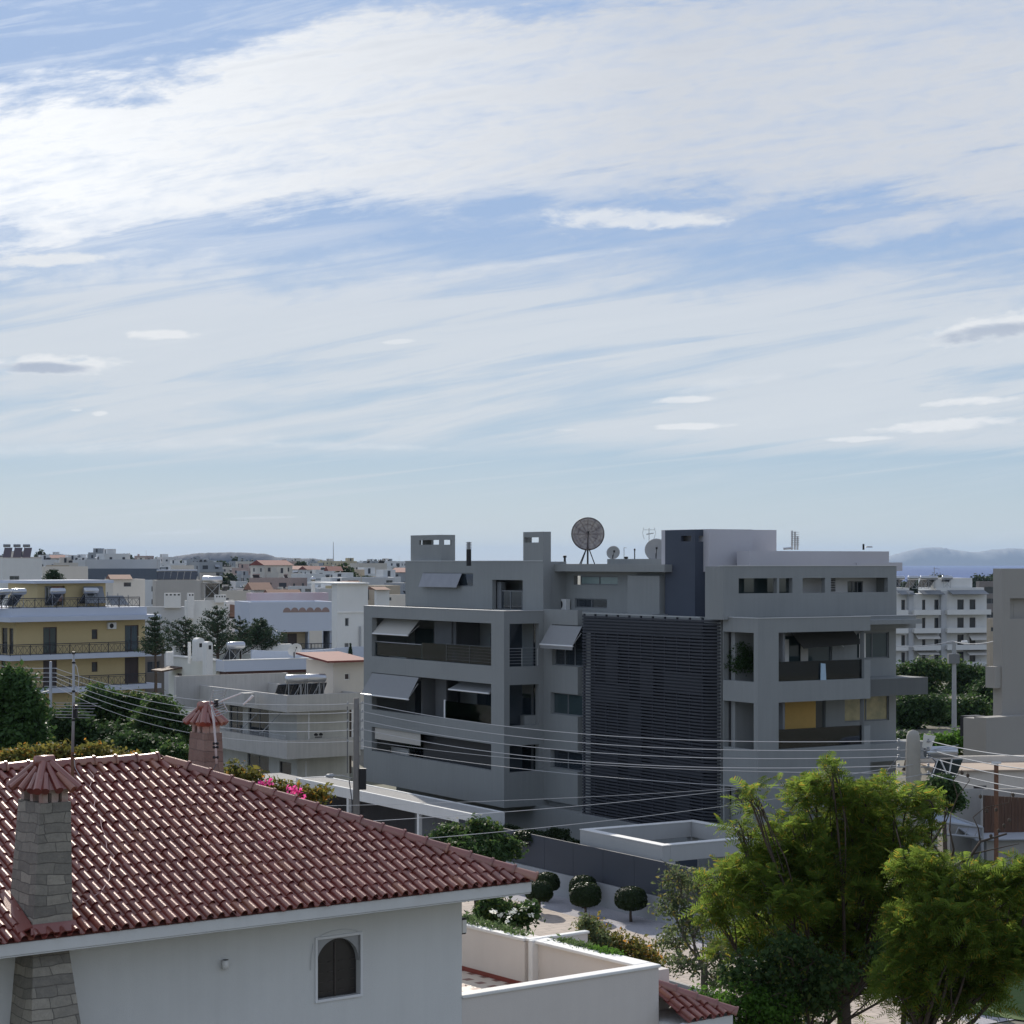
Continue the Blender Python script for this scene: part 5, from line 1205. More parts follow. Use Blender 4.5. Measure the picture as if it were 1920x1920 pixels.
for (x0, x1, y0, y1) in ((0, .2, 0, SD), (.201, SW, 0, .2)): mb.box(x0, x1, y0, y1, zq, zp); mb.box(x0, x1, y0, y1, zr2, zr1)
mb.box(.201, SW, .201, SD, zq + .002, zq + .25); mb.box(.201, SW, .201, SD, zr2 + .002, zr2 + .22); mb.box(SW - .2, SW, .202, SD, zq + .25, zp - .01)
mb.build('parapet', m_, S.e)
MB().box(.21, SW - .21, .21, SD - .3, zq + .252, zq + .30).build('roof', M['roofscreed'], S.e)
for h_ in sdoors: window(S, 'x', bal + .08, *h_, M['frame'], M['glass'], nm=2, name='door')
window(S, 'x', bal + .08, S.B(504, bal), S.B(464, bal), .1, zr2 - .35, M['frame'], M['glass'], nm=2, name='door'); window(S, 'x', bal + .08, S.B(546, bal), S.B(524, bal), .2, zr2 - .5, M['frameb'], M['glass'], nm=1)
railing(S, [(.1, .4), (.1, S.B(420))], zr1, zr1 + .28, M['steel'], bars='h', r=.01, post=3)
ms = MB(); ms.tube([(.1, S.B(484), zr1 + .1), (1.3, S.B(497), zq - .1)], .035, 5); ms.tube([(.1, S.B(446), zr1 + .1), (1.3, S.B(460), zq - .1)], .035, 5); ms.build('awning_arm', M['galv'], S.e)
ms = MB(); ms.tube([(S.A(583), .28, zr1), (S.A(583), .28, zr1 + 2.0)], .04, 6); ms.tube([(S.A(586), .9, 0), (S.A(586), .9, 2.4)], .05, 6); ms.build('pipe', M['plast'], S.e)
ms = MB(); ms.tube([(S.A(592), .1, zr1 + .12), (S.A(605), .1, zr1 + .12)], .04, 6); ms.lathe([(.001, 0), (.12, .02), (.14, .12), (.001, .2)], 8, S.A(594), .1, zr1 + .2); ms.lathe([(.001, 0), (.12, .02), (.14, .12), (.001, .2)], 8, S.A(603), .1, zr1 + .2); ms.build('wall_lamp', M['black'], S.e)
pl_ = MB(); pl_.box(.7, 1.3, S.B(452, .8), S.B(448, .8), zr2 + .3, zr2 + .8); pl_.build('planter', M['pot'], S.e)
mb = MB(); mb.box(S.A(458, 3.2), S.A(478, 3.2), 3.2, 4.0, zq + .3, zq + 1.1); mb.build('chimney', M['stain'], S.e)
# stair tower with a red mono-pitch roof
tx0, tx1 = S.A(625, 2.2), S.A(682, 2.2); tz = S.Z(1240, tx0, 2.2)
mb = MB(); wall_holes(mb, 'y', 2.2, 2.45, tx0, tx1, zq + .3, tz, [(S.A(646, 2.2), S.A(656, 2.2), S.Z(1276, tx0, 2.2), S.Z(1263, tx0, 2.2))]); mb.box(tx0, tx0 + .2, 2.452, 6, zq + .3, tz); mb.box(tx0 + .21, tx1, 3.2, 6, zq + .3, tz - .1); TW = mb.build('stair_tower', M['cream'], S.e)
MB().add([(tx0 - .8, 1.5, tz - .05), (tx1 + .2, 1.5, tz - .05), (tx1 + .2, 6, tz + .35), (tx0 - .8, 6, tz + .35), (tx0 - .8, 1.5, tz + .07), (tx1 + .2, 1.5, tz + .07), (tx1 + .2, 6, tz + .47), (tx0 - .8, 6, tz + .47)], [(3, 2, 1, 0), (4, 5, 6, 7), (0, 1, 5, 4), (1, 2, 6, 5), (2, 3, 7, 6), (3, 0, 4, 7)]).build('roof', M['redtile'], TW)
window(S, 'y', 2.26, S.A(646, 2.2), S.A(656, 2.2), S.Z(1276, tx0, 2.2), S.Z(1263, tx0, 2.2), M['cap'], M['frameb'], parent=TW, depth=.08)
SR = atan2(S.u[1], S.u[0])
HT = None
def bigheater(px, label, shiny=True):
    l = on(S, S.A(px, 1.4), 1.4, zq + .30); e = empty('solar_water_heater', l, SR, label, 'solar heater', 'pair of solar heaters behind the stained parapet')
    t = MB(); t.lathe([(.001, -.75), (.24, -.73), (.28, -.68), (.28, .68), (.24, .73), (.001, .75)], 18, 0, .1, 1.72, axis='x'); t.build('tank', M['tank'], e, smooth=True)
    for k in (0, 1): x0 = -1.15 + k * 1.1; MB().slab((x0, .35, 1.35), (x0 + 1.06, .35, 1.35), (x0 + 1.06, 1.2, .2), (x0, 1.2, .2), .08).build('solar_panel', M['coll'], e)
    s = MB()
    for x in (-.6, .3, .6): s.tube([(x, 0, 0), (x + .05, .1, 1.45)], .03, 5); s.tube([(x, .2, 1.45), (x + .2, 1.2, .1)], .03, 5)
    s.tube([(-.6, 0, .1), (.3, 0, 1.4)], .022, 5); s.tube([(-1.1, 0, .12), (1.1, 0, .12)], .035, 5); s.tube([(.62, .05, .2), (.25, .05, .75), (.3, .05, 1.4)], .03, 5); s.build('stand', M['galv'], e)
bigheater(557, 'left one of the two solar heaters on the stained house\'s roof'); bigheater(592, 'right one of the two solar heaters, beside the stair tower')
# ---- white modern house behind
H2 = ghouse('white_flat_house', 'low white flat-roofed house with round-topped chimneys and a deep bluish roof band', 405, 152, .62, 316, 640, 1239, mat('warm_white_render2', (.60, .60, .55), .9, .08, .6, .15, 50, streak=.2), [], [(331, 1262, 341, 1300, 'd')])
zt = H2.zt
mb = MB(); mb.box(-.02, H2.W_ + .1, -1.5, -.003, H2.Z(1258), zt + .05); mb.build('roof_band', M['bluew'], H2.e)
MB().box(H2.A(412), H2.W_, -1.3, -.004, H2.Z(1264), H2.Z(1258) - .002).build('fascia', M['brown'], H2.e)
mb = MB(); mb.box(-.12, .25, -.1, H2.D_, zt + .002, zt + .12); mb.box(-.03, H2.W_ + .1, -1.52, -1.2, zt + .052, zt + .12); mb.box(.26, H2.W_, H2.D_ - .4, H2.D_, zt + .002, zt + .75); mb.build('coping', M['cap'], H2.e)
wv = MB(); pts = [(H2.A(470, 3) + k * 1.0, 3 + .4 * sin(k * .7)) for k in range(0, 14)]
for k in range(13): wv.slab((pts[k][0], pts[k][1], zt - .3), (pts[k + 1][0], pts[k + 1][1], zt - .3), (pts[k + 1][0], pts[k + 1][1], zt + .55 - .12 * sin(k * .6)), (pts[k][0], pts[k][1], zt + .55 - .12 * sin((k - 1) * .6)), .2)
wv.build('curved_parapet', M['bluew'], H2.e)
def roundchim(f, px0, px1, y, ytop, ybot, hole=True):
    x0, x1 = f.A(px0, y), f.A(px1, y); z1 = f.Z(ytop, x0, y); z0 = f.Z(ybot, x0, y); r_ = (x1 - x0) / 2; cx_ = (x0 + x1) / 2
    pr = [(x0, z0), (x1, z0)] + [(cx_ + r_ * cos(pi * k / 10), z1 - r_ + r_ * sin(pi * k / 10)) for k in range(11)]; n = len(pr); mb = MB()
    mb.add([(a, y, b) for a, b in pr] + [(a, y + .8, b) for a, b in pr], [tuple(range(n)), tuple(range(n, 2 * n))[::-1]] + [((i + 1) % n, i, n + i, n + (i + 1) % n) for i in range(n)])
    c = mb.build('chimney', M['white'], f.e); MB().box(cx_ - .1, cx_ + .12, y - .006, y - .001, z1 - r_ * 1.2 - .3, z1 - r_ * 1.2).build('vent', M['black'], c)
roundchim(H2, 368, 384, 1.2, 1196, 1240); roundchim(H2, 388, 399, -1.9, 1203, 1275)
mb = MB(); mb.tube([(H2.A(355, 3), 3, zt - .3), (H2.A(355, 3), 3, zt + 1.3)], .12, 6); mb.tube([(H2.A(318, 1) , 1, zt - .3), (H2.A(318, 1), 1, zt + .7)], .3, 8); mb.build('flue', M['cap'], H2.e)
ca = MB(); ca.slab((-1.7, H2.B(342), H2.Z(1257, 0, 6)), (-1.7, H2.B(322), H2.Z(1257, 0, 6)), (0, H2.B(322), H2.Z(1251, 0, 6)), (0, H2.B(342), H2.Z(1251, 0, 6)), .12); ca.build('door_canopy', mat('canopy_wood', (.12, .08, .06), .8), H2.e)
HT = None
e_ = heater(on(H2, H2.A(442, 1.2), 1.2, zt - .35), atan2(H2.u[1], H2.u[0]), 'frame-mounted solar tank on the white flat roof under the conifers', None, n=1, scale=1.0)
# low stained wall in front of it
ghouse('boundary_wall', 'stained grey rendered wall below the white flat-roofed house', 330, 140, .62, 326, 540, 1268, m_, cat='wall', ybot=1330, para=.1)
# ---- bluish house with the arched parapet
H3 = ghouse('arched_parapet_house', 'bluish white house with six small arches in its roof parapet and a deep loggia', 468, 186, .35, 440, 626, 1129, M['bluew'],
            [(526, 1185, 578, 1217, 'h'), (606, 1183, 623, 1217, 'h')], [])
for (a, b, k) in ((530, 540, 0), (541, 557, 1)): MB().box(H3.A(a, 1), H3.A(b, 1), 1.1, 1.18, H3.Z(1217), H3.Z(1190)).build('door', M['frameb'] if k else M['glassb'], H3.e)
MB().box(H3.A(526), H3.A(578), 1.2, 1.4, H3.Z(1218), H3.Z(1184)).build('loggia_wall', mat('loggia_cream', (.50, .42, .30), .9), H3.e)
MB().box(H3.A(578) + .1, H3.A(606) - .1, -.04, -.003, H3.Z(1216), H3.Z(1184)).build('blank_wall', M['cream'], H3.e)
ar = MB()
for k in range(6):
    x = H3.A(538 + k * 14.5); n = 8; r_ = .38; z_ = H3.Z(1149); 
    ar.add([(x + r_ * cos(pi * j / n), -.006, z_ + r_ * 1.2 * sin(pi * j / n)) for j in range(n + 1)] + [(x + r_, -.006, z_), (x - r_, -.006, z_)][:0], [tuple(range(n + 1))[::-1]])
ar.build('arch_openings', mat('arch_pink', (.30, .22, .20), .9), H3.e)
railing(H3, [(H3.A(500, -.5), -.5), (H3.A(624, -.5), -.5)], H3.Z(1219), H3.Z(1208), M['iron'], bars='v', r=.02, step=.3, post=2)
ghouse('pink_terrace_wall', 'faded pink and white roof-terrace wall above the arched parapet', 470, 196, .35, 462, 616, 1112, mat('faded_pink', (.50, .36, .40), .9, .1, .12, col2=(.62, .62, .64)), cat='wall', base=6.0)
# ---- white tower
H4 = ghouse('white_tower_house', 'tall plain white house end with two small windows, beside the grey block', 632, 166, .5, 622, 690, 1095, M['white'], [(647, 1159, 654, 1174, 'w'), (646, 1206, 654, 1222, 'w')], [])
MB().box(H4.A(632), H4.W_, -.08, -.003, H4.Z(1149), H4.Z(1146)).build('cornice', M['cap'], H4.e); MB().tube([(H4.A(674), -.1, 0), (H4.A(674), -.1, H4.Z(1175))], .08, 6).build('downpipe', M['galv'], H4.e)
mb = MB(); mb.box(-.3, H4.W_, -.3, 6, H4.zt + .002, H4.zt + .12); mb.build('roof', M['cap'], H4.e)
for (px, yb, w_, lb) in ((657, 1234, 4, 'taller thin dark cypress against the white tower'), (630, 1236, 2.5, 'shorter thin cypress at the white tower\'s left corner')):
    d = 148; x, _, zt_ = P(px, 1207 if w_ == 4 else 1225, d); zb_ = P(px, 1240, d)[2]; e = empty('cypress_tree', (x, d, 0), 0, lb, 'tree', 'thin cypresses by the white tower')
    MB().tube([(0, 0, 0), (0, 0, zb_ + .2)], .09, 6).build('trunk', M['bark'], e); s_ = d / F; n = 900; t = rng.uniform(0, 1, n); az = rng.uniform(0, 2 * pi, n); rr = w_ * s_ * np.sin(np.clip(t * 1.0 + .12, 0, 1) * pi) ** .6 * (1 - t * .5)
    V_, q = quads_at(np.stack([np.cos(az) * rr, np.sin(az) * rr, zb_ + t * (zt_ - zb_)], 1), rdirs(n, -.9), .07, .5); npmesh('crown', V_, q, LF['conif'], e)
# ---- farther houses of the left half, each from the photograph
mm = dict(w=M['white'], c=M['cream'], g=mat('warm_grey_render', (.43, .41, .38), .9, .1, .3, streak=.2), b=M['bluew'], y=mat('pale_yellow_render', (.58, .52, .36), .9), lg=mat('light_grey_render', (.47, .48, .49), .9, .08, .4), pk=mat('dusty_pink_render', (.52, .40, .38), .9), dk=mat('slate_render', (.10, .12, .15), .8))
FARH = [  # label, near corner, distance, ratio, left, right, top row, material, front openings, side openings
 ('white blank-walled apartment house at the far left carrying three dark solar panels', 5, 262, .6, -30, 79, 1047, 'w', [(18, 1080, 36, 1100, 'w')], []),
 ('pale apartment house just right of the blank white one, with a lower parapet', 84, 300, .6, 78, 165, 1062, 'c', [(95, 1080, 108, 1092, 'w')], []),
 ('beige-grey apartment block carrying a long row of solar panels', 292, 268, .25, 286, 378, 1088, 'g', [(376, 1094, 378, 1120, 'h')], []),
 ('taller grey lift tower on the right of the solar panel row', 376, 270, .25, 374, 405, 1074, 'g', [], []),
 ('low grey garage block right of the yellow house roof', 262, 232, .3, 258, 348, 1138, 'lg', [], []),
 ('white terrace house with a white side chimney, left of the round arch', 350, 214, .4, 346, 440, 1126, 'w', [], []),
 ('white house with a large round arch above the conifers', 425, 206, .25, 420, 476, 1128, 'w', [(427, 1150, 456, 1160, 'h')], []),
 ('cream house with a shallow terracotta gable behind the yellow house', 212, 330, .35, 196, 272, 1086, 'c', [(232, 1092, 246, 1100, 'w')], []),
 ('long bluish building with a dark retaining wall on the skyline', 166, 560, .12, 160, 300, 1049, 'lg', [(176, 1055, 182, 1062, 'w'), (186, 1055, 194, 1062, 'w'), (202, 1055, 209, 1063, 'w'), (213, 1055, 223, 1063, 'w'), (228, 1055, 238, 1063, 'w'), (246, 1056, 256, 1062, 'w'), (262, 1055, 268, 1063, 'w'), (276, 1055, 290, 1062, 'w')], []),
 ('dark slate retaining wall and garages below the long skyline building', 168, 540, .12, 162, 300, 1066, 'dk', [], []),
 ('cream house on the skyline crowned by a dark tank, left of the hill', 322, 420, .3, 320, 364, 1060, 'c', [], []),
 ('grey-white house with a dark red lean-to roof in the middle distance', 598, 320, .3, 592, 636, 1104, 'lg', [], []),
 ('low pale house with two windows left of the bright lamp chimney', 545, 330, .3, 540, 588, 1099, 'lg', [(559, 1104, 565, 1110, 'w'), (572, 1104, 583, 1110, 'w')], []),
 ('long pale hall with a blue-grey end, below the cypress clump', 640, 400, .12, 634, 740, 1083, 'lg', [(652, 1088, 672, 1101, 'w'), (724, 1088, 736, 1101, 'w')], []),
 ('white cube house touching the grey block\'s left edge', 706, 255, .4, 702, 730, 1106, 'w', [], []),
 ('cream house with a thin red eave beside the white cube', 728, 262, .3, 724, 770, 1115, 'c', [(726, 1120, 734, 1126, 'w')], []),
 ('small cream house between the hall and the white tower', 668, 300, .3, 664, 704, 1116, 'y', [(678, 1120, 684, 1124, 'w')], []),
]
FH = []
for (lb, pc, d, rt, pl, pr, yt, mk, fr_, sd_) in FARH: FH.append(ghouse('town_house', lb, pc, d, rt, pl, pr, yt, mm[mk], fr_, sd_, group=None))
f = FH[0]; HT = None
for i, px in enumerate((13, 32, 50)):
    e = empty('solar_panel_stand', on(f, f.A(px, 1.5), 1.5, f.zt), .3, ('leftmost', 'middle', 'rightmost')[i] + ' of the three dark panels on the blank white roof at the far left', 'solar panel', 'three dark solar panels on the skyline')
    MB().slab((-.55, 0, .1), (.45, 0, .1), (.75, .9, 1.35), (-.25, .9, 1.35), .08).build('solar_panel', mat('brownish_panel', (.09, .07, .08), .3, spec=.6), e); MB().tube([(-.4, 1.0, 1.65), (.5, 1.0, 1.65)], .2, 10).build('tank', M['frame'], e)
    MB().tube([(-.2, .9, 0), (-.2, .9, 1.5)], .04, 5).build('stand', M['galv'], e)
f = FH[2]
for i in range(6):
    e = empty('solar_panel_stand', on(f, f.A(300 + i * 12.5, .6), .6, f.zt), .2, f'{("first", "second", "third", "fourth", "fifth", "sixth")[i]} panel from the left in the row on the beige-grey block', 'solar panel', 'row of solar panels on the beige-grey block')
    MB().slab((-.42, 0, .05), (.40, 0, .05), (.62, .8, 1.1), (-.2, .8, 1.1), .08).build('solar_panel', M['coll'], e); MB().tube([(-.4, .95, 1.25), (.5, .95, 1.25)], .15, 10).build('tank', M['tank'], e)
HT = None
heater(on(FH[5], FH[5].A(398, .5), .5, FH[5].zt), .2, 'large tank and panel on the white terrace house left of the arch', None, scale=1.5)
# whitewashed chimneys with slotted tops
for (fi, a, b, y0, y1, nm) in ((4, 309, 339, 1112, 1140, 4), (5, 353, 364, 1112, 1160, 2), (5, 404, 424, 1115, 1130, 4)):
    f = FH[fi]; x0, x1 = f.A(a, -.6), f.A(b, -.6); z0, z1 = f.Z(y1, x0, -.6), f.Z(y0, x0, -.6); c = MB().box(x0, x1, -.6, -.004, z0, z1).build('chimney', M['white'], f.e); v = MB()
    for k in range(nm): xx = x0 + (x1 - x0) * (k + .25) / nm; v.box(xx, xx + (x1 - x0) / nm * .5, -.606, -.601, z1 - .28, z1 - .12)
    v.build('vent', M['black'], c)
# round arch
f = FH[6]; mb = MB(); x0, x1 = f.A(429), f.A(457); cx_ = x0 + .1; r_ = x1 - x0; n = 10; zz = f.Z(1157)
mb.add([(cx_, -.02, zz)] + [(cx_ + r_ * cos(pi / 2 * j / n), -.02, zz + r_ * .85 * sin(pi / 2 * j / n)) for j in range(n + 1)], [tuple(range(n + 2))[::-1]]); mb.build('arched_opening', mat('arch_brown', (.20, .13, .10), .9), f.e)
# tiled gables
def gable(f, x0, x1, y0, y1, z, h, m, name='roof'):
    yc = (y0 + y1) / 2; MB().add([(x0, y0, z), (x1, y0, z), (x1, y1, z), (x0, y1, z), (x0, yc, z + h), (x1, yc, z + h)], [(0, 1, 5, 4), (2, 3, 4, 5), (1, 2, 5), (3, 0, 4), (3, 2, 1, 0)]).build(name, m, f.e)
orange = mat('faded_terracotta', (.22, .11, .075), .85, .2, .5, .2, 6)
gable(FH[7], -.5, FH[7].W_ * .6, -.5, 5, FH[7].zt + .02, .7, orange); gable(FH[10], FH[10].A(612), FH[10].A(640), -2.2, 3, FH[10].zt - 1.2, 1.0, M['redtile'])
gable(FH[14], -.3, FH[14].W_, -.6, 4, FH[14].zt + .02, .35, orange)
for (lb, pc, d, pl, pr, yt, w2, h2) in (('low house under a broad faded terracotta roof, right of the round arch', 512, 262, 508, 566, 1122, 6, 1.1), ('small house with a hipped terracotta roof above the arch house', 476, 285, 470, 508, 1106, 5, 1.0), ('far house under a small terracotta roof right of the lamp chimney', 650, 350, 646, 676, 1098, 5, .8)):
    f = ghouse('town_house', lb, pc, d, .35, pl, pr, yt, mm['lg'], [], []); gable(f, -.4, f.W_ + .3, -.5, w2, f.zt + .01, h2, orange)
# lamp-topped chimney that catches the sun, tall thin mast
e = empty('tall_flue', P(587, 1130, 300)[:2] + (0,), 0, 'slim white flue with a sunlit ball cowl in the middle of the town', 'chimney'); zt_ = P(587, 1090, 300)[2]
MB().tube([(0, 0, 0), (0, 0, zt_)], .28, 8).build('pipe', M['cap'], e); MB().lathe([(.001, -.4), (.35, -.2), (.4, .1), (.25, .35), (.001, .42)], 12, 0, 0, zt_ + .3).build('cowl', M['tank'], e, smooth=True)
e = empty('radio_mast', (*P(625, 1050, 2600)[:2], gz(625, 2600)), 0, 'hair-thin radio mast above the far ridge', 'mast'); MB().tube([(0, 0, 0), (0, 0, P(625, 1016, 2600)[2] - gz(625, 2600))], [.9, .35], 5).build('mast', M['steel'], e); MB().box(-.5, .5, -.5, .5, 4, 5).build('platform', M['steel'], e)
# satellite dish on the balcony
def dish(loc, r, az, el, label, m, name='satellite_dish', post=1.0, group=None, mesh=False):
    e = empty(name, loc, az, label, 'satellite dish', group); mb = MB(); n = 7; prof = [(r * k / n + .001, .22 * r * (k / n) ** 2) for k in range(n + 1)]
    V2 = MB(); V2.lathe(prof, 28)
    ce, se = cos(el), sin(el)
    def rot(v): x, y, z = v; return (x, -(z) * ce - y * se, z * se - y * ce * -1 if False else (z) * se + y * ce)
    V2.v = [tuple(np.array(rot(v)) + (0, 0, post + r * .75)) for v in V2.v]; d_ = V2.build('reflector', m, e, smooth=True); md = d_.modifiers.new('thick', 'SOLIDIFY'); md.thickness = .02 * r
    rb = MB()
    if mesh:
        for k in range(12):
            t = 2 * pi * k / 12; rb.tube([tuple(np.array(rot((cos(t) * r * q, sin(t) * r * q, .22 * r * q * q - .03))) + (0, 0, post + r * .75)) for q in (0, .33, .66, 1)], .030 * r, 5)
        for q, w_ in ((1.0, .045), (.60, .030), (.82, .015)): rb.tube([tuple(np.array(rot((cos(t) * r * q, sin(t) * r * q, .22 * r * q * q - .03))) + (0, 0, post + r * .75)) for t in np.linspace(0, 2 * pi, 33)], w_ * r, 6)
        rb.build('rib', mat('dish_frame', (.03, .027, .027), .6), e)
    fd = MB(); tip = np.array(rot((0, 0, r * .85))) + (0, 0, post + r * .75); ed = np.array(rot((0, -r * .95, .2 * r))) + (0, 0, post + r * .75); fd.tube([ed, tip], .02 * r + .006, 5); fd.lathe([(.001, -.06), (.05, -.05), (.06, .05), (.001, .07)], 8, *tip); fd.build('feed_arm', M['black'], e)
    ps = MB(); ps.tube([(0, .05, 0), (0, .05, post + r * .5)], .035 + .02 * r, 7)
    if mesh:
        for t in (-2.2, 2.3, .9): ps.tube([(0, .05, post + .05), (cos(t) * .75, sin(t) * .55, 0)], .03, 5)
    ps.build('mount', M['iron'], e); return e
dish(on(H2, H2.A(552, -.8), -.8, H2.zt), .55, .5, .5, 'small white dish on the roof edge in front of the bluish loggia', M['cap'], post=.25)
# ---- far white apartments at the right
def flats():
    d = 342; zb = gz(1770, d); f = Frame(1762, d, .28, 'white_apartment_block', 'white five-storey apartment block with stacked balconies, seen between the grey buildings', 'apartment building', z=zb)
    L_, Rr = f.A(1660), f.A(1850); st = [f.Z(y) for y in (1120, 1153, 1186, 1218, 1249)]; mb = MB(); holes = []; dd = {}
    xs = [(1690, 1697), (1729, 1735), (1752, 1760), (1795, 1807), (1818, 1829)]
    for i in range(5):
        for (a, b) in xs: holes.append((f.A(a), f.A(b), st[i] - (0 if 0 else 0) + .0 - .0, st[i] + 0))
    floors = [f.Z(y) for y in (1149, 1183, 1215, 1247, 1280)]; holes = [(f.A(a), f.A(b), z + .1, z + 2.2) for z in floors for a, b in xs]
    wall_holes(mb, 'y', 0, .3, L_, Rr, -1, f.Z(1113), holes); mb.box(L_, L_ + .3, .302, 10, -1, f.Z(1113)); mb.box(Rr - .3, Rr, .302, 10, -1, f.Z(1113)); mb.box(L_ + .31, Rr - .31, 1.6, 9.8, -1, f.Z(1113) - .3); mb.box(L_ + .302, Rr - .302, .302, 10, f.Z(1113) - .29, f.Z(1113) - .1)
    mb.build('wall', M['white'], f.e)
    for h_ in holes: window(f, 'y', .1, *h_, M['frameb'], M['glass'], t=.12, depth=.08)
    for i, z in enumerate(floors):
        for (a, b) in ((1665, 1703), (1714, 1764), (1776, 1858)):
            x0, x1 = f.A(a, -1.5), f.A(b, -1.5); m2 = MB(); m2.box(x0, x1, -1.5, -.003, z - .22, z - .02); m2.box(x0, x1, -1.6, -1.501, z - .3, z + .55); m2.box(x0, x0 + .1, -1.5, -.004, z - .019, z + .5); m2.box(x1 - .1, x1, -1.5, -.004, z - .019, z + .5); m2.build('balcony', M['white'], f.e)
    for (a, b) in ((1704, 1713), (1765, 1775)): MB().box(f.A(a, -.8), f.A(b, -.8), -.8, -.004, -1, f.Z(1108)).build('pier', mm['lg'], f.e)
    for (a, b, y0, y1, dx) in ((1712, 1755, 1184, 1197, 0), (1812, 1856, 1184, 1200, 0), (1715, 1753, 1219, 1226, 0), (1808, 1855, 1219, 1228, 0)):
        MB().slab((f.A(a), -.1, f.Z(y0)), (f.A(b), -.1, f.Z(y0)), (f.A(b), -1.9, f.Z(y1)), (f.A(a), -1.9, f.Z(y1)), .05).build('awning', M['awnl'], f.e)
    top = MB(); top.box(f.A(1670, 1), f.A(1705, 1), 1, 5, f.Z(1113), f.Z(1102)); top.box(f.A(1750, 1.5), f.A(1823, 1.5), 1.5, 7, f.Z(1113), f.Z(1084)); top.box(f.A(1755, .5), f.A(1845, .5), .5, 1.4, f.Z(1113), f.Z(1102)); top.build('roof_room', M['white'], f.e)
    tl = MB()
    for (a, b) in ((1682, 1709), (1723, 1764), (1778, 1846)): tl.slab((f.A(a), -1.6, f.Z(1113) - .15), (f.A(b), -1.6, f.Z(1113) - .15), (f.A(b), .3, f.Z(1113) + .5), (f.A(a), .3, f.Z(1113) + .5), .08)
    tl.build('eave_tiles', M['frame'], f.e); return f
FL = flats()
HT = None
for i, px in enumerate((1686, 1712, 1735, 1748, 1776)): heater(on(FL, FL.A(px, .8), .8, FL.Z(1104)), .25, f'{("leftmost", "second", "third", "fourth", "rightmost")[i]} solar heater on the white apartment roof', 'solar heaters on the white apartments', scale=1.3)
e = empty('roof_aerial', on(FL, FL.A(1752, 1), 1, FL.Z(1104)), 0, 'thin aerial mast on the white apartment roof against the sea', 'aerial'); MB().tube([(0, 0, 0), (0, 0, 3.6)], .05, 5).build('mast', M['galv'], e); MB().tube([(-.2, 0, 3.4), (.9, 0, 3.3)], .03, 5).build('rod', M['galv'], e)
ghouse('apartment_block', 'brownish block with dark bands behind the white apartments', 1836, 420, .2, 1830, 1905, 1090, mat('brown_grey', (.22, .20, .19), .9), [(1846, 1100, 1880, 1113, 'w'), (1848, 1122, 1870, 1132, 'w'), (1848, 1148, 1866, 1158, 'w')], [], cat='apartment building')
ghouse('apartment_block', 'beige block with white slab lines left of the right-edge building', 1856, 300, .3, 1850, 1900, 1160, mat('beige_render', (.42, .36, .28), .9), [(1858, 1176, 1866, 1184, 'w')], [], cat='apartment building')
# ---- right-edge grey building
RBD = ghouse('edge_building', 'tall plain taupe building cut off by the right edge', 1879, 128, .66, 1862, 2010, 1066, mat('taupe_render', (.33, .315, .29), .88, .06, .35, .15, 60, streak=.1), [(1894, 1122, 1960, 1160, 'h')], [], cat='building')
MB().box(RBD.A(1907, .5), RBD.A(1960, .5), .8, .9, RBD.Z(1160), RBD.Z(1150)).build('balcony_wall', mm['y'], RBD.e); window(RBD, 'y', 1.0, RBD.A(1906, 1), RBD.A(1958, 1), RBD.Z(1150), RBD.Z(1123), M['framew'], M['glassb'], nm=3)
lw = MB(); xL = RBD.A(1849, -1.0); lw.box(xL, RBD.A(1990, -1.0), -1.0, -.004, RBD.Z(1442), RBD.Z(1341)); lw.box(xL, -.004, -.003, .9, RBD.Z(1442), RBD.Z(1341) - .1); lw.box(RBD.A(1850, .8), -.003, .1, .9, RBD.Z(1290), RBD.Z(1250)); lw.build('wing', MATS['taupe_render'], RBD.e)
MB().box(RBD.A(1818, 1.2), RBD.A(1848, 1.2), 1.2, 2, RBD.Z(1378, 0, 2), RBD.Z(1340, 0, 2)).build('dark_volume', M['black'], RBD.e)
sp_ = empty('utility_pole', P(1789, 1330, 150)[:2] + (0,), 0, 'slim lamp pole with a transformer in front of the far white balconies', 'utility pole'); zt_ = P(1789, 1203, 150)[2]
MB().tube([(0, 0, 0), (0, 0, zt_)], [.22, .14], 8).build('pole', M['galv'], sp_); MB().box(-.45, .35, -.25, .25, zt_ - 1.6, zt_ - .9).build('transformer', M['frame'], sp_); b = MB(); b.tube([(-.6, 0, zt_ - .1), (.7, 0, zt_ - .05)], .05, 5); b.build('cross_arm', M['galv'], sp_); MB().lathe([(.001, -.25), (.12, -.2), (.14, .2), (.001, .25)], 8, .75, 0, zt_ - .05, axis='x').build('lamp_head', M['cap'], sp_)
cable(P(1789, 1201, 150), P(1650, 1208, 150), .3, .03, 'wire running left from the slim lamp pole', group=None); cable(P(1789, 1203, 150), P(1868, 1201, 140), .2, .03, 'wire running right from the slim lamp pole', group=None)
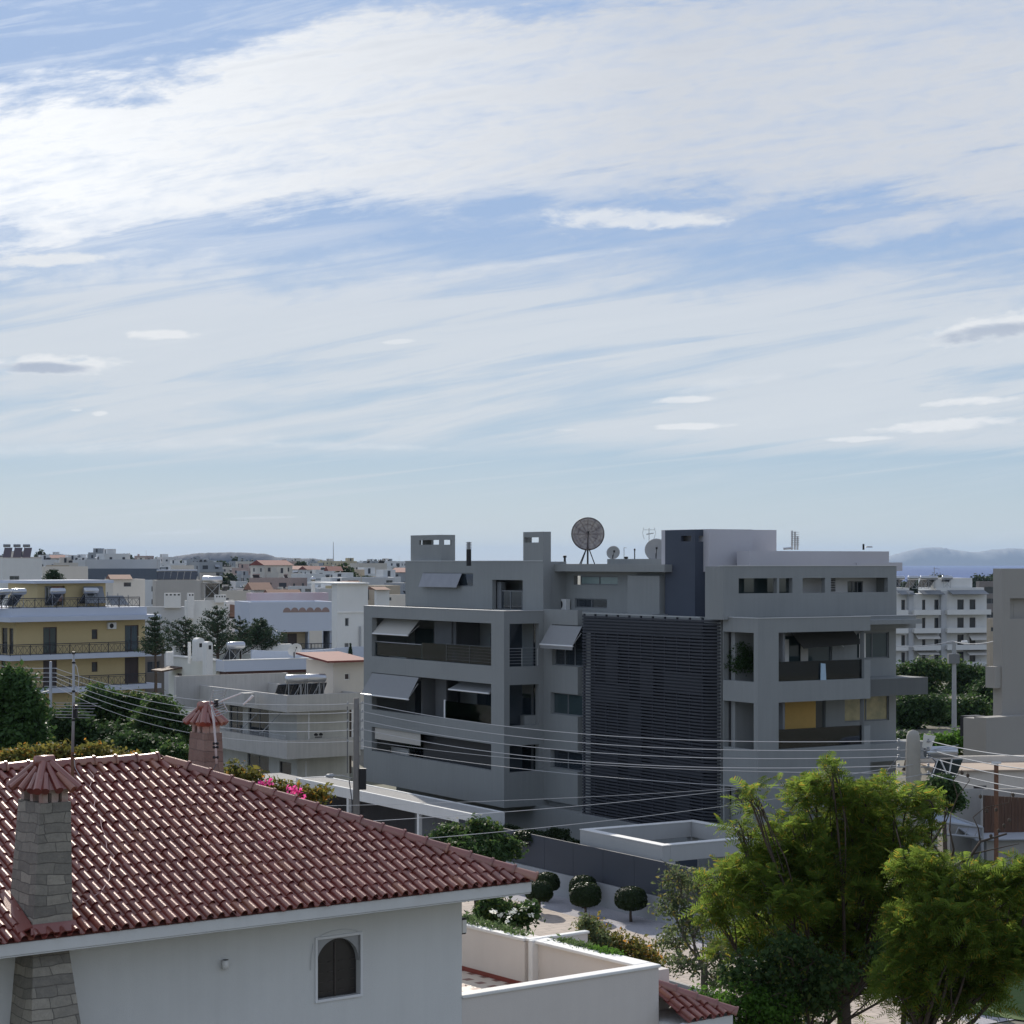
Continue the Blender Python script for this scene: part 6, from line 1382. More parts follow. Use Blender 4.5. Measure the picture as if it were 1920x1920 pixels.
# ---- low house and yard at the right
LH = ghouse('low_house', 'low cream house with a pale terrace roof behind the concrete pole', 1774, 100, .1, 1728, 1990, 1446, M['cream'], [(1825, 1473, 1850, 1490, 'w'), (1913, 1478, 1940, 1500, 'w')], [], para=.05)
MB().box(-.3, LH.W_ + .2, -.2, LH.D_, LH.zt + .002, LH.zt + .06).build('roof', mat('pink_beige_screed', (.46, .38, .30), .9, .15, .4, col2=(.34, .25, .20)), LH.e)
MB().box(-.3, LH.W_ + .2, LH.D_ - .2, LH.D_ + .1, LH.zt + .062, LH.zt + .35).build('parapet', M['cream'], LH.e)
sb = empty('yard_fence', P(1840, 1540, 94)[:2] + (0,), 0.12, 'brown corrugated yard fence at the right edge', 'fence'); z1_ = P(1840, 1487, 94)[2]; mb = MB()
for k in range(40): mb.box(k * .16 - .0, k * .16 + .145, 0 if k % 2 else .02, .05, 0, z1_ - .1 - k * .012)
mb.build('panel', mat('brown_sheet', (.11, .062, .042), .75, .2, 2, streak=.3), sb); MB().tube([(0, -.05, 0), (0, -.05, z1_ + .2)], .06, 6).build('post', M['conc'], sb)
yw = MB().box(0, 3.4, .1, .3, 0, P(1800, 1480, 95)[2]); o = yw.build('yard_wall', M['conc']); o.location = P(1784, 1500, 95)[:2] + (0,); tag(o, 'plain grey yard wall left of the brown corrugated fence', 'wall')
st_ = empty('street_lamp', P(1868, 1540, 90)[:2] + (0,), 0, 'rusty brown pole with a small light cap in front of the cream terrace roof', 'pole'); zt_ = P(1868, 1432, 90)[2]
MB().tube([(0, 0, 0), (0, 0, zt_)], .10, 8).build('pole', M['rust'], st_); MB().box(-.2, .2, -.08, .08, zt_, zt_ + .08).build('cap', M['cap'], st_)
e = empty('solar_water_heater', P(1764, 1470, 97)[:2] + (LH.zt + LH.z0,), .25, 'solar tank on a white frame right of the concrete pole', 'solar heater'); zz = P(1764, 1410, 97)[2] - LH.zt - LH.z0
MB().lathe([(.001, -.80), (.24, -.78), (.28, -.68), (.28, .68), (.24, .78), (.001, .80)], 16, 0, 0, zz, axis='x').build('tank', M['tank'], e, smooth=True); MB().slab((-.1, .1, zz - .4), (1.2, .1, zz - .4), (1.2, 1.1, zz - 1.6), (-.1, 1.1, zz - 1.6), .06).build('solar_panel', M['glassb'], e)
s = MB(); s.tube([(-.5, 0, 0), (-.1, 0, zz - .2)], .04, 5); s.tube([(.4, 0, 0), (-.1, 0, zz - .2)], .04, 5); s.tube([(.4, 0, 0), (.6, 0, zz - .2)], .04, 5); s.tube([(-.6, 0, .03), (.8, 0, .03)], .04, 5); s.build('stand', M['cap'], e)
# steel canopy on a stone pillar
cn = empty('steel_canopy', P(1735, 1600, 90)[:2] + (0,), .35, 'light steel canopy with translucent sheets resting on a pale pillar', 'canopy'); zc = P(1735, 1538, 90)[2]; mb = MB()
A0, A1, A2, A3 = (0, 0, zc), (2.9, 0, zc - .45), (2.9, 4.4, zc - .1), (0, 4.4, zc + .4)
for a, b in ((A0, A1), (A1, A2), (A2, A3), (A3, A0), (A0, A2)): mb.tube([a, b], .07, 6)
mb.tube([(0, 0, zc - .55), (2.9, 0, zc - .9)], .06, 5)
for k in range(6): mb.tube([(k * .5, 0, zc - .55 - k * .06), (k * .5 + .25, 0, zc - .04 - k * .07)], .03, 4)
mb.tube([(2.9, 0, zc - .45), (2.9, 0, 0)], .07, 6); mb.tube([(0.5, .02, zc - .4), (0.5, .02, 0)], .11, 6); mb.build('frame', M['galv'], cn)
MB().slab((0, .05, zc - .03), (2.85, .05, zc - .48), (2.85, 4.3, zc - .14), (0, 4.3, zc + .35), .02).build('sheet', mat('translucent_sheet', (.36, .42, .50), .3, .1, 2), cn)
pl = MB().box(-.36, .34, -.3, .3, 0, zc - .1); o = pl.build('gate_pillar', mat('pillar_render', (.40, .40, .37), .9, .1, 1, .2, 40, streak=.2)); o.location = P(1718, 1600, 86)[:2] + (0,); tag(o, 'pale rendered pillar below the concrete pole, amid the foliage', 'pillar')
sh_ = Frame(1850, 93, .1, 'shed', 'flat shed with a bright corrugated roof behind the bare branches', 'shed'); zt_ = sh_.Z(1562); sh_.box('wall', M['conc'], 0, 6, 0, 3, 0, zt_ - .35); o = MB().slab((-.6, -.3, zt_ - .3), (6.2, -.3, zt_ - .3), (6.2, 2.6, zt_ - .05), (-.6, 2.6, zt_ - .05), .06).build('roof', mat('corrugated_white', (.40, .42, .45), .5, .1, 2), sh_.e)
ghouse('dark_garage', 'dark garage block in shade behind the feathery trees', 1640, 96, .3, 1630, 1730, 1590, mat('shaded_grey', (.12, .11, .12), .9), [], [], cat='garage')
# parked car glimpsed through the leaves
def car():
    e = empty('parked_car', P(1880, 1700, 85)[:2] + (0,), .4, 'dark grey car half hidden by leaves at the right', 'car'); z0 = 0
    pr = [(-2.1, .35), (-2.1, .75), (-1.75, .92), (-1.0, .98), (-.45, 1.42), (.9, 1.45), (1.6, 1.02), (2.05, .92), (2.12, .4)]; n = len(pr); m = MB()
    m.add([(x, -.82, z) for x, z in pr] + [(x, .82, z) for x, z in pr], [tuple(range(n)), tuple(range(n, 2 * n))[::-1]] + [((i + 1) % n, i, n + i, n + (i + 1) % n) for i in range(n)]); m.build('body', mat('car_paint', (.10, .11, .13), .25, .02, spec=.8), e, bevel=.06)
    for (a, b, c, d) in (((-.95, 1.0), (-.47, 1.39), -.7, .7), ((.95, 1.42), (1.55, 1.05), -.7, .7)): MB().slab((a[0] - .0, c, a[1] + .01), (a[0], d, a[1] + .01), (b[0], d, b[1] + .01), (b[0], c, b[1] + .01), .012).build('windscreen', M['glassb'], e)
    for x in (-1.3, 1.3):
        for y in (-.8, .62):
            w = MB().lathe([(.001, 0), (.33, 0), (.34, .09), (.33, .18), (.001, .18)], 18, x, y, .33, axis='y').build('wheel', M['black'], e, smooth=False); MB().lathe([(.001, -.01), (.2, -.012), (.21, 0)], 12, x, y if y < 0 else y + .2, .33, axis='y').build('rim', M['tank'], w)
car()
strip_g = MB().quad((*P(1730, 1900, 70)[:2], .03), (*P(2100, 1900, 66)[:2], .03), (*P(2100, 1860, 78)[:2], .03), (*P(1735, 1860, 76)[:2], .03)).build('lawn', mat('mown_grass', (.055, .105, .022), .95, .35, 2.5, 1.0, 14, col2=(.10, .12, .04), fine=.5)); tag(strip_g, kind='structure')
# ================================================================ trees and plants
J = lambda n, **k: (lambda b: crown_frond(b, n, **k))
plant('jacaranda_tree', 'large feathery yellow-green tree with dark forked limbs in front of the block\'s right wing', 'tree', 1598, 50,
      pblobs([(1530, 1495, 62, 38, .5), (1622, 1505, 64, 40), (1590, 1560, 80, 48, 1), (1500, 1585, 70, 42), (1408, 1500, 22, 14, -1), (1392, 1556, 26, 22), (1440, 1615, 60, 40), (1378, 1668, 62, 42, -.5), (1460, 1690, 80, 52, -1), (1572, 1650, 80, 60),
              (1655, 1565, 44, 50, 1), (1662, 1660, 50, 66, .5), (1540, 1760, 84, 62, .5), (1415, 1775, 76, 58, .5), (1640, 1770, 54, 58, 1), (1480, 1850, 72, 44, 1), (1560, 1445, 26, 14, 0), (1700, 1505, 40, 24, .5), (1750, 1512, 26, 18), (1715, 1560, 34, 34), (1610, 1720, 70, 50, .5), (1470, 1640, 60, 46, .5), (1350, 1720, 40, 30, -.5), (1550, 1850, 70, 44, 1), (1640, 1850, 50, 50, 1), (1705, 1640, 54, 50, 0), (1700, 1720, 56, 50, 0), (1640, 1590, 50, 40), (1520, 1700, 60, 50), (1610, 1800, 66, 50, .5), (1520, 1890, 60, 40, .5)], 50),
      J(2100, per=8, L=.38, npin=6, up=-.45, shell=.40), LF['jac'], r0=.22, forkpt=(-.2, .2, 4.6), twig=5, tr=.012)
plant('jacaranda_tree', 'feathery tree at the right edge, with bare dark twigs reaching up to the canopy', 'tree', 1700, 45,
      pblobs([(1862, 1665, 58, 36), (1905, 1720, 60, 50, 1), (1800, 1730, 60, 44, -.5), (1770, 1668, 30, 26), (1740, 1755, 54, 50), (1860, 1800, 72, 52, .5), (1780, 1840, 56, 46, 1), (1935, 1640, 46, 30), (1740, 1800, 50, 44), (1820, 1770, 60, 40), (1900, 1800, 50, 50), (1700, 1860, 50, 50), (1730, 1640, 46, 36, .5), (1760, 1700, 50, 40), (1700, 1760, 44, 44, .5), (1690, 1830, 40, 40, 1), (1760, 1870, 50, 40, .5), (1830, 1860, 46, 36, .5)], 45),
      J(1500, per=8, L=.36, npin=6, up=-.45, shell=.40), LF['jac'], r0=.2, forkpt=(.3, .1, 4.6), twig=5, tr=.011)
def bare_branches():
    d = 45; x0, _, z0 = P(1700, 1725, d); e = empty('bare_branch_tree', ((1700 - 960) / F * d + .5, d + .6, 0), 0, 'leafless dark branches with seed pods in front of the white canopy at the right', 'tree')
    ox, oy = e.location[0], e.location[1]; mb = MB(); pods = MB()
    def L_(pts, r):
        q = [(P(a, b, d)[0] - ox, 0 + rng.normal(0, .06), P(a, b, d)[2]) for a, b in pts]; mb.tube(q, list(np.linspace(r * .7, r * .25, len(q))), 6); return q
    L_([(1700, 1990), (1712, 1800), (1740, 1700), (1780, 1650), (1830, 1610), (1850, 1585), (1900, 1570)], .09)
    L_([(1790, 1650), (1800, 1600), (1788, 1560), (1795, 1530)], .05); L_([(1780, 1655), (1772, 1610), (1758, 1585), (1775, 1560)], .05)
    L_([(1850, 1585), (1846, 1560), (1838, 1540), (1860, 1520)], .03); L_([(1830, 1610), (1880, 1598), (1925, 1590)], .03); L_([(1795, 1535), (1808, 1500), (1800, 1470), (1815, 1448)], .022)
    L_([(1808, 1500), (1830, 1470), (1826, 1452)], .016); L_([(1740, 1700), (1700, 1600), (1690, 1560)], .04); L_([(1860, 1520), (1905, 1512), (1912, 1490)], .016)
    mb.build('branches', M['bark'], e, smooth=True)
    for (a, b) in ((1862, 1522), (1880, 1520), (1905, 1540), (1912, 1492), (1895, 1550), (1870, 1570), (1826, 1455), (1815, 1450), (1850, 1495), (1885, 1560)):
        p = P(a, b, d); MB().lathe([(.001, -.05), (.035, -.03), (.04, .02), (.001, .05)], 7, p[0] - ox, 0, p[2] - .05).build('seed_pod', M['bark'], e)
bare_branches()
plant('pale_leaved_tree', 'small open tree with pale leaves and one long slanting limb, left of the feathery tree', 'tree', 1338, 66,
      pblobs([(1272, 1650, 34, 26), (1262, 1700, 38, 36), (1320, 1660, 38, 30, 1), (1300, 1740, 44, 34), (1262, 1765, 40, 26, 1), (1345, 1790, 40, 36), (1275, 1810, 44, 24, -1), (1360, 1840, 50, 34)], 66),
      lambda b: crown_broad(b, 430, 11, .072, .16, .35, .45, flat=.2), LF['pale'], M['barkl'], r0=.14, twig=8, tr=.014)
plant('green_shrub', 'bright fresh-green shrub beside the small lower tiled roof', 'shrub', 1400, 47,
      pblobs([(1330, 1888, 52, 36, 1), (1400, 1885, 46, 44), (1450, 1905, 50, 50), (1370, 1940, 60, 40), (1420, 1960, 60, 40)], 47), lambda b: crown_broad(b, 620, 11, .05, .10, .5, .6), LF['bright'], r0=.06)
plant('broadleaf_tree', 'dark leafy tree filling the shade below the feathery crown', 'tree', 1490, 47.5,
      pblobs([(1400, 1830, 56, 44), (1470, 1850, 60, 50), (1440, 1905, 60, 50), (1530, 1880, 50, 50), (1480, 1790, 56, 40), (1560, 1830, 50, 40), (1700, 1840, 44, 50, 1), (1660, 1790, 40, 36, 1), (1740, 1880, 50, 46)], 47.5), lambda b: crown_broad(b, 900, 9, .06, .15, .3, flat=.2), LF['citrus'], r0=.16)
plant('garden_shrub', 'leafy shrub turning yellow in front of the pale pavement', 'shrub', 1160, 58,
      pblobs([(1108, 1745, 22, 26), (1140, 1772, 34, 30), (1180, 1785, 36, 30, .5), (1215, 1800, 28, 26), (1160, 1820, 50, 26)], 58), lambda b: crown_broad(b, 430, 10, .058, .13, .35, .55, flat=.2), LF['autumn'], r0=.05, twig=8)
plant('grey_shrub', 'grey-green twiggy shrub left of the yellowing one', 'shrub', 1112, 57,
      pblobs([(1100, 1740, 18, 24), (1120, 1768, 26, 24), (1095, 1780, 14, 14)], 57), lambda b: crown_broad(b, 160, 10, .055, .11, .3, .4, flat=.1), LF['pale'], r0=.05, twig=8)
plant('citrus_tree', 'bushy mid-green citrus tree between the tiled roof and the anthracite fence', 'tree', 890, 74,
      pblobs([(852, 1578, 44, 30), (905, 1570, 36, 32), (945, 1595, 32, 26), (885, 1600, 62, 30, -1), (820, 1588, 20, 12)], 74), lambda b: crown_broad(b, 900, 12, .085, .15, .55, .5, flat=.3), LF['citrus'], r0=.14)
plant('flowering_bush', 'white-flowering bush with yellowish canes on the terrace planter', 'shrub', 945, 47,
      pblobs([(915, 1712, 30, 26), (955, 1722, 40, 30), (992, 1712, 16, 22), (930, 1700, 26, 16)], 47), lambda b: crown_broad(b, 330, 10, .06, .10, .3, .55, flat=.2), LF['citrus'], r0=.05, twig=8, zb=5.5)
o = bpy.data.objects[-1]
def flowers(parent_label, blobs, n, size, m, name='flowers'):
    e = next(q for q in bpy.data.objects if q.get('label') == parent_label)
    lb = [(b[0] - e.location[0], b[1] - e.location[1], b[2] - e.location[2], *b[3:6]) for b in blobs]
    V_, q = crown_broad(lb, n, 9, size, size * 1.1, .75, .8); npmesh(name, V_, q, m, e)['kind'] = 'stuff'
flowers('white-flowering bush with yellowish canes on the terrace planter', pblobs([(930, 1715, 40, 24), (970, 1715, 36, 30)], 46.4), 9, .04, LF['white'])
plant('bougainvillea', 'pink-flowering climber and thin green stems behind the tiled hip', 'climbing plant', 520, 62,
      pblobs([(440, 1452, 18, 22), (470, 1462, 24, 20), (505, 1478, 22, 14), (540, 1484, 24, 12), (575, 1490, 26, 12), (600, 1492, 16, 14), (540, 1500, 50, 16)], 62), lambda b: crown_broad(b, 330, 9, .075, .14, .35, .5, flat=.2), LF['autumn'], r0=.06, twig=8)
flowers('pink-flowering climber and thin green stems behind the tiled hip', pblobs([(482, 1472, 14, 7), (513, 1466, 8, 5), (556, 1490, 15, 9), (552, 1480, 9, 5)], 61), 15, .055, LF['pink'])
# trailing plants on the terrace wall
def trailing(pts, w, n, m, label, group=None):
    pts = [np.array(p, float) for p in pts]; c = []
    for k in range(n):
        i = rng.integers(0, len(pts) - 1); t = rng.uniform(); c.append(pts[i] + (pts[i + 1] - pts[i]) * t + rng.normal(0, 1, 3) * (w, w, w * .35))
    o0 = pts[0]; V_, q = quads_at(np.array(c) - o0, rdirs(n, -.2), .04, .35, .4); o = npmesh('trailing_plant', V_, q, m); o.location = tuple(o0); tag(o, label, 'plant', group, 'stuff')
def hw(a, b, z): w_ = HS.W(a, b); return (w_[0], w_[1], z)
trailing([hw(XR - .15, YJ + .3, TT + .03), hw(XR - .2, YK - .1, TT + .05), hw(XR - .2, YK + 1.2, TT + .05)], .10, 1500, LF['succ'], 'low green plants trailing along the far stretch of terrace coping')
trailing([hw(XR + .05, YJ - .5, TT - .01), hw(XR + .02, YJ - 1.5, TT - .01)], .09, 900, LF['succ'], 'grey-green plants on the coping in front of the wall corner')
trailing([hw(XR + .02, YJ - 1.6, TT - .01), hw(XR - .0, YJ - 2.3, TT - .01)], .09, 700, LF['bright'], 'fresh green plants on the coping towards the near corner')
# gardens at the left
B1 = lambda n, per, lf, sp, **k: (lambda b: crown_broad(b, n, per, lf, sp, **k))
plant('pine_tree', 'dense rounded dark pine at the left edge in front of the yellow house', 'tree', 25, 112,
      pblobs([(20, 1290, 40, 36), (55, 1330, 26, 34, -1), (5, 1345, 50, 40), (40, 1385, 50, 40, -1), (-20, 1400, 60, 50)], 112), B1(1500, 12, .13, .28, shell=.6), LF['pine'], r0=.25)
lbs = ['leafy green tree below the wires left of the rose chimney', 'darker bushy tree in front of the yellow house\'s lower balcony', 'broad dark tree behind the aerial mast', 'low dark garden tree right of the mast', 'rounded shrub just left of the rose chimney']
for i, (px, d, bl, n, m) in enumerate(((305, 124, [(300, 1345, 34, 40), (330, 1375, 30, 40), (275, 1375, 30, 44)], 900, 'citrus'), (200, 128, [(190, 1320, 38, 30), (225, 1345, 34, 36), (170, 1352, 34, 36), (250, 1318, 20, 18)], 1100, 'citrus'),
        (140, 118, [(130, 1370, 50, 40), (90, 1385, 40, 40), (190, 1395, 50, 40)], 1100, 'dark'), (255, 104, [(250, 1405, 44, 26), (300, 1412, 40, 26), (210, 1415, 34, 22)], 900, 'dark'), (325, 98, [(325, 1420, 24, 14)], 300, 'citrus'))):
    plant('garden_tree', lbs[i], 'tree', px, d, pblobs(bl, d), B1(n, 11, .12, .26, shell=.5), LF[m], r0=.18, group='garden trees at the left')
for i, (px, bl, lb) in enumerate(((70, [(60, 1425, 50, 22), (110, 1420, 34, 26), (20, 1430, 40, 18)], 'yellow-leaved shrub along the ridge at the far left'), (190, [(180, 1422, 34, 24), (225, 1430, 40, 18)], 'yellowing shrub right of the aerial mast behind the ridge'))):
    plant('autumn_shrub', lb, 'shrub', px, 72, pblobs(bl, 72), B1(520, 9, .08, .17, shell=.3, flat=.2), LF['autumn'], r0=.07, twig=7, group='yellowing shrubs behind the ridge')
def tiered(name, label, px, d, ptop, pbase, wpx, tiers, m, arms=9, zb=0.0, droop=.12, irregular=.25, group=None, narms=None):
    """conifers with separate arms of foliage"""
    x, _, zt = P(px, ptop, d); zl = P(px, pbase, d)[2]; s = d / F; Rr = wpx / 2 * s; e = empty(name, (x, d, zb), 0, label, 'tree', group)
    mb = MB(); mb.tube([(0, 0, 0), (.1, 0, (zt - zb) * .5), (0, 0, zt - zb)], [Rr * .10 + .08, Rr * .07 + .05, .03], 7); c = []; nn = []
    for k in range(tiers):
        t = k / (tiers - 1); z = (zl - zb) + (zt - zl) * (t * .97 + .02); rad = Rr * (1 - t) ** .75 + .15
        for a in range(arms):
            az = a / arms * 2 * pi + k * .7 + rng.normal(0, .2); r_ = rad * (1 + rng.normal(0, irregular)); 
            if r_ < .2: continue
            tip = np.array((cos(az) * r_, sin(az) * r_, z + r_ * (droop + rng.normal(0, .08)))); st = np.array((0, 0, z - r_ * .12)); cv = curve(st, tip, -.05, 5)
            mb.tube(cv, [.05, .04, .03, .02, .01], 4, False); L = r_
            n = int(30 * L / s / 10) + 10; ts = rng.uniform(.25, 1.02, n); w_ = L * .055 + .06
            c.append(st + (tip - st) * ts[:, None] + rng.normal(0, 1, (n, 3)) * w_ * (1, 1, .75)); 
    c = np.concatenate(c); mb.build('trunk', M['bark'], e, smooth=True); V_, q = quads_at(c, rdirs(len(c), -.9), 1.7 * s, .45); npmesh('crown', V_, q, m, e); return e
CG = 'open-branched conifers behind the white roofs'
tiered('conifer_tree', 'tall ragged conifer left of the round white chimneys', 407, 158, 1140, 1225, 84, 9, LF['conif'], 7, irregular=.35, droop=.45, group=CG)
tiered('conifer_tree', 'ragged conifer with spreading arms, leftmost of its group', 348, 160, 1160, 1225, 80, 7, LF['conif'], 7, irregular=.35, droop=.4, group=CG)
tiered('conifer_tree', 'conifer standing just above the frame-mounted solar tank', 450, 162, 1158, 1222, 60, 7, LF['conif'], 7, irregular=.35, droop=.45, group=CG)
tiered('conifer_tree', 'full dark conifer in front of the bluish house, rightmost of its group', 488, 164, 1160, 1218, 76, 9, LF['conif'], 10, irregular=.2, droop=.35, group=CG)
tiered('conifer_tree', 'dark conifer close to the right side of the yellow house', 290, 166, 1150, 1225, 50, 8, LF['conif'], 9, irregular=.25, droop=.3, group=CG)
tiered('araucaria_tree', 'small tiered araucaria above the yellow house\'s roof room', 100, 232, 1066, 1094, 38, 6, LF['conif'], 8, irregular=.06, droop=.25)
# park trees behind the right side
for i, (px, d, bl, n, m, lb) in enumerate(((1735, 240, [(1700, 1270, 30, 22), (1745, 1262, 32, 22), (1720, 1300, 40, 30)], 800, 'citrus', 'sunlit tree in front of the far balconies, just right of the grey block'),
      (1800, 250, [(1790, 1262, 24, 22), (1830, 1280, 30, 26), (1810, 1300, 34, 26)], 700, 'citrus', 'tree behind the slim pole, in front of the white apartments'),
      (1720, 190, [(1705, 1335, 34, 30), (1740, 1330, 30, 24), (1690, 1360, 26, 30)], 900, 'dark', 'dark round tree at the grey block\'s right foot'),
      (1790, 195, [(1780, 1345, 40, 32), (1820, 1340, 30, 34), (1760, 1375, 40, 30)], 900, 'citrus', 'broad tree at the foot of the slim pole'),
      (1855, 205, [(1850, 1315, 30, 34), (1870, 1290, 20, 26)], 500, 'dark', 'tree beside the right-edge building\'s lower wing'),
      (1700, 150, [(1700, 1400, 30, 22), (1740, 1405, 30, 18)], 500, 'dark', 'low dark tree behind the concrete pole'),
      (1790, 140, [(1760, 1400, 30, 16), (1805, 1392, 28, 14), (1840, 1400, 22, 16)], 600, 'bright', 'clipped green hedge tree behind the roof-top solar tank'))):
    plant('park_tree', lb, 'tree', px, d, pblobs(bl, d), B1(n, 12, .19 * d / 220, .5 * d / 220, shell=.55), LF[m], r0=.3, group='trees behind the grey block at the right', zb=float(terrain((px - 960) / F * d, d)))
plant('street_tree', 'dark leafy tree right of the concrete pole, above the white canopy', 'tree', 1775, 72, pblobs([(1770, 1480, 24, 22), (1785, 1505, 22, 18), (1740, 1490, 24, 18)], 72), B1(500, 10, .07, .14, shell=.5), LF['dark'], r0=.1)
# ================================================================ the far town
TM = dict(white=mat('town_white', (.60, .61, .61), .9, .12, .3), cream=mat('town_cream', (.52, .49, .44), .9, .12, .3), grey=mat('town_grey', (.30, .32, .34), .9, .12, .3), pinkish=mat('town_pink', (.40, .31, .28), .9), beige=mat('beige_render', (.42, .36, .28), .9), yellowish=mat('town_yellow', (.44, .39, .27), .9))
tdark = mat('far_window_dark', (.04, .045, .055), .5, spec=.4); tred = M['redtile']
def farhouse(x, y, w, dp, st, colour, feat, rz, seed):
    r_ = random.Random(seed); zb = float(terrain(x, y)); hgt = st * 3.05 + .4; mb = MB(); A_ = w / 2
    mb.box(-A_, A_, 0, dp, -3, hgt)
    nb = max(2, int(w / 3.2))
    for k in range(st):
        z = k * 3.05 + .35
        if r_.random() < .6:
            mb.box(-A_ + r_.choice((0, .0, 2)), A_ - r_.choice((0, 0, 2.5)), -1.25, -.01, z - .25, z + (.85 if r_.random() < .6 else .0)); 
        for j in range(nb):
            if r_.random() < .25: continue
            cx = -A_ + (j + .5) * w / nb; ww = r_.choice((.5, .7, 1.1)); tall = r_.random() < .6
            mb.box(cx - ww, cx + ww, -.03, -.012, z + (.1 if tall else .95), z + 2.3, 1)
            if r_.random() < .2: mb.add([(cx - ww - .3, -.05, z + 2.6), (cx + ww + .3, -.05, z + 2.6), (cx + ww + .3, -1.3, z + 1.7), (cx - ww - .3, -1.3, z + 1.7)], [(0, 1, 2, 3)], 0)
        for j in range(max(1, int(dp / 4))): 
            for sx in (-1, 1):
                cy = (j + .5) * dp / max(1, int(dp / 4)); mb.box(*sorted((sx * (A_ + .01), sx * (A_ + .03))), cy - .6, cy + .6, z + .9, z + 2.1, 1)
    if feat == 'a tiled gable':
        yc = dp / 2; mb.add([(-A_ - .4, -.5, hgt), (A_ + .4, -.5, hgt), (A_ + .4, dp + .5, hgt), (-A_ - .4, dp + .5, hgt), (-A_ - .4, yc, hgt + 1.7), (A_ + .4, yc, hgt + 1.7)], [(0, 1, 5, 4), (2, 3, 4, 5), (1, 2, 5), (3, 0, 4), (3, 2, 1, 0)], 2)
    else:
        for (a, b, c, d) in ((-A_, A_, 0, .2), (-A_, A_, dp - .2, dp), (-A_, -A_ + .2, .201, dp - .201), (A_ - .2, A_, .201, dp - .201)): mb.box(a, b, c, d, hgt + .001, hgt + .5)
        if feat in ('a roof room', 'a roof room and tanks'): rx = r_.uniform(-A_ + 2, A_ - 2); mb.box(rx - 2, rx + 2, 2, 6, hgt + .001, hgt + 2.5); mb.box(rx - .6, rx + .3, 1.96, 1.99, hgt + .5, hgt + 2.2, 1)
        if feat in ('rooftop tanks', 'a roof room and tanks'):
            for _ in range(r_.randint(2, 4)):
                rx = r_.uniform(-A_ + .8, A_ - .8); mb.box(rx - .55, rx + .55, 1.2, 1.5, hgt + 1.1, hgt + 1.6); mb.add([(rx - .5, .8, hgt + 1.3), (rx + .5, .8, hgt + 1.3), (rx + .5, 2.0, hgt + .2), (rx - .5, 2.0, hgt + .2)], [(3, 2, 1, 0)], 1)
        if feat == 'an aerial mast': mb.tube([(A_ - 2, 2, hgt), (A_ - 2, 2, hgt + 4)], .07, 4); mb.box(-A_ + 1, -A_ + 2, 2, 3, hgt, hgt + 1.6)
    o = mb.build('town_house', [TM[colour], tdark, tred]); o.location = (x, y, zb); o.rotation_euler = (0, 0, rz); return o, zb
rows = [300, 335, 375, 418, 465, 520, 580, 650, 725, 810, 905, 1010, 1130, 1270, 1430, 1620, 1850, 2150, 2500]
rl = {0: 'nearest', 1: 'second', 2: 'third', 3: 'fourth', 4: 'fifth', 5: 'sixth', 6: 'seventh', 7: 'eighth', 8: 'ninth', 9: 'tenth', 10: 'eleventh', 11: 'twelfth', 12: 'thirteenth', 13: 'fourteenth', 14: 'fifteenth', 15: 'sixteenth', 16: 'seventeenth', 17: 'eighteenth', 18: 'farthest'}
seen = {}; TOWN = []
def zone(px): return 'above the yellow roof' if px < 170 else 'left of the hill' if px < 300 else 'above the panel row' if px < 400 else 'above the arch' if px < 480 else 'above the conifers' if px < 560 else 'left of the tower' if px < 620 else 'above the tower' if px < 700 else 'beside the block'
sd_ = 0
for ri, d in enumerate(rows):
    wpx = 12.5 / d * F; step = wpx * (1.05 if d > 500 else 1.25); px = -60 + random.uniform(0, step)
    while px < 775:
        sd_ += 1; dd = d * random.uniform(.93, 1.08); w = random.uniform(7.5, 13) * (1 if d < 1500 else 1.3); st = random.choice((1, 2, 2, 3, 3)) if d < 700 else random.choice((2, 2, 3, 3, 4))
        if px < 300 and d < 420: px += step; continue
        if d > 1700 and random.random() < .35: px += step; continue
        col = random.choices(list(TM), (9, 4, 3.5, .6, .7, .6))[0]; ft = random.choices(('a roof room', 'rooftop tanks', 'a roof room and tanks', 'a tiled gable', 'an aerial mast', 'a plain parapet'), (4, 3, 3, .9 if d < 900 else .5, 1.5, 1))[0]
        x = (px - 960) / F * dd; rz = random.choice((.5, .62, -.7, -.95, .3, -.25)) + random.uniform(-.1, .1)
        o, zb = farhouse(x, dd, w, random.uniform(8, 13), st, col, ft, rz, sd_)
        stn = {1: 'one', 2: 'two', 3: 'three', 4: 'four'}[st]; lb = f'{col} {stn}-storey house with {ft}, {zone(px)}, {rl[ri]} row'
        seen.setdefault(lb, []).append(o); TOWN.append(o); px += step * random.uniform(.8, 1.35)
for lb, os_ in seen.items():
    for o in os_: tag(o, lb, 'house', 'pale houses of the far town')
# right side: a few roofs between the grey block and the sea
for i, (px, d, w, st, col, ft, lb) in enumerate(((1672, 520, 14, 2, 'white', 'rooftop tanks', 'white house peeping out right behind the grey block'), (1700, 640, 18, 2, 'grey', 'a roof room', 'grey low house at the start of the sea gap'), (1830, 760, 22, 2, 'grey', 'a plain parapet', 'long low grey house under the sea line'), (1875, 620, 16, 2, 'cream', 'a roof room', 'cream house just left of the right-edge building'))):
    o, zb = farhouse((px - 960) / F * d, d, w, 10, st, col, ft, .3, 900 + i); tag(o, lb, 'house', 'roofs between the block and the sea')
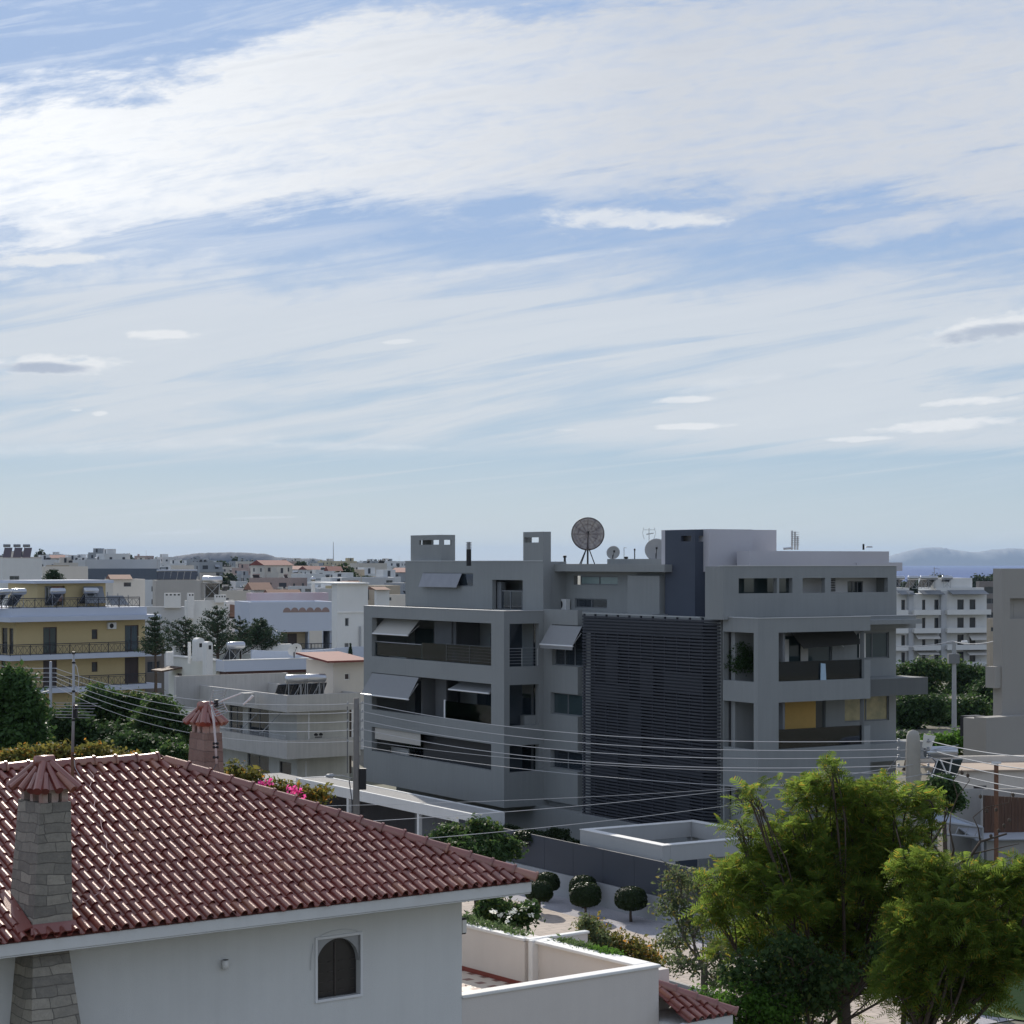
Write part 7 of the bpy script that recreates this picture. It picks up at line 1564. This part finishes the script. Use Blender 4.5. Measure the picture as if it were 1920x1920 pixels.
# town trees: a few kinds, copied
def treekind(kind):
    e = empty('town_tree', (0, 0, 0)); rs = dict(round=(1, 1, 1), tall=(.62, .62, 1.5), wide=(1.4, 1.4, .85))[kind]
    bl = [(0, 0, 4.6, 2.1 * rs[0], 2.1 * rs[1], 2.2 * rs[2]), (1.2 * rs[0], .4, 3.9, 1.5 * rs[0], 1.5 * rs[1], 1.5 * rs[2]), (-1.2 * rs[0], -.3, 4.1, 1.6 * rs[0], 1.5 * rs[1], 1.6 * rs[2])]
    limbs((0, 0, -1), (0, 0, 2.6), bl, .16, 2).build('trunk', M['bark'], e); V_, q = crown_broad(bl, 260, 7, .42, .45, .55); npmesh('crown', V_, q, LF['far'], e); return e
KT = {k: treekind(k) for k in ('round', 'tall', 'wide')}; used = set(); n_t = 0
spots = [(645, 560, 'tall', 1.7), (655, 575, 'tall', 1.6), (636, 570, 'tall', 1.4), (672, 560, 'round', 1.5), (684, 566, 'round', 1.5), (738, 420, 'round', 1.2), (410, 560, 'round', 1.5), (424, 575, 'round', 1.3), (415, 540, 'wide', 1.2),
         (575, 470, 'wide', 1.3), (560, 480, 'wide', 1.2), (595, 500, 'wide', 1.2), (520, 420, 'wide', 1.1), (236, 330, 'wide', .9), (250, 340, 'wide', .8), (1690, 560, 'round', 1.3), (1712, 900, 'wide', 1.8), (1760, 1100, 'wide', 2.2), (1840, 1150, 'wide', 2.2), (1870, 1200, 'wide', 2.4)]
spots += [(random.uniform(1690, 2150), d_, random.choice(('round', 'wide')), random.uniform(1.0, 1.6)) for d_ in (175, 190, 210, 230, 260, 290, 320, 380, 430, 480, 540, 600, 660, 740, 820)] if False else []
for d in (352, 395, 440, 492, 550, 615, 685, 765, 860, 960, 1070, 1200, 1350, 1530, 1740, 2000, 2350):
    for _ in range(7): spots.append((random.uniform(-20, 765), d * random.uniform(.95, 1.05), random.choice(('round', 'wide', 'tall', 'round')), random.uniform(.8, 1.25) * (1 if d < 1200 else 1.6)))
tl = {}
for (px, d, k, s) in spots:
    if k not in used: o = KT[k]; used.add(k)
    else: o = copy_tree(KT[k])
    x = (px - 960) / F * d; o.location = (x, d, float(terrain(x, d)) - .3); o.rotation_euler = (0, 0, random.uniform(0, 6)); o.scale = (s, s, s)
    near = rl[min(range(len(rows)), key=lambda i: abs(rows[i] - d))]
    sz = 'small' if s < .98 else 'large' if s > 1.3 else 'mid-sized'
    lb = f'{dict(round="rounded", tall="tall narrow", wide="broad low")[k]} {sz} town tree, {near} row, ' + (zone(px) if px < 900 else 'in the gap before the sea')
    tag(o, lb, 'tree', 'trees scattered through the far town')


# ================================================================ things standing on the grey block and on the near house
def onG(a, b, z): w_ = GB.W(a, b); return (float(w_[0]), float(w_[1]), z)
ac_unit(GB, MX - .05, GB.B(1068, MX - .1), ZP + .02, axis='x', w=.95)
dz = ZU - .08
dm = bpy.data.materials.new('dish_mesh'); dm.use_nodes = True
def dishmesh():
    nt = dm.node_tree; b = nt.nodes['Principled BSDF']; b.inputs['Roughness'].default_value = .6
    tc = nt.nodes.new('ShaderNodeTexCoord'); n1 = noise(nt, V(nt, tc.outputs['Object']), 3.0, 4, .6)
    c = mixc(nt, n1.ss(.35, .65), (.30, .26, .24), (.16, .13, .14)); nt.links.new(c.k, b.inputs['Base Color'])
    t = nt.nodes.new('ShaderNodeBsdfTransparent'); m = nt.nodes.new('ShaderNodeMixShader'); m.inputs[0].default_value = .30; nt.links.new(b.outputs[0], m.inputs[1]); nt.links.new(t.outputs[0], m.inputs[2]); nt.links.new(m.outputs[0], nt.nodes['Material Output'].inputs[0])
dishmesh()
def tilt(px, py, d): return P(px, py, d)
yd = 113.5
x_, _, z_ = P(1102, 1048, yd); dish((x_, yd, z_ - .45), .89, 0, .12, 'large round mesh dish on a tripod, dark against the sky', dm, post=1.05 + .10, mesh=True)
x_, _, z_ = P(1149, 1048, yd); dish((x_, yd, z_ - .1), .38, .2, .25, 'small pale dish right of the large mesh dish', mat('dish_grey', (.38, .39, .40), .6), post=.15)
x_, _, z_ = P(1230, 1048, yd - 3); dish((x_, yd - 3, z_ - .1), .62, 0, .2, 'plain grey dish half hidden behind the dark stair tower', MATS['dish_grey'], post=.10)
def aerial(px, py0, py1, d, label, rods=True, s=1.0):
    x, _, z0 = P(px, py0, d); z1 = P(px, py1, d)[2]; e = empty('tv_aerial', (x, d, z0), 0, label, 'aerial'); h = z1 - z0; MB().tube([(0, 0, 0), (0, 0, h)], .02, 6).build('mast', M['steel'], e)
    r = MB()
    if rods:
        r.tube([(-.28 * s, 0, h - .1), (.3 * s, 0, h - .1)], .012, 5)
        for k in (-1, 1): r.tube([(k * .3 * s, 0, h + .02), (k * .36 * s, 0, h - .30), (k * .26 * s, 0, h - .62)], .012, 5)
        r.tube([(-.15, 0, h - .35), (.25, 0, h - .28)], .03, 5)
    else: r.tube([(-.02, 0, h), (.14, 0, h)], .014, 5)
    r.build('rod', M['steel'], e)
aerial(1217, 1049, 990, 113, 'thin aerial with bowed rods left of the half-hidden dish')
aerial(1170, 1049, 1027, 113.2, 'short stick aerial with a tiny top bar', False)
for (px, y0, y1, d, r_, lb, m) in ((879, 1051, 1015, 115, .14, 'black flue pipe with a steel slotted cowl between the two roof chimneys', 'black'), (1190, 1049, 1029, 113, .03, 'bare thin pipe on the roof between the dishes', 'black'), (1059, 1052, 1042, 112, .06, 'short twin vent pipe at the left foot of the large dish', 'black'), (1174, 1050, 1044, 113, .07, 'stubby vent cap beside the stick aerial', 'black')):
    x, _, z0 = P(px, y0, d); h = P(px, y1, d)[2] - z0; e = empty('flue_pipe', (x, d, z0 - .3), 0, lb, 'vent pipe'); MB().tube([(0, 0, 0), (0, 0, h + .3 - (.45 if r_ > .1 else .1))], r_, 12).build('pipe', M[m], e)
    c = MB(); zz = h + .3
    if r_ > .1:
        for k in range(5): c.lathe([(.001, 0), (r_ * 1.15, 0), (r_ * 1.15, .04), (.001, .04)], 14, 0, 0, zz - .44 + k * .085)
        c.lathe([(.001, 0), (r_ * .7, 0), (r_ * .7, .42), (.001, .42)], 10, 0, 0, zz - .45); c.build('cowl', M['galv'], e)
    else: c.lathe([(.001, 0), (r_ * 1.6, 0), (r_ * 1.6, .1), (.001, .12)], 10, 0, 0, zz - .1); c.build('cowl', M[m], e)
# little tank lying on the right penthouse roof
x, _, z = P(1475, 1059, 103); e = empty('boiler_tank', (x, 103, z - .02), .1, 'blue-grey cylinder tank lying on the right penthouse roof', 'tank'); MB().lathe([(.001, -.62), (.17, -.60), (.2, -.5), (.2, .5), (.17, .6), (.001, .62)], 16, 0, 0, .24, axis='x').build('tank', mat('blue_tank', (.16, .24, .42), .35, .05, spec=.5), e, smooth=True)
MB().box(-.45, -.35, -.15, .15, 0, .1).build('foot', M['steel'], e); MB().box(.35, .45, -.15, .15, 0, .1).build('foot', M['steel'], e); MB().lathe([(.001, 0), (.05, .03), (.001, .1)], 8, .2, 0, .44).build('valve', M['cap'], e)
def stack(px, py0, py1, d, label):
    x, _, z0 = P(px, py0, d); h = P(px, py1, d)[2] - z0; e = empty('flue_cluster', (x, d, z0), .2, label, 'vent pipe'); m = MB()
    for k, (dx, f) in enumerate(((-.14, 1), (.02, .95), (.16, .72))): m.tube([(dx, 0, 0), (dx, 0, h * f)], .055, 8)
    m.build('pipe', M['tank'], e); r = MB()
    for k in range(7): r.box(-.22, .22, -.10, -.07, h * (.25 + k * .11), h * (.25 + k * .11) + .02)
    r.build('clamp', M['galv'], e); MB().tube([(-.6, 0, .06), (-.1, 0, .1)], .06, 8).build('elbow', M['tank'], e)
stack(1490, 1031, 995, 106, 'cluster of bright steel flues behind the stepped plant room')
x, _, z = P(1619, 1031, 104); e = empty('roof_vent', (x, 104, z), 0, 'small dark pipe beside a flat vent hood near the right end of the roof', 'vent pipe'); MB().tube([(0, 0, 0), (0, 0, .30)], .05, 8).build('pipe', M['black'], e); MB().lathe([(.001, .12), (.2, .12), (.16, .18), (.001, .2)], 12, .28, 0, 0).build('hood', M['galv'], e)
# life on the balconies
def onbal(name, label, cat, a, b, z): w_ = GB.W(a, b); return empty(name, (float(w_[0]), float(w_[1]), z), ANG, label, cat)
def potplant(a, b, z, label, h=1.2, w=.6, m='dark', n=160):
    e = onbal('potted_plant', label, 'potted plant', a, b, z); MB().lathe([(.001, 0), (.2, 0), (.26, .38), (.22, .38), (.001, .34)], 14).build('pot', M['pot'], e, smooth=False)
    bl = [(0, 0, .4 + h * .55, w, w, h * .5)]; limbs((0, 0, .3), (0, 0, .55), bl, .03, 4, tr=.006).build('stem', M['bark'], e); V_, q = crown_broad(bl, n, 8, .06, .09, .3, .4); npmesh('leaves', V_, q, LF[m], e)
potplant(GX + .75, GB.B(1392, GX + .75), 9.0, 'tall dark bushy plant inside the upper corner balcony of the right wing', 1.9, .75, 'dark', 420)
potplant(RA0 + .5, BR + .9, 9.02, 'potted plant at the left end of the upper right balcony', 1.2, .45)
potplant(RA0 + 4.4, BR + .9, 9.02, 'bushy red-tinged plant near the middle of the upper right balcony', .9, .4, 'autumn')
potplant(GX - .9, GB.B(770, 1.6), 3.3, 'dark plant on the lowest left balcony behind the blind', 1.3, .6)
def chair(a, b, z, label, rz=0.0):
    e = onbal('balcony_chair', label, 'chair', a, b, z); e.rotation_euler = (0, 0, ANG + rz); m = M['black']
    MB().box(-.25, .25, -.24, .24, .42, .47).build('seat', m, e); MB().slab((-.25, .22, .47), (.25, .22, .47), (.25, .34, 1.0), (-.25, .34, 1.0), .04).build('backrest', m, e)
    for sx in (-.22, .22):
        for sy in (-.21, .21): MB().tube([(sx, sy, 0), (sx, sy, .42)], .02, 6).build('leg', m, e)
chair(RA0 + 1.2, BR + 1.0, 9.02, 'black chair at the left of the upper right balcony', .4); chair(RA0 + 2.3, BR + 1.3, 9.02, 'black chair near the table on the upper right balcony', -.5)
chair(RA0 + 1.0, BR + 1.0, 5.82, 'black chair at the left of the middle right balcony', .3); chair(RA0 + 4.0, BR + 1.2, 5.82, 'black chair at the right of the middle right balcony', -.3)
def table(a, b, z, label):
    e = onbal('balcony_table', label, 'table', a, b, z); MB().box(-.55, .55, -.35, .35, .70, .74).build('tabletop', M['frame'], e)
    for sx in (-.48, .48):
        for sy in (-.28, .28): MB().box(sx - .025, sx + .025, sy - .025, sy + .025, 0, .70).build('leg', M['frame'], e)
table(RA0 + 3.2, BR + 1.0, 9.02, 'dark table in the middle of the upper right balcony'); table(RA0 + 2.4, BR + 1.0, 5.82, 'dark table on the middle right balcony')
e = onbal('covered_barbecue', 'black fabric-covered barbecue at the right end of the upper right balcony', 'barbecue', RA1 - .9, BR + .9, 9.02); frm = MB(); frustum(frm, (-.65, .65, -.35, .35), (-.42, .42, -.28, .28), .05, 1.15); frm.build('cover', M['black'], e, bevel=.05); MB().box(-.4, .4, -.3, .3, 0, .06).build('base', M['iron'], e)
t = MB().slab((0, 0, -.75), (.34, 0, -.8), (.30, .02, .05), (.04, .02, .08), .05); o = t.build('hanging_towel', mat('pale_blue_towel', (.38, .50, .60), .95, .1, 6, .3, 30)); w_ = GB.W(GB.A(1541, BR), BR + .12); o.location = (float(w_[0]), float(w_[1]), 10.35); o.rotation_euler = (0, 0, ANG); tag(o, 'pale blue towel hanging over the upper right balcony glass', 'towel')
for (a, b, z, lb, s) in ((.9, bl0 + .45, 8.93 + .72, 'white and blue bottles crate at the right end of the upper left balcony', 1), (1.2, g.B(1083, GX - .8) , 0, '', 0)):
    if s: e = onbal('laundry_basket', lb, 'basket', a, b, z - .72 + .0); frm = MB(); frustum(frm, (-.22, .22, -.3, .3), (-.26, .26, -.34, .34), 0, .55); frm.build('basket', M['bluew'], e, bevel=.03); MB().box(-.18, .18, -.24, .24, .551, .68).build('laundry', M['cap'], e)
def recliner(a, b, z, label):
    e = onbal('balcony_bench', label, 'bench', a, b, z); MB().box(-.3, .3, -1.1, 1.1, .32, .44).build('seat', M['cap'], e); MB().box(.24, .32, -1.1, 1.1, .441, .85).build('backrest', M['cap'], e)
    for sx in (-.25, .22):
        for sy in (-1.0, 1.0): MB().box(sx - .03, sx + .03, sy - .03, sy + .03, 0, .32).build('leg', M['frame'], e)
recliner(1.3, g.B(735, 1.2), 8.93, 'white cushioned bench on the upper left balcony under the awning'); recliner(1.3, g.B(740, 1.2), 3.3, 'pale bench on the lowest left balcony'); 
# aerial on the rose chimney and the mast beside the stone chimney
def loghat():
    x, _, z0 = P(400, 1375, 39.2); dd = 39.0; o = np.array(P(403, 1440, dd)); e = empty('tv_aerial', tuple(o), 0, 'crooked TV aerial with folded reflector grids strapped to the rose chimney', 'aerial')
    def q(px, py, dy=0): p = P(px, py, dd + dy); return tuple(np.array(p) - o)
    m = MB(); m.tube([q(406, 1432), q(404, 1390), q(401, 1355), q(397, 1322)], .022, 8); m.build('mast', M['plast'], e, smooth=True)
    for y in (1394, 1401, 1420): MB().tube([q(399, y), q(410, y)], .028, 6).build('strap', M['black'], e)
    g1 = MB(); 
    for t in np.linspace(0, 1, 6): g1.tube([q(396 + t * -3 + 4, 1322 - t * 25, -.15), q(418 + t * 4, 1320 - t * 28, .2)], .007, 4)
    g1.tube([q(393, 1319, -.15), q(400, 1294, -.15)], .014, 5); g1.tube([q(416, 1318, .2), q(424, 1291, .2)], .014, 5)
    for t in np.linspace(0, 1, 5): g1.tube([q(396 + t * 9, 1325 + t * 18, -.15), q(419 + t * 8, 1318 + t * 17, .2)], .007, 4)
    g1.tube([q(393, 1320, -.15), q(404, 1343, -.15)], .014, 5); g1.tube([q(417, 1315, .2), q(427, 1334, .2)], .014, 5); g1.build('reflector_grid', M['steel'], e)
    bm = MB(); bm.tube([q(402, 1320), q(420, 1312), q(452, 1300)], .017, 6); bm.tube([q(456, 1321), q(471, 1308)], .02, 6); bm.tube([q(466, 1313), q(474, 1304)], .03, 6); bm.build('boom', M['cap'], e); MB().box(*sorted((q(402, 1322)[0], q(409, 1322)[0])), -.05, .05, q(402, 1325)[2], q(402, 1312)[2]).build('junction_box', M['black'], e)
    c = MB(); c.tube([q(406, 1432), q(402, 1440), q(393, 1448), q(390, 1456)], .008, 5); c.build('cable', M['wired'], e)
loghat()
def mastaerial():
    w_ = HS.W(HS.A(137, 4.2), 4.2); dd = float(w_[1]); o = np.array(P(137, 1452, dd)); e = empty('tv_aerial', tuple(o), 0, 'tall grey aerial mast with a fine comb of rods rising from the ridge', 'aerial')
    def q(px, py, dy=0): p = P(px, py, dd + dy); return tuple(np.array(p) - o)
    MB().tube([q(136, 1458), q(136, 1410)], .027, 8).build('mast_foot', M['rust'], e); MB().tube([q(136, 1410), q(138, 1330), q(138, 1224)], [.026, .024, .020], 8).build('mast', M['galv'], e, smooth=True)
    for y in (1226, 1244, 1298, 1352, 1418): MB().lathe([(.001, 0), (.030, 0), (.030, .035), (.001, .035)], 8, *q(138, y)).build('collar', M['black'], e)
    r = MB()
    for k, y in enumerate((1318, 1323, 1328, 1334, 1340, 1345)): r.tube([q(103 + (k % 2) * 2, y, -.3 + .1 * k), q(184 - k * 3 + (8 if k in (1, 4) else 0), y + 1, -.3 + .1 * k)], .0055, 4)
    r.tube([q(139, 1316, -.35), q(140, 1346, .3)], .010, 5); r.build('rod', M['galv'], e); MB().box(*[v for v in (q(138, 1)[0], q(145, 1)[0])], -.05, .04, q(138, 1346)[2], q(138, 1322)[2]).build('junction_box', M['black'], e)
    c = MB(); c.tube([q(139, 1243), q(144, 1250), q(148, 1270), q(146, 1300)], .006, 5); c.tube([q(138, 1420), q(141, 1440), q(150, 1455)], .006, 5); c.build('cable', M['plast'], e)
mastaerial()
# loose aerial cable lying down the tiles
def roofcable():
    pts = [(165, 1442), (176, 1455), (168, 1475), (180, 1495), (176, 1512), (188, 1530), (190, 1550), (198, 1570), (200, 1590), (214, 1605), (204, 1625), (206, 1648), (190, 1672), (160, 1690)]
    out = []
    for (px, py) in pts:
        # meet of the sight line and the roof slope, so the cable lies on the tiles
        r_ = (px - 960) / F; best = None
        for t in np.linspace(.05, HW, 300):
            a = HS.A(px, t); z = TZ + t * PT + .085
            e_ = abs(HS.Z(py, a, t) - z)
            if best is None or e_ < best[0]: best = (e_, a, t, z)
        w_ = HS.W(best[1], best[2]); out.append((float(w_[0]), float(w_[1]), best[3]))
    o0 = np.array(out[0]); o = MB().tube([np.array(p) - o0 for p in out], .008, 5).build('aerial_cable', mat('pink_cable', (.45, .28, .27), .6), loc=tuple(o0), smooth=True); tag(o, 'loose pinkish cable winding down the tiles right of the stone chimney', 'cable')
roofcable()
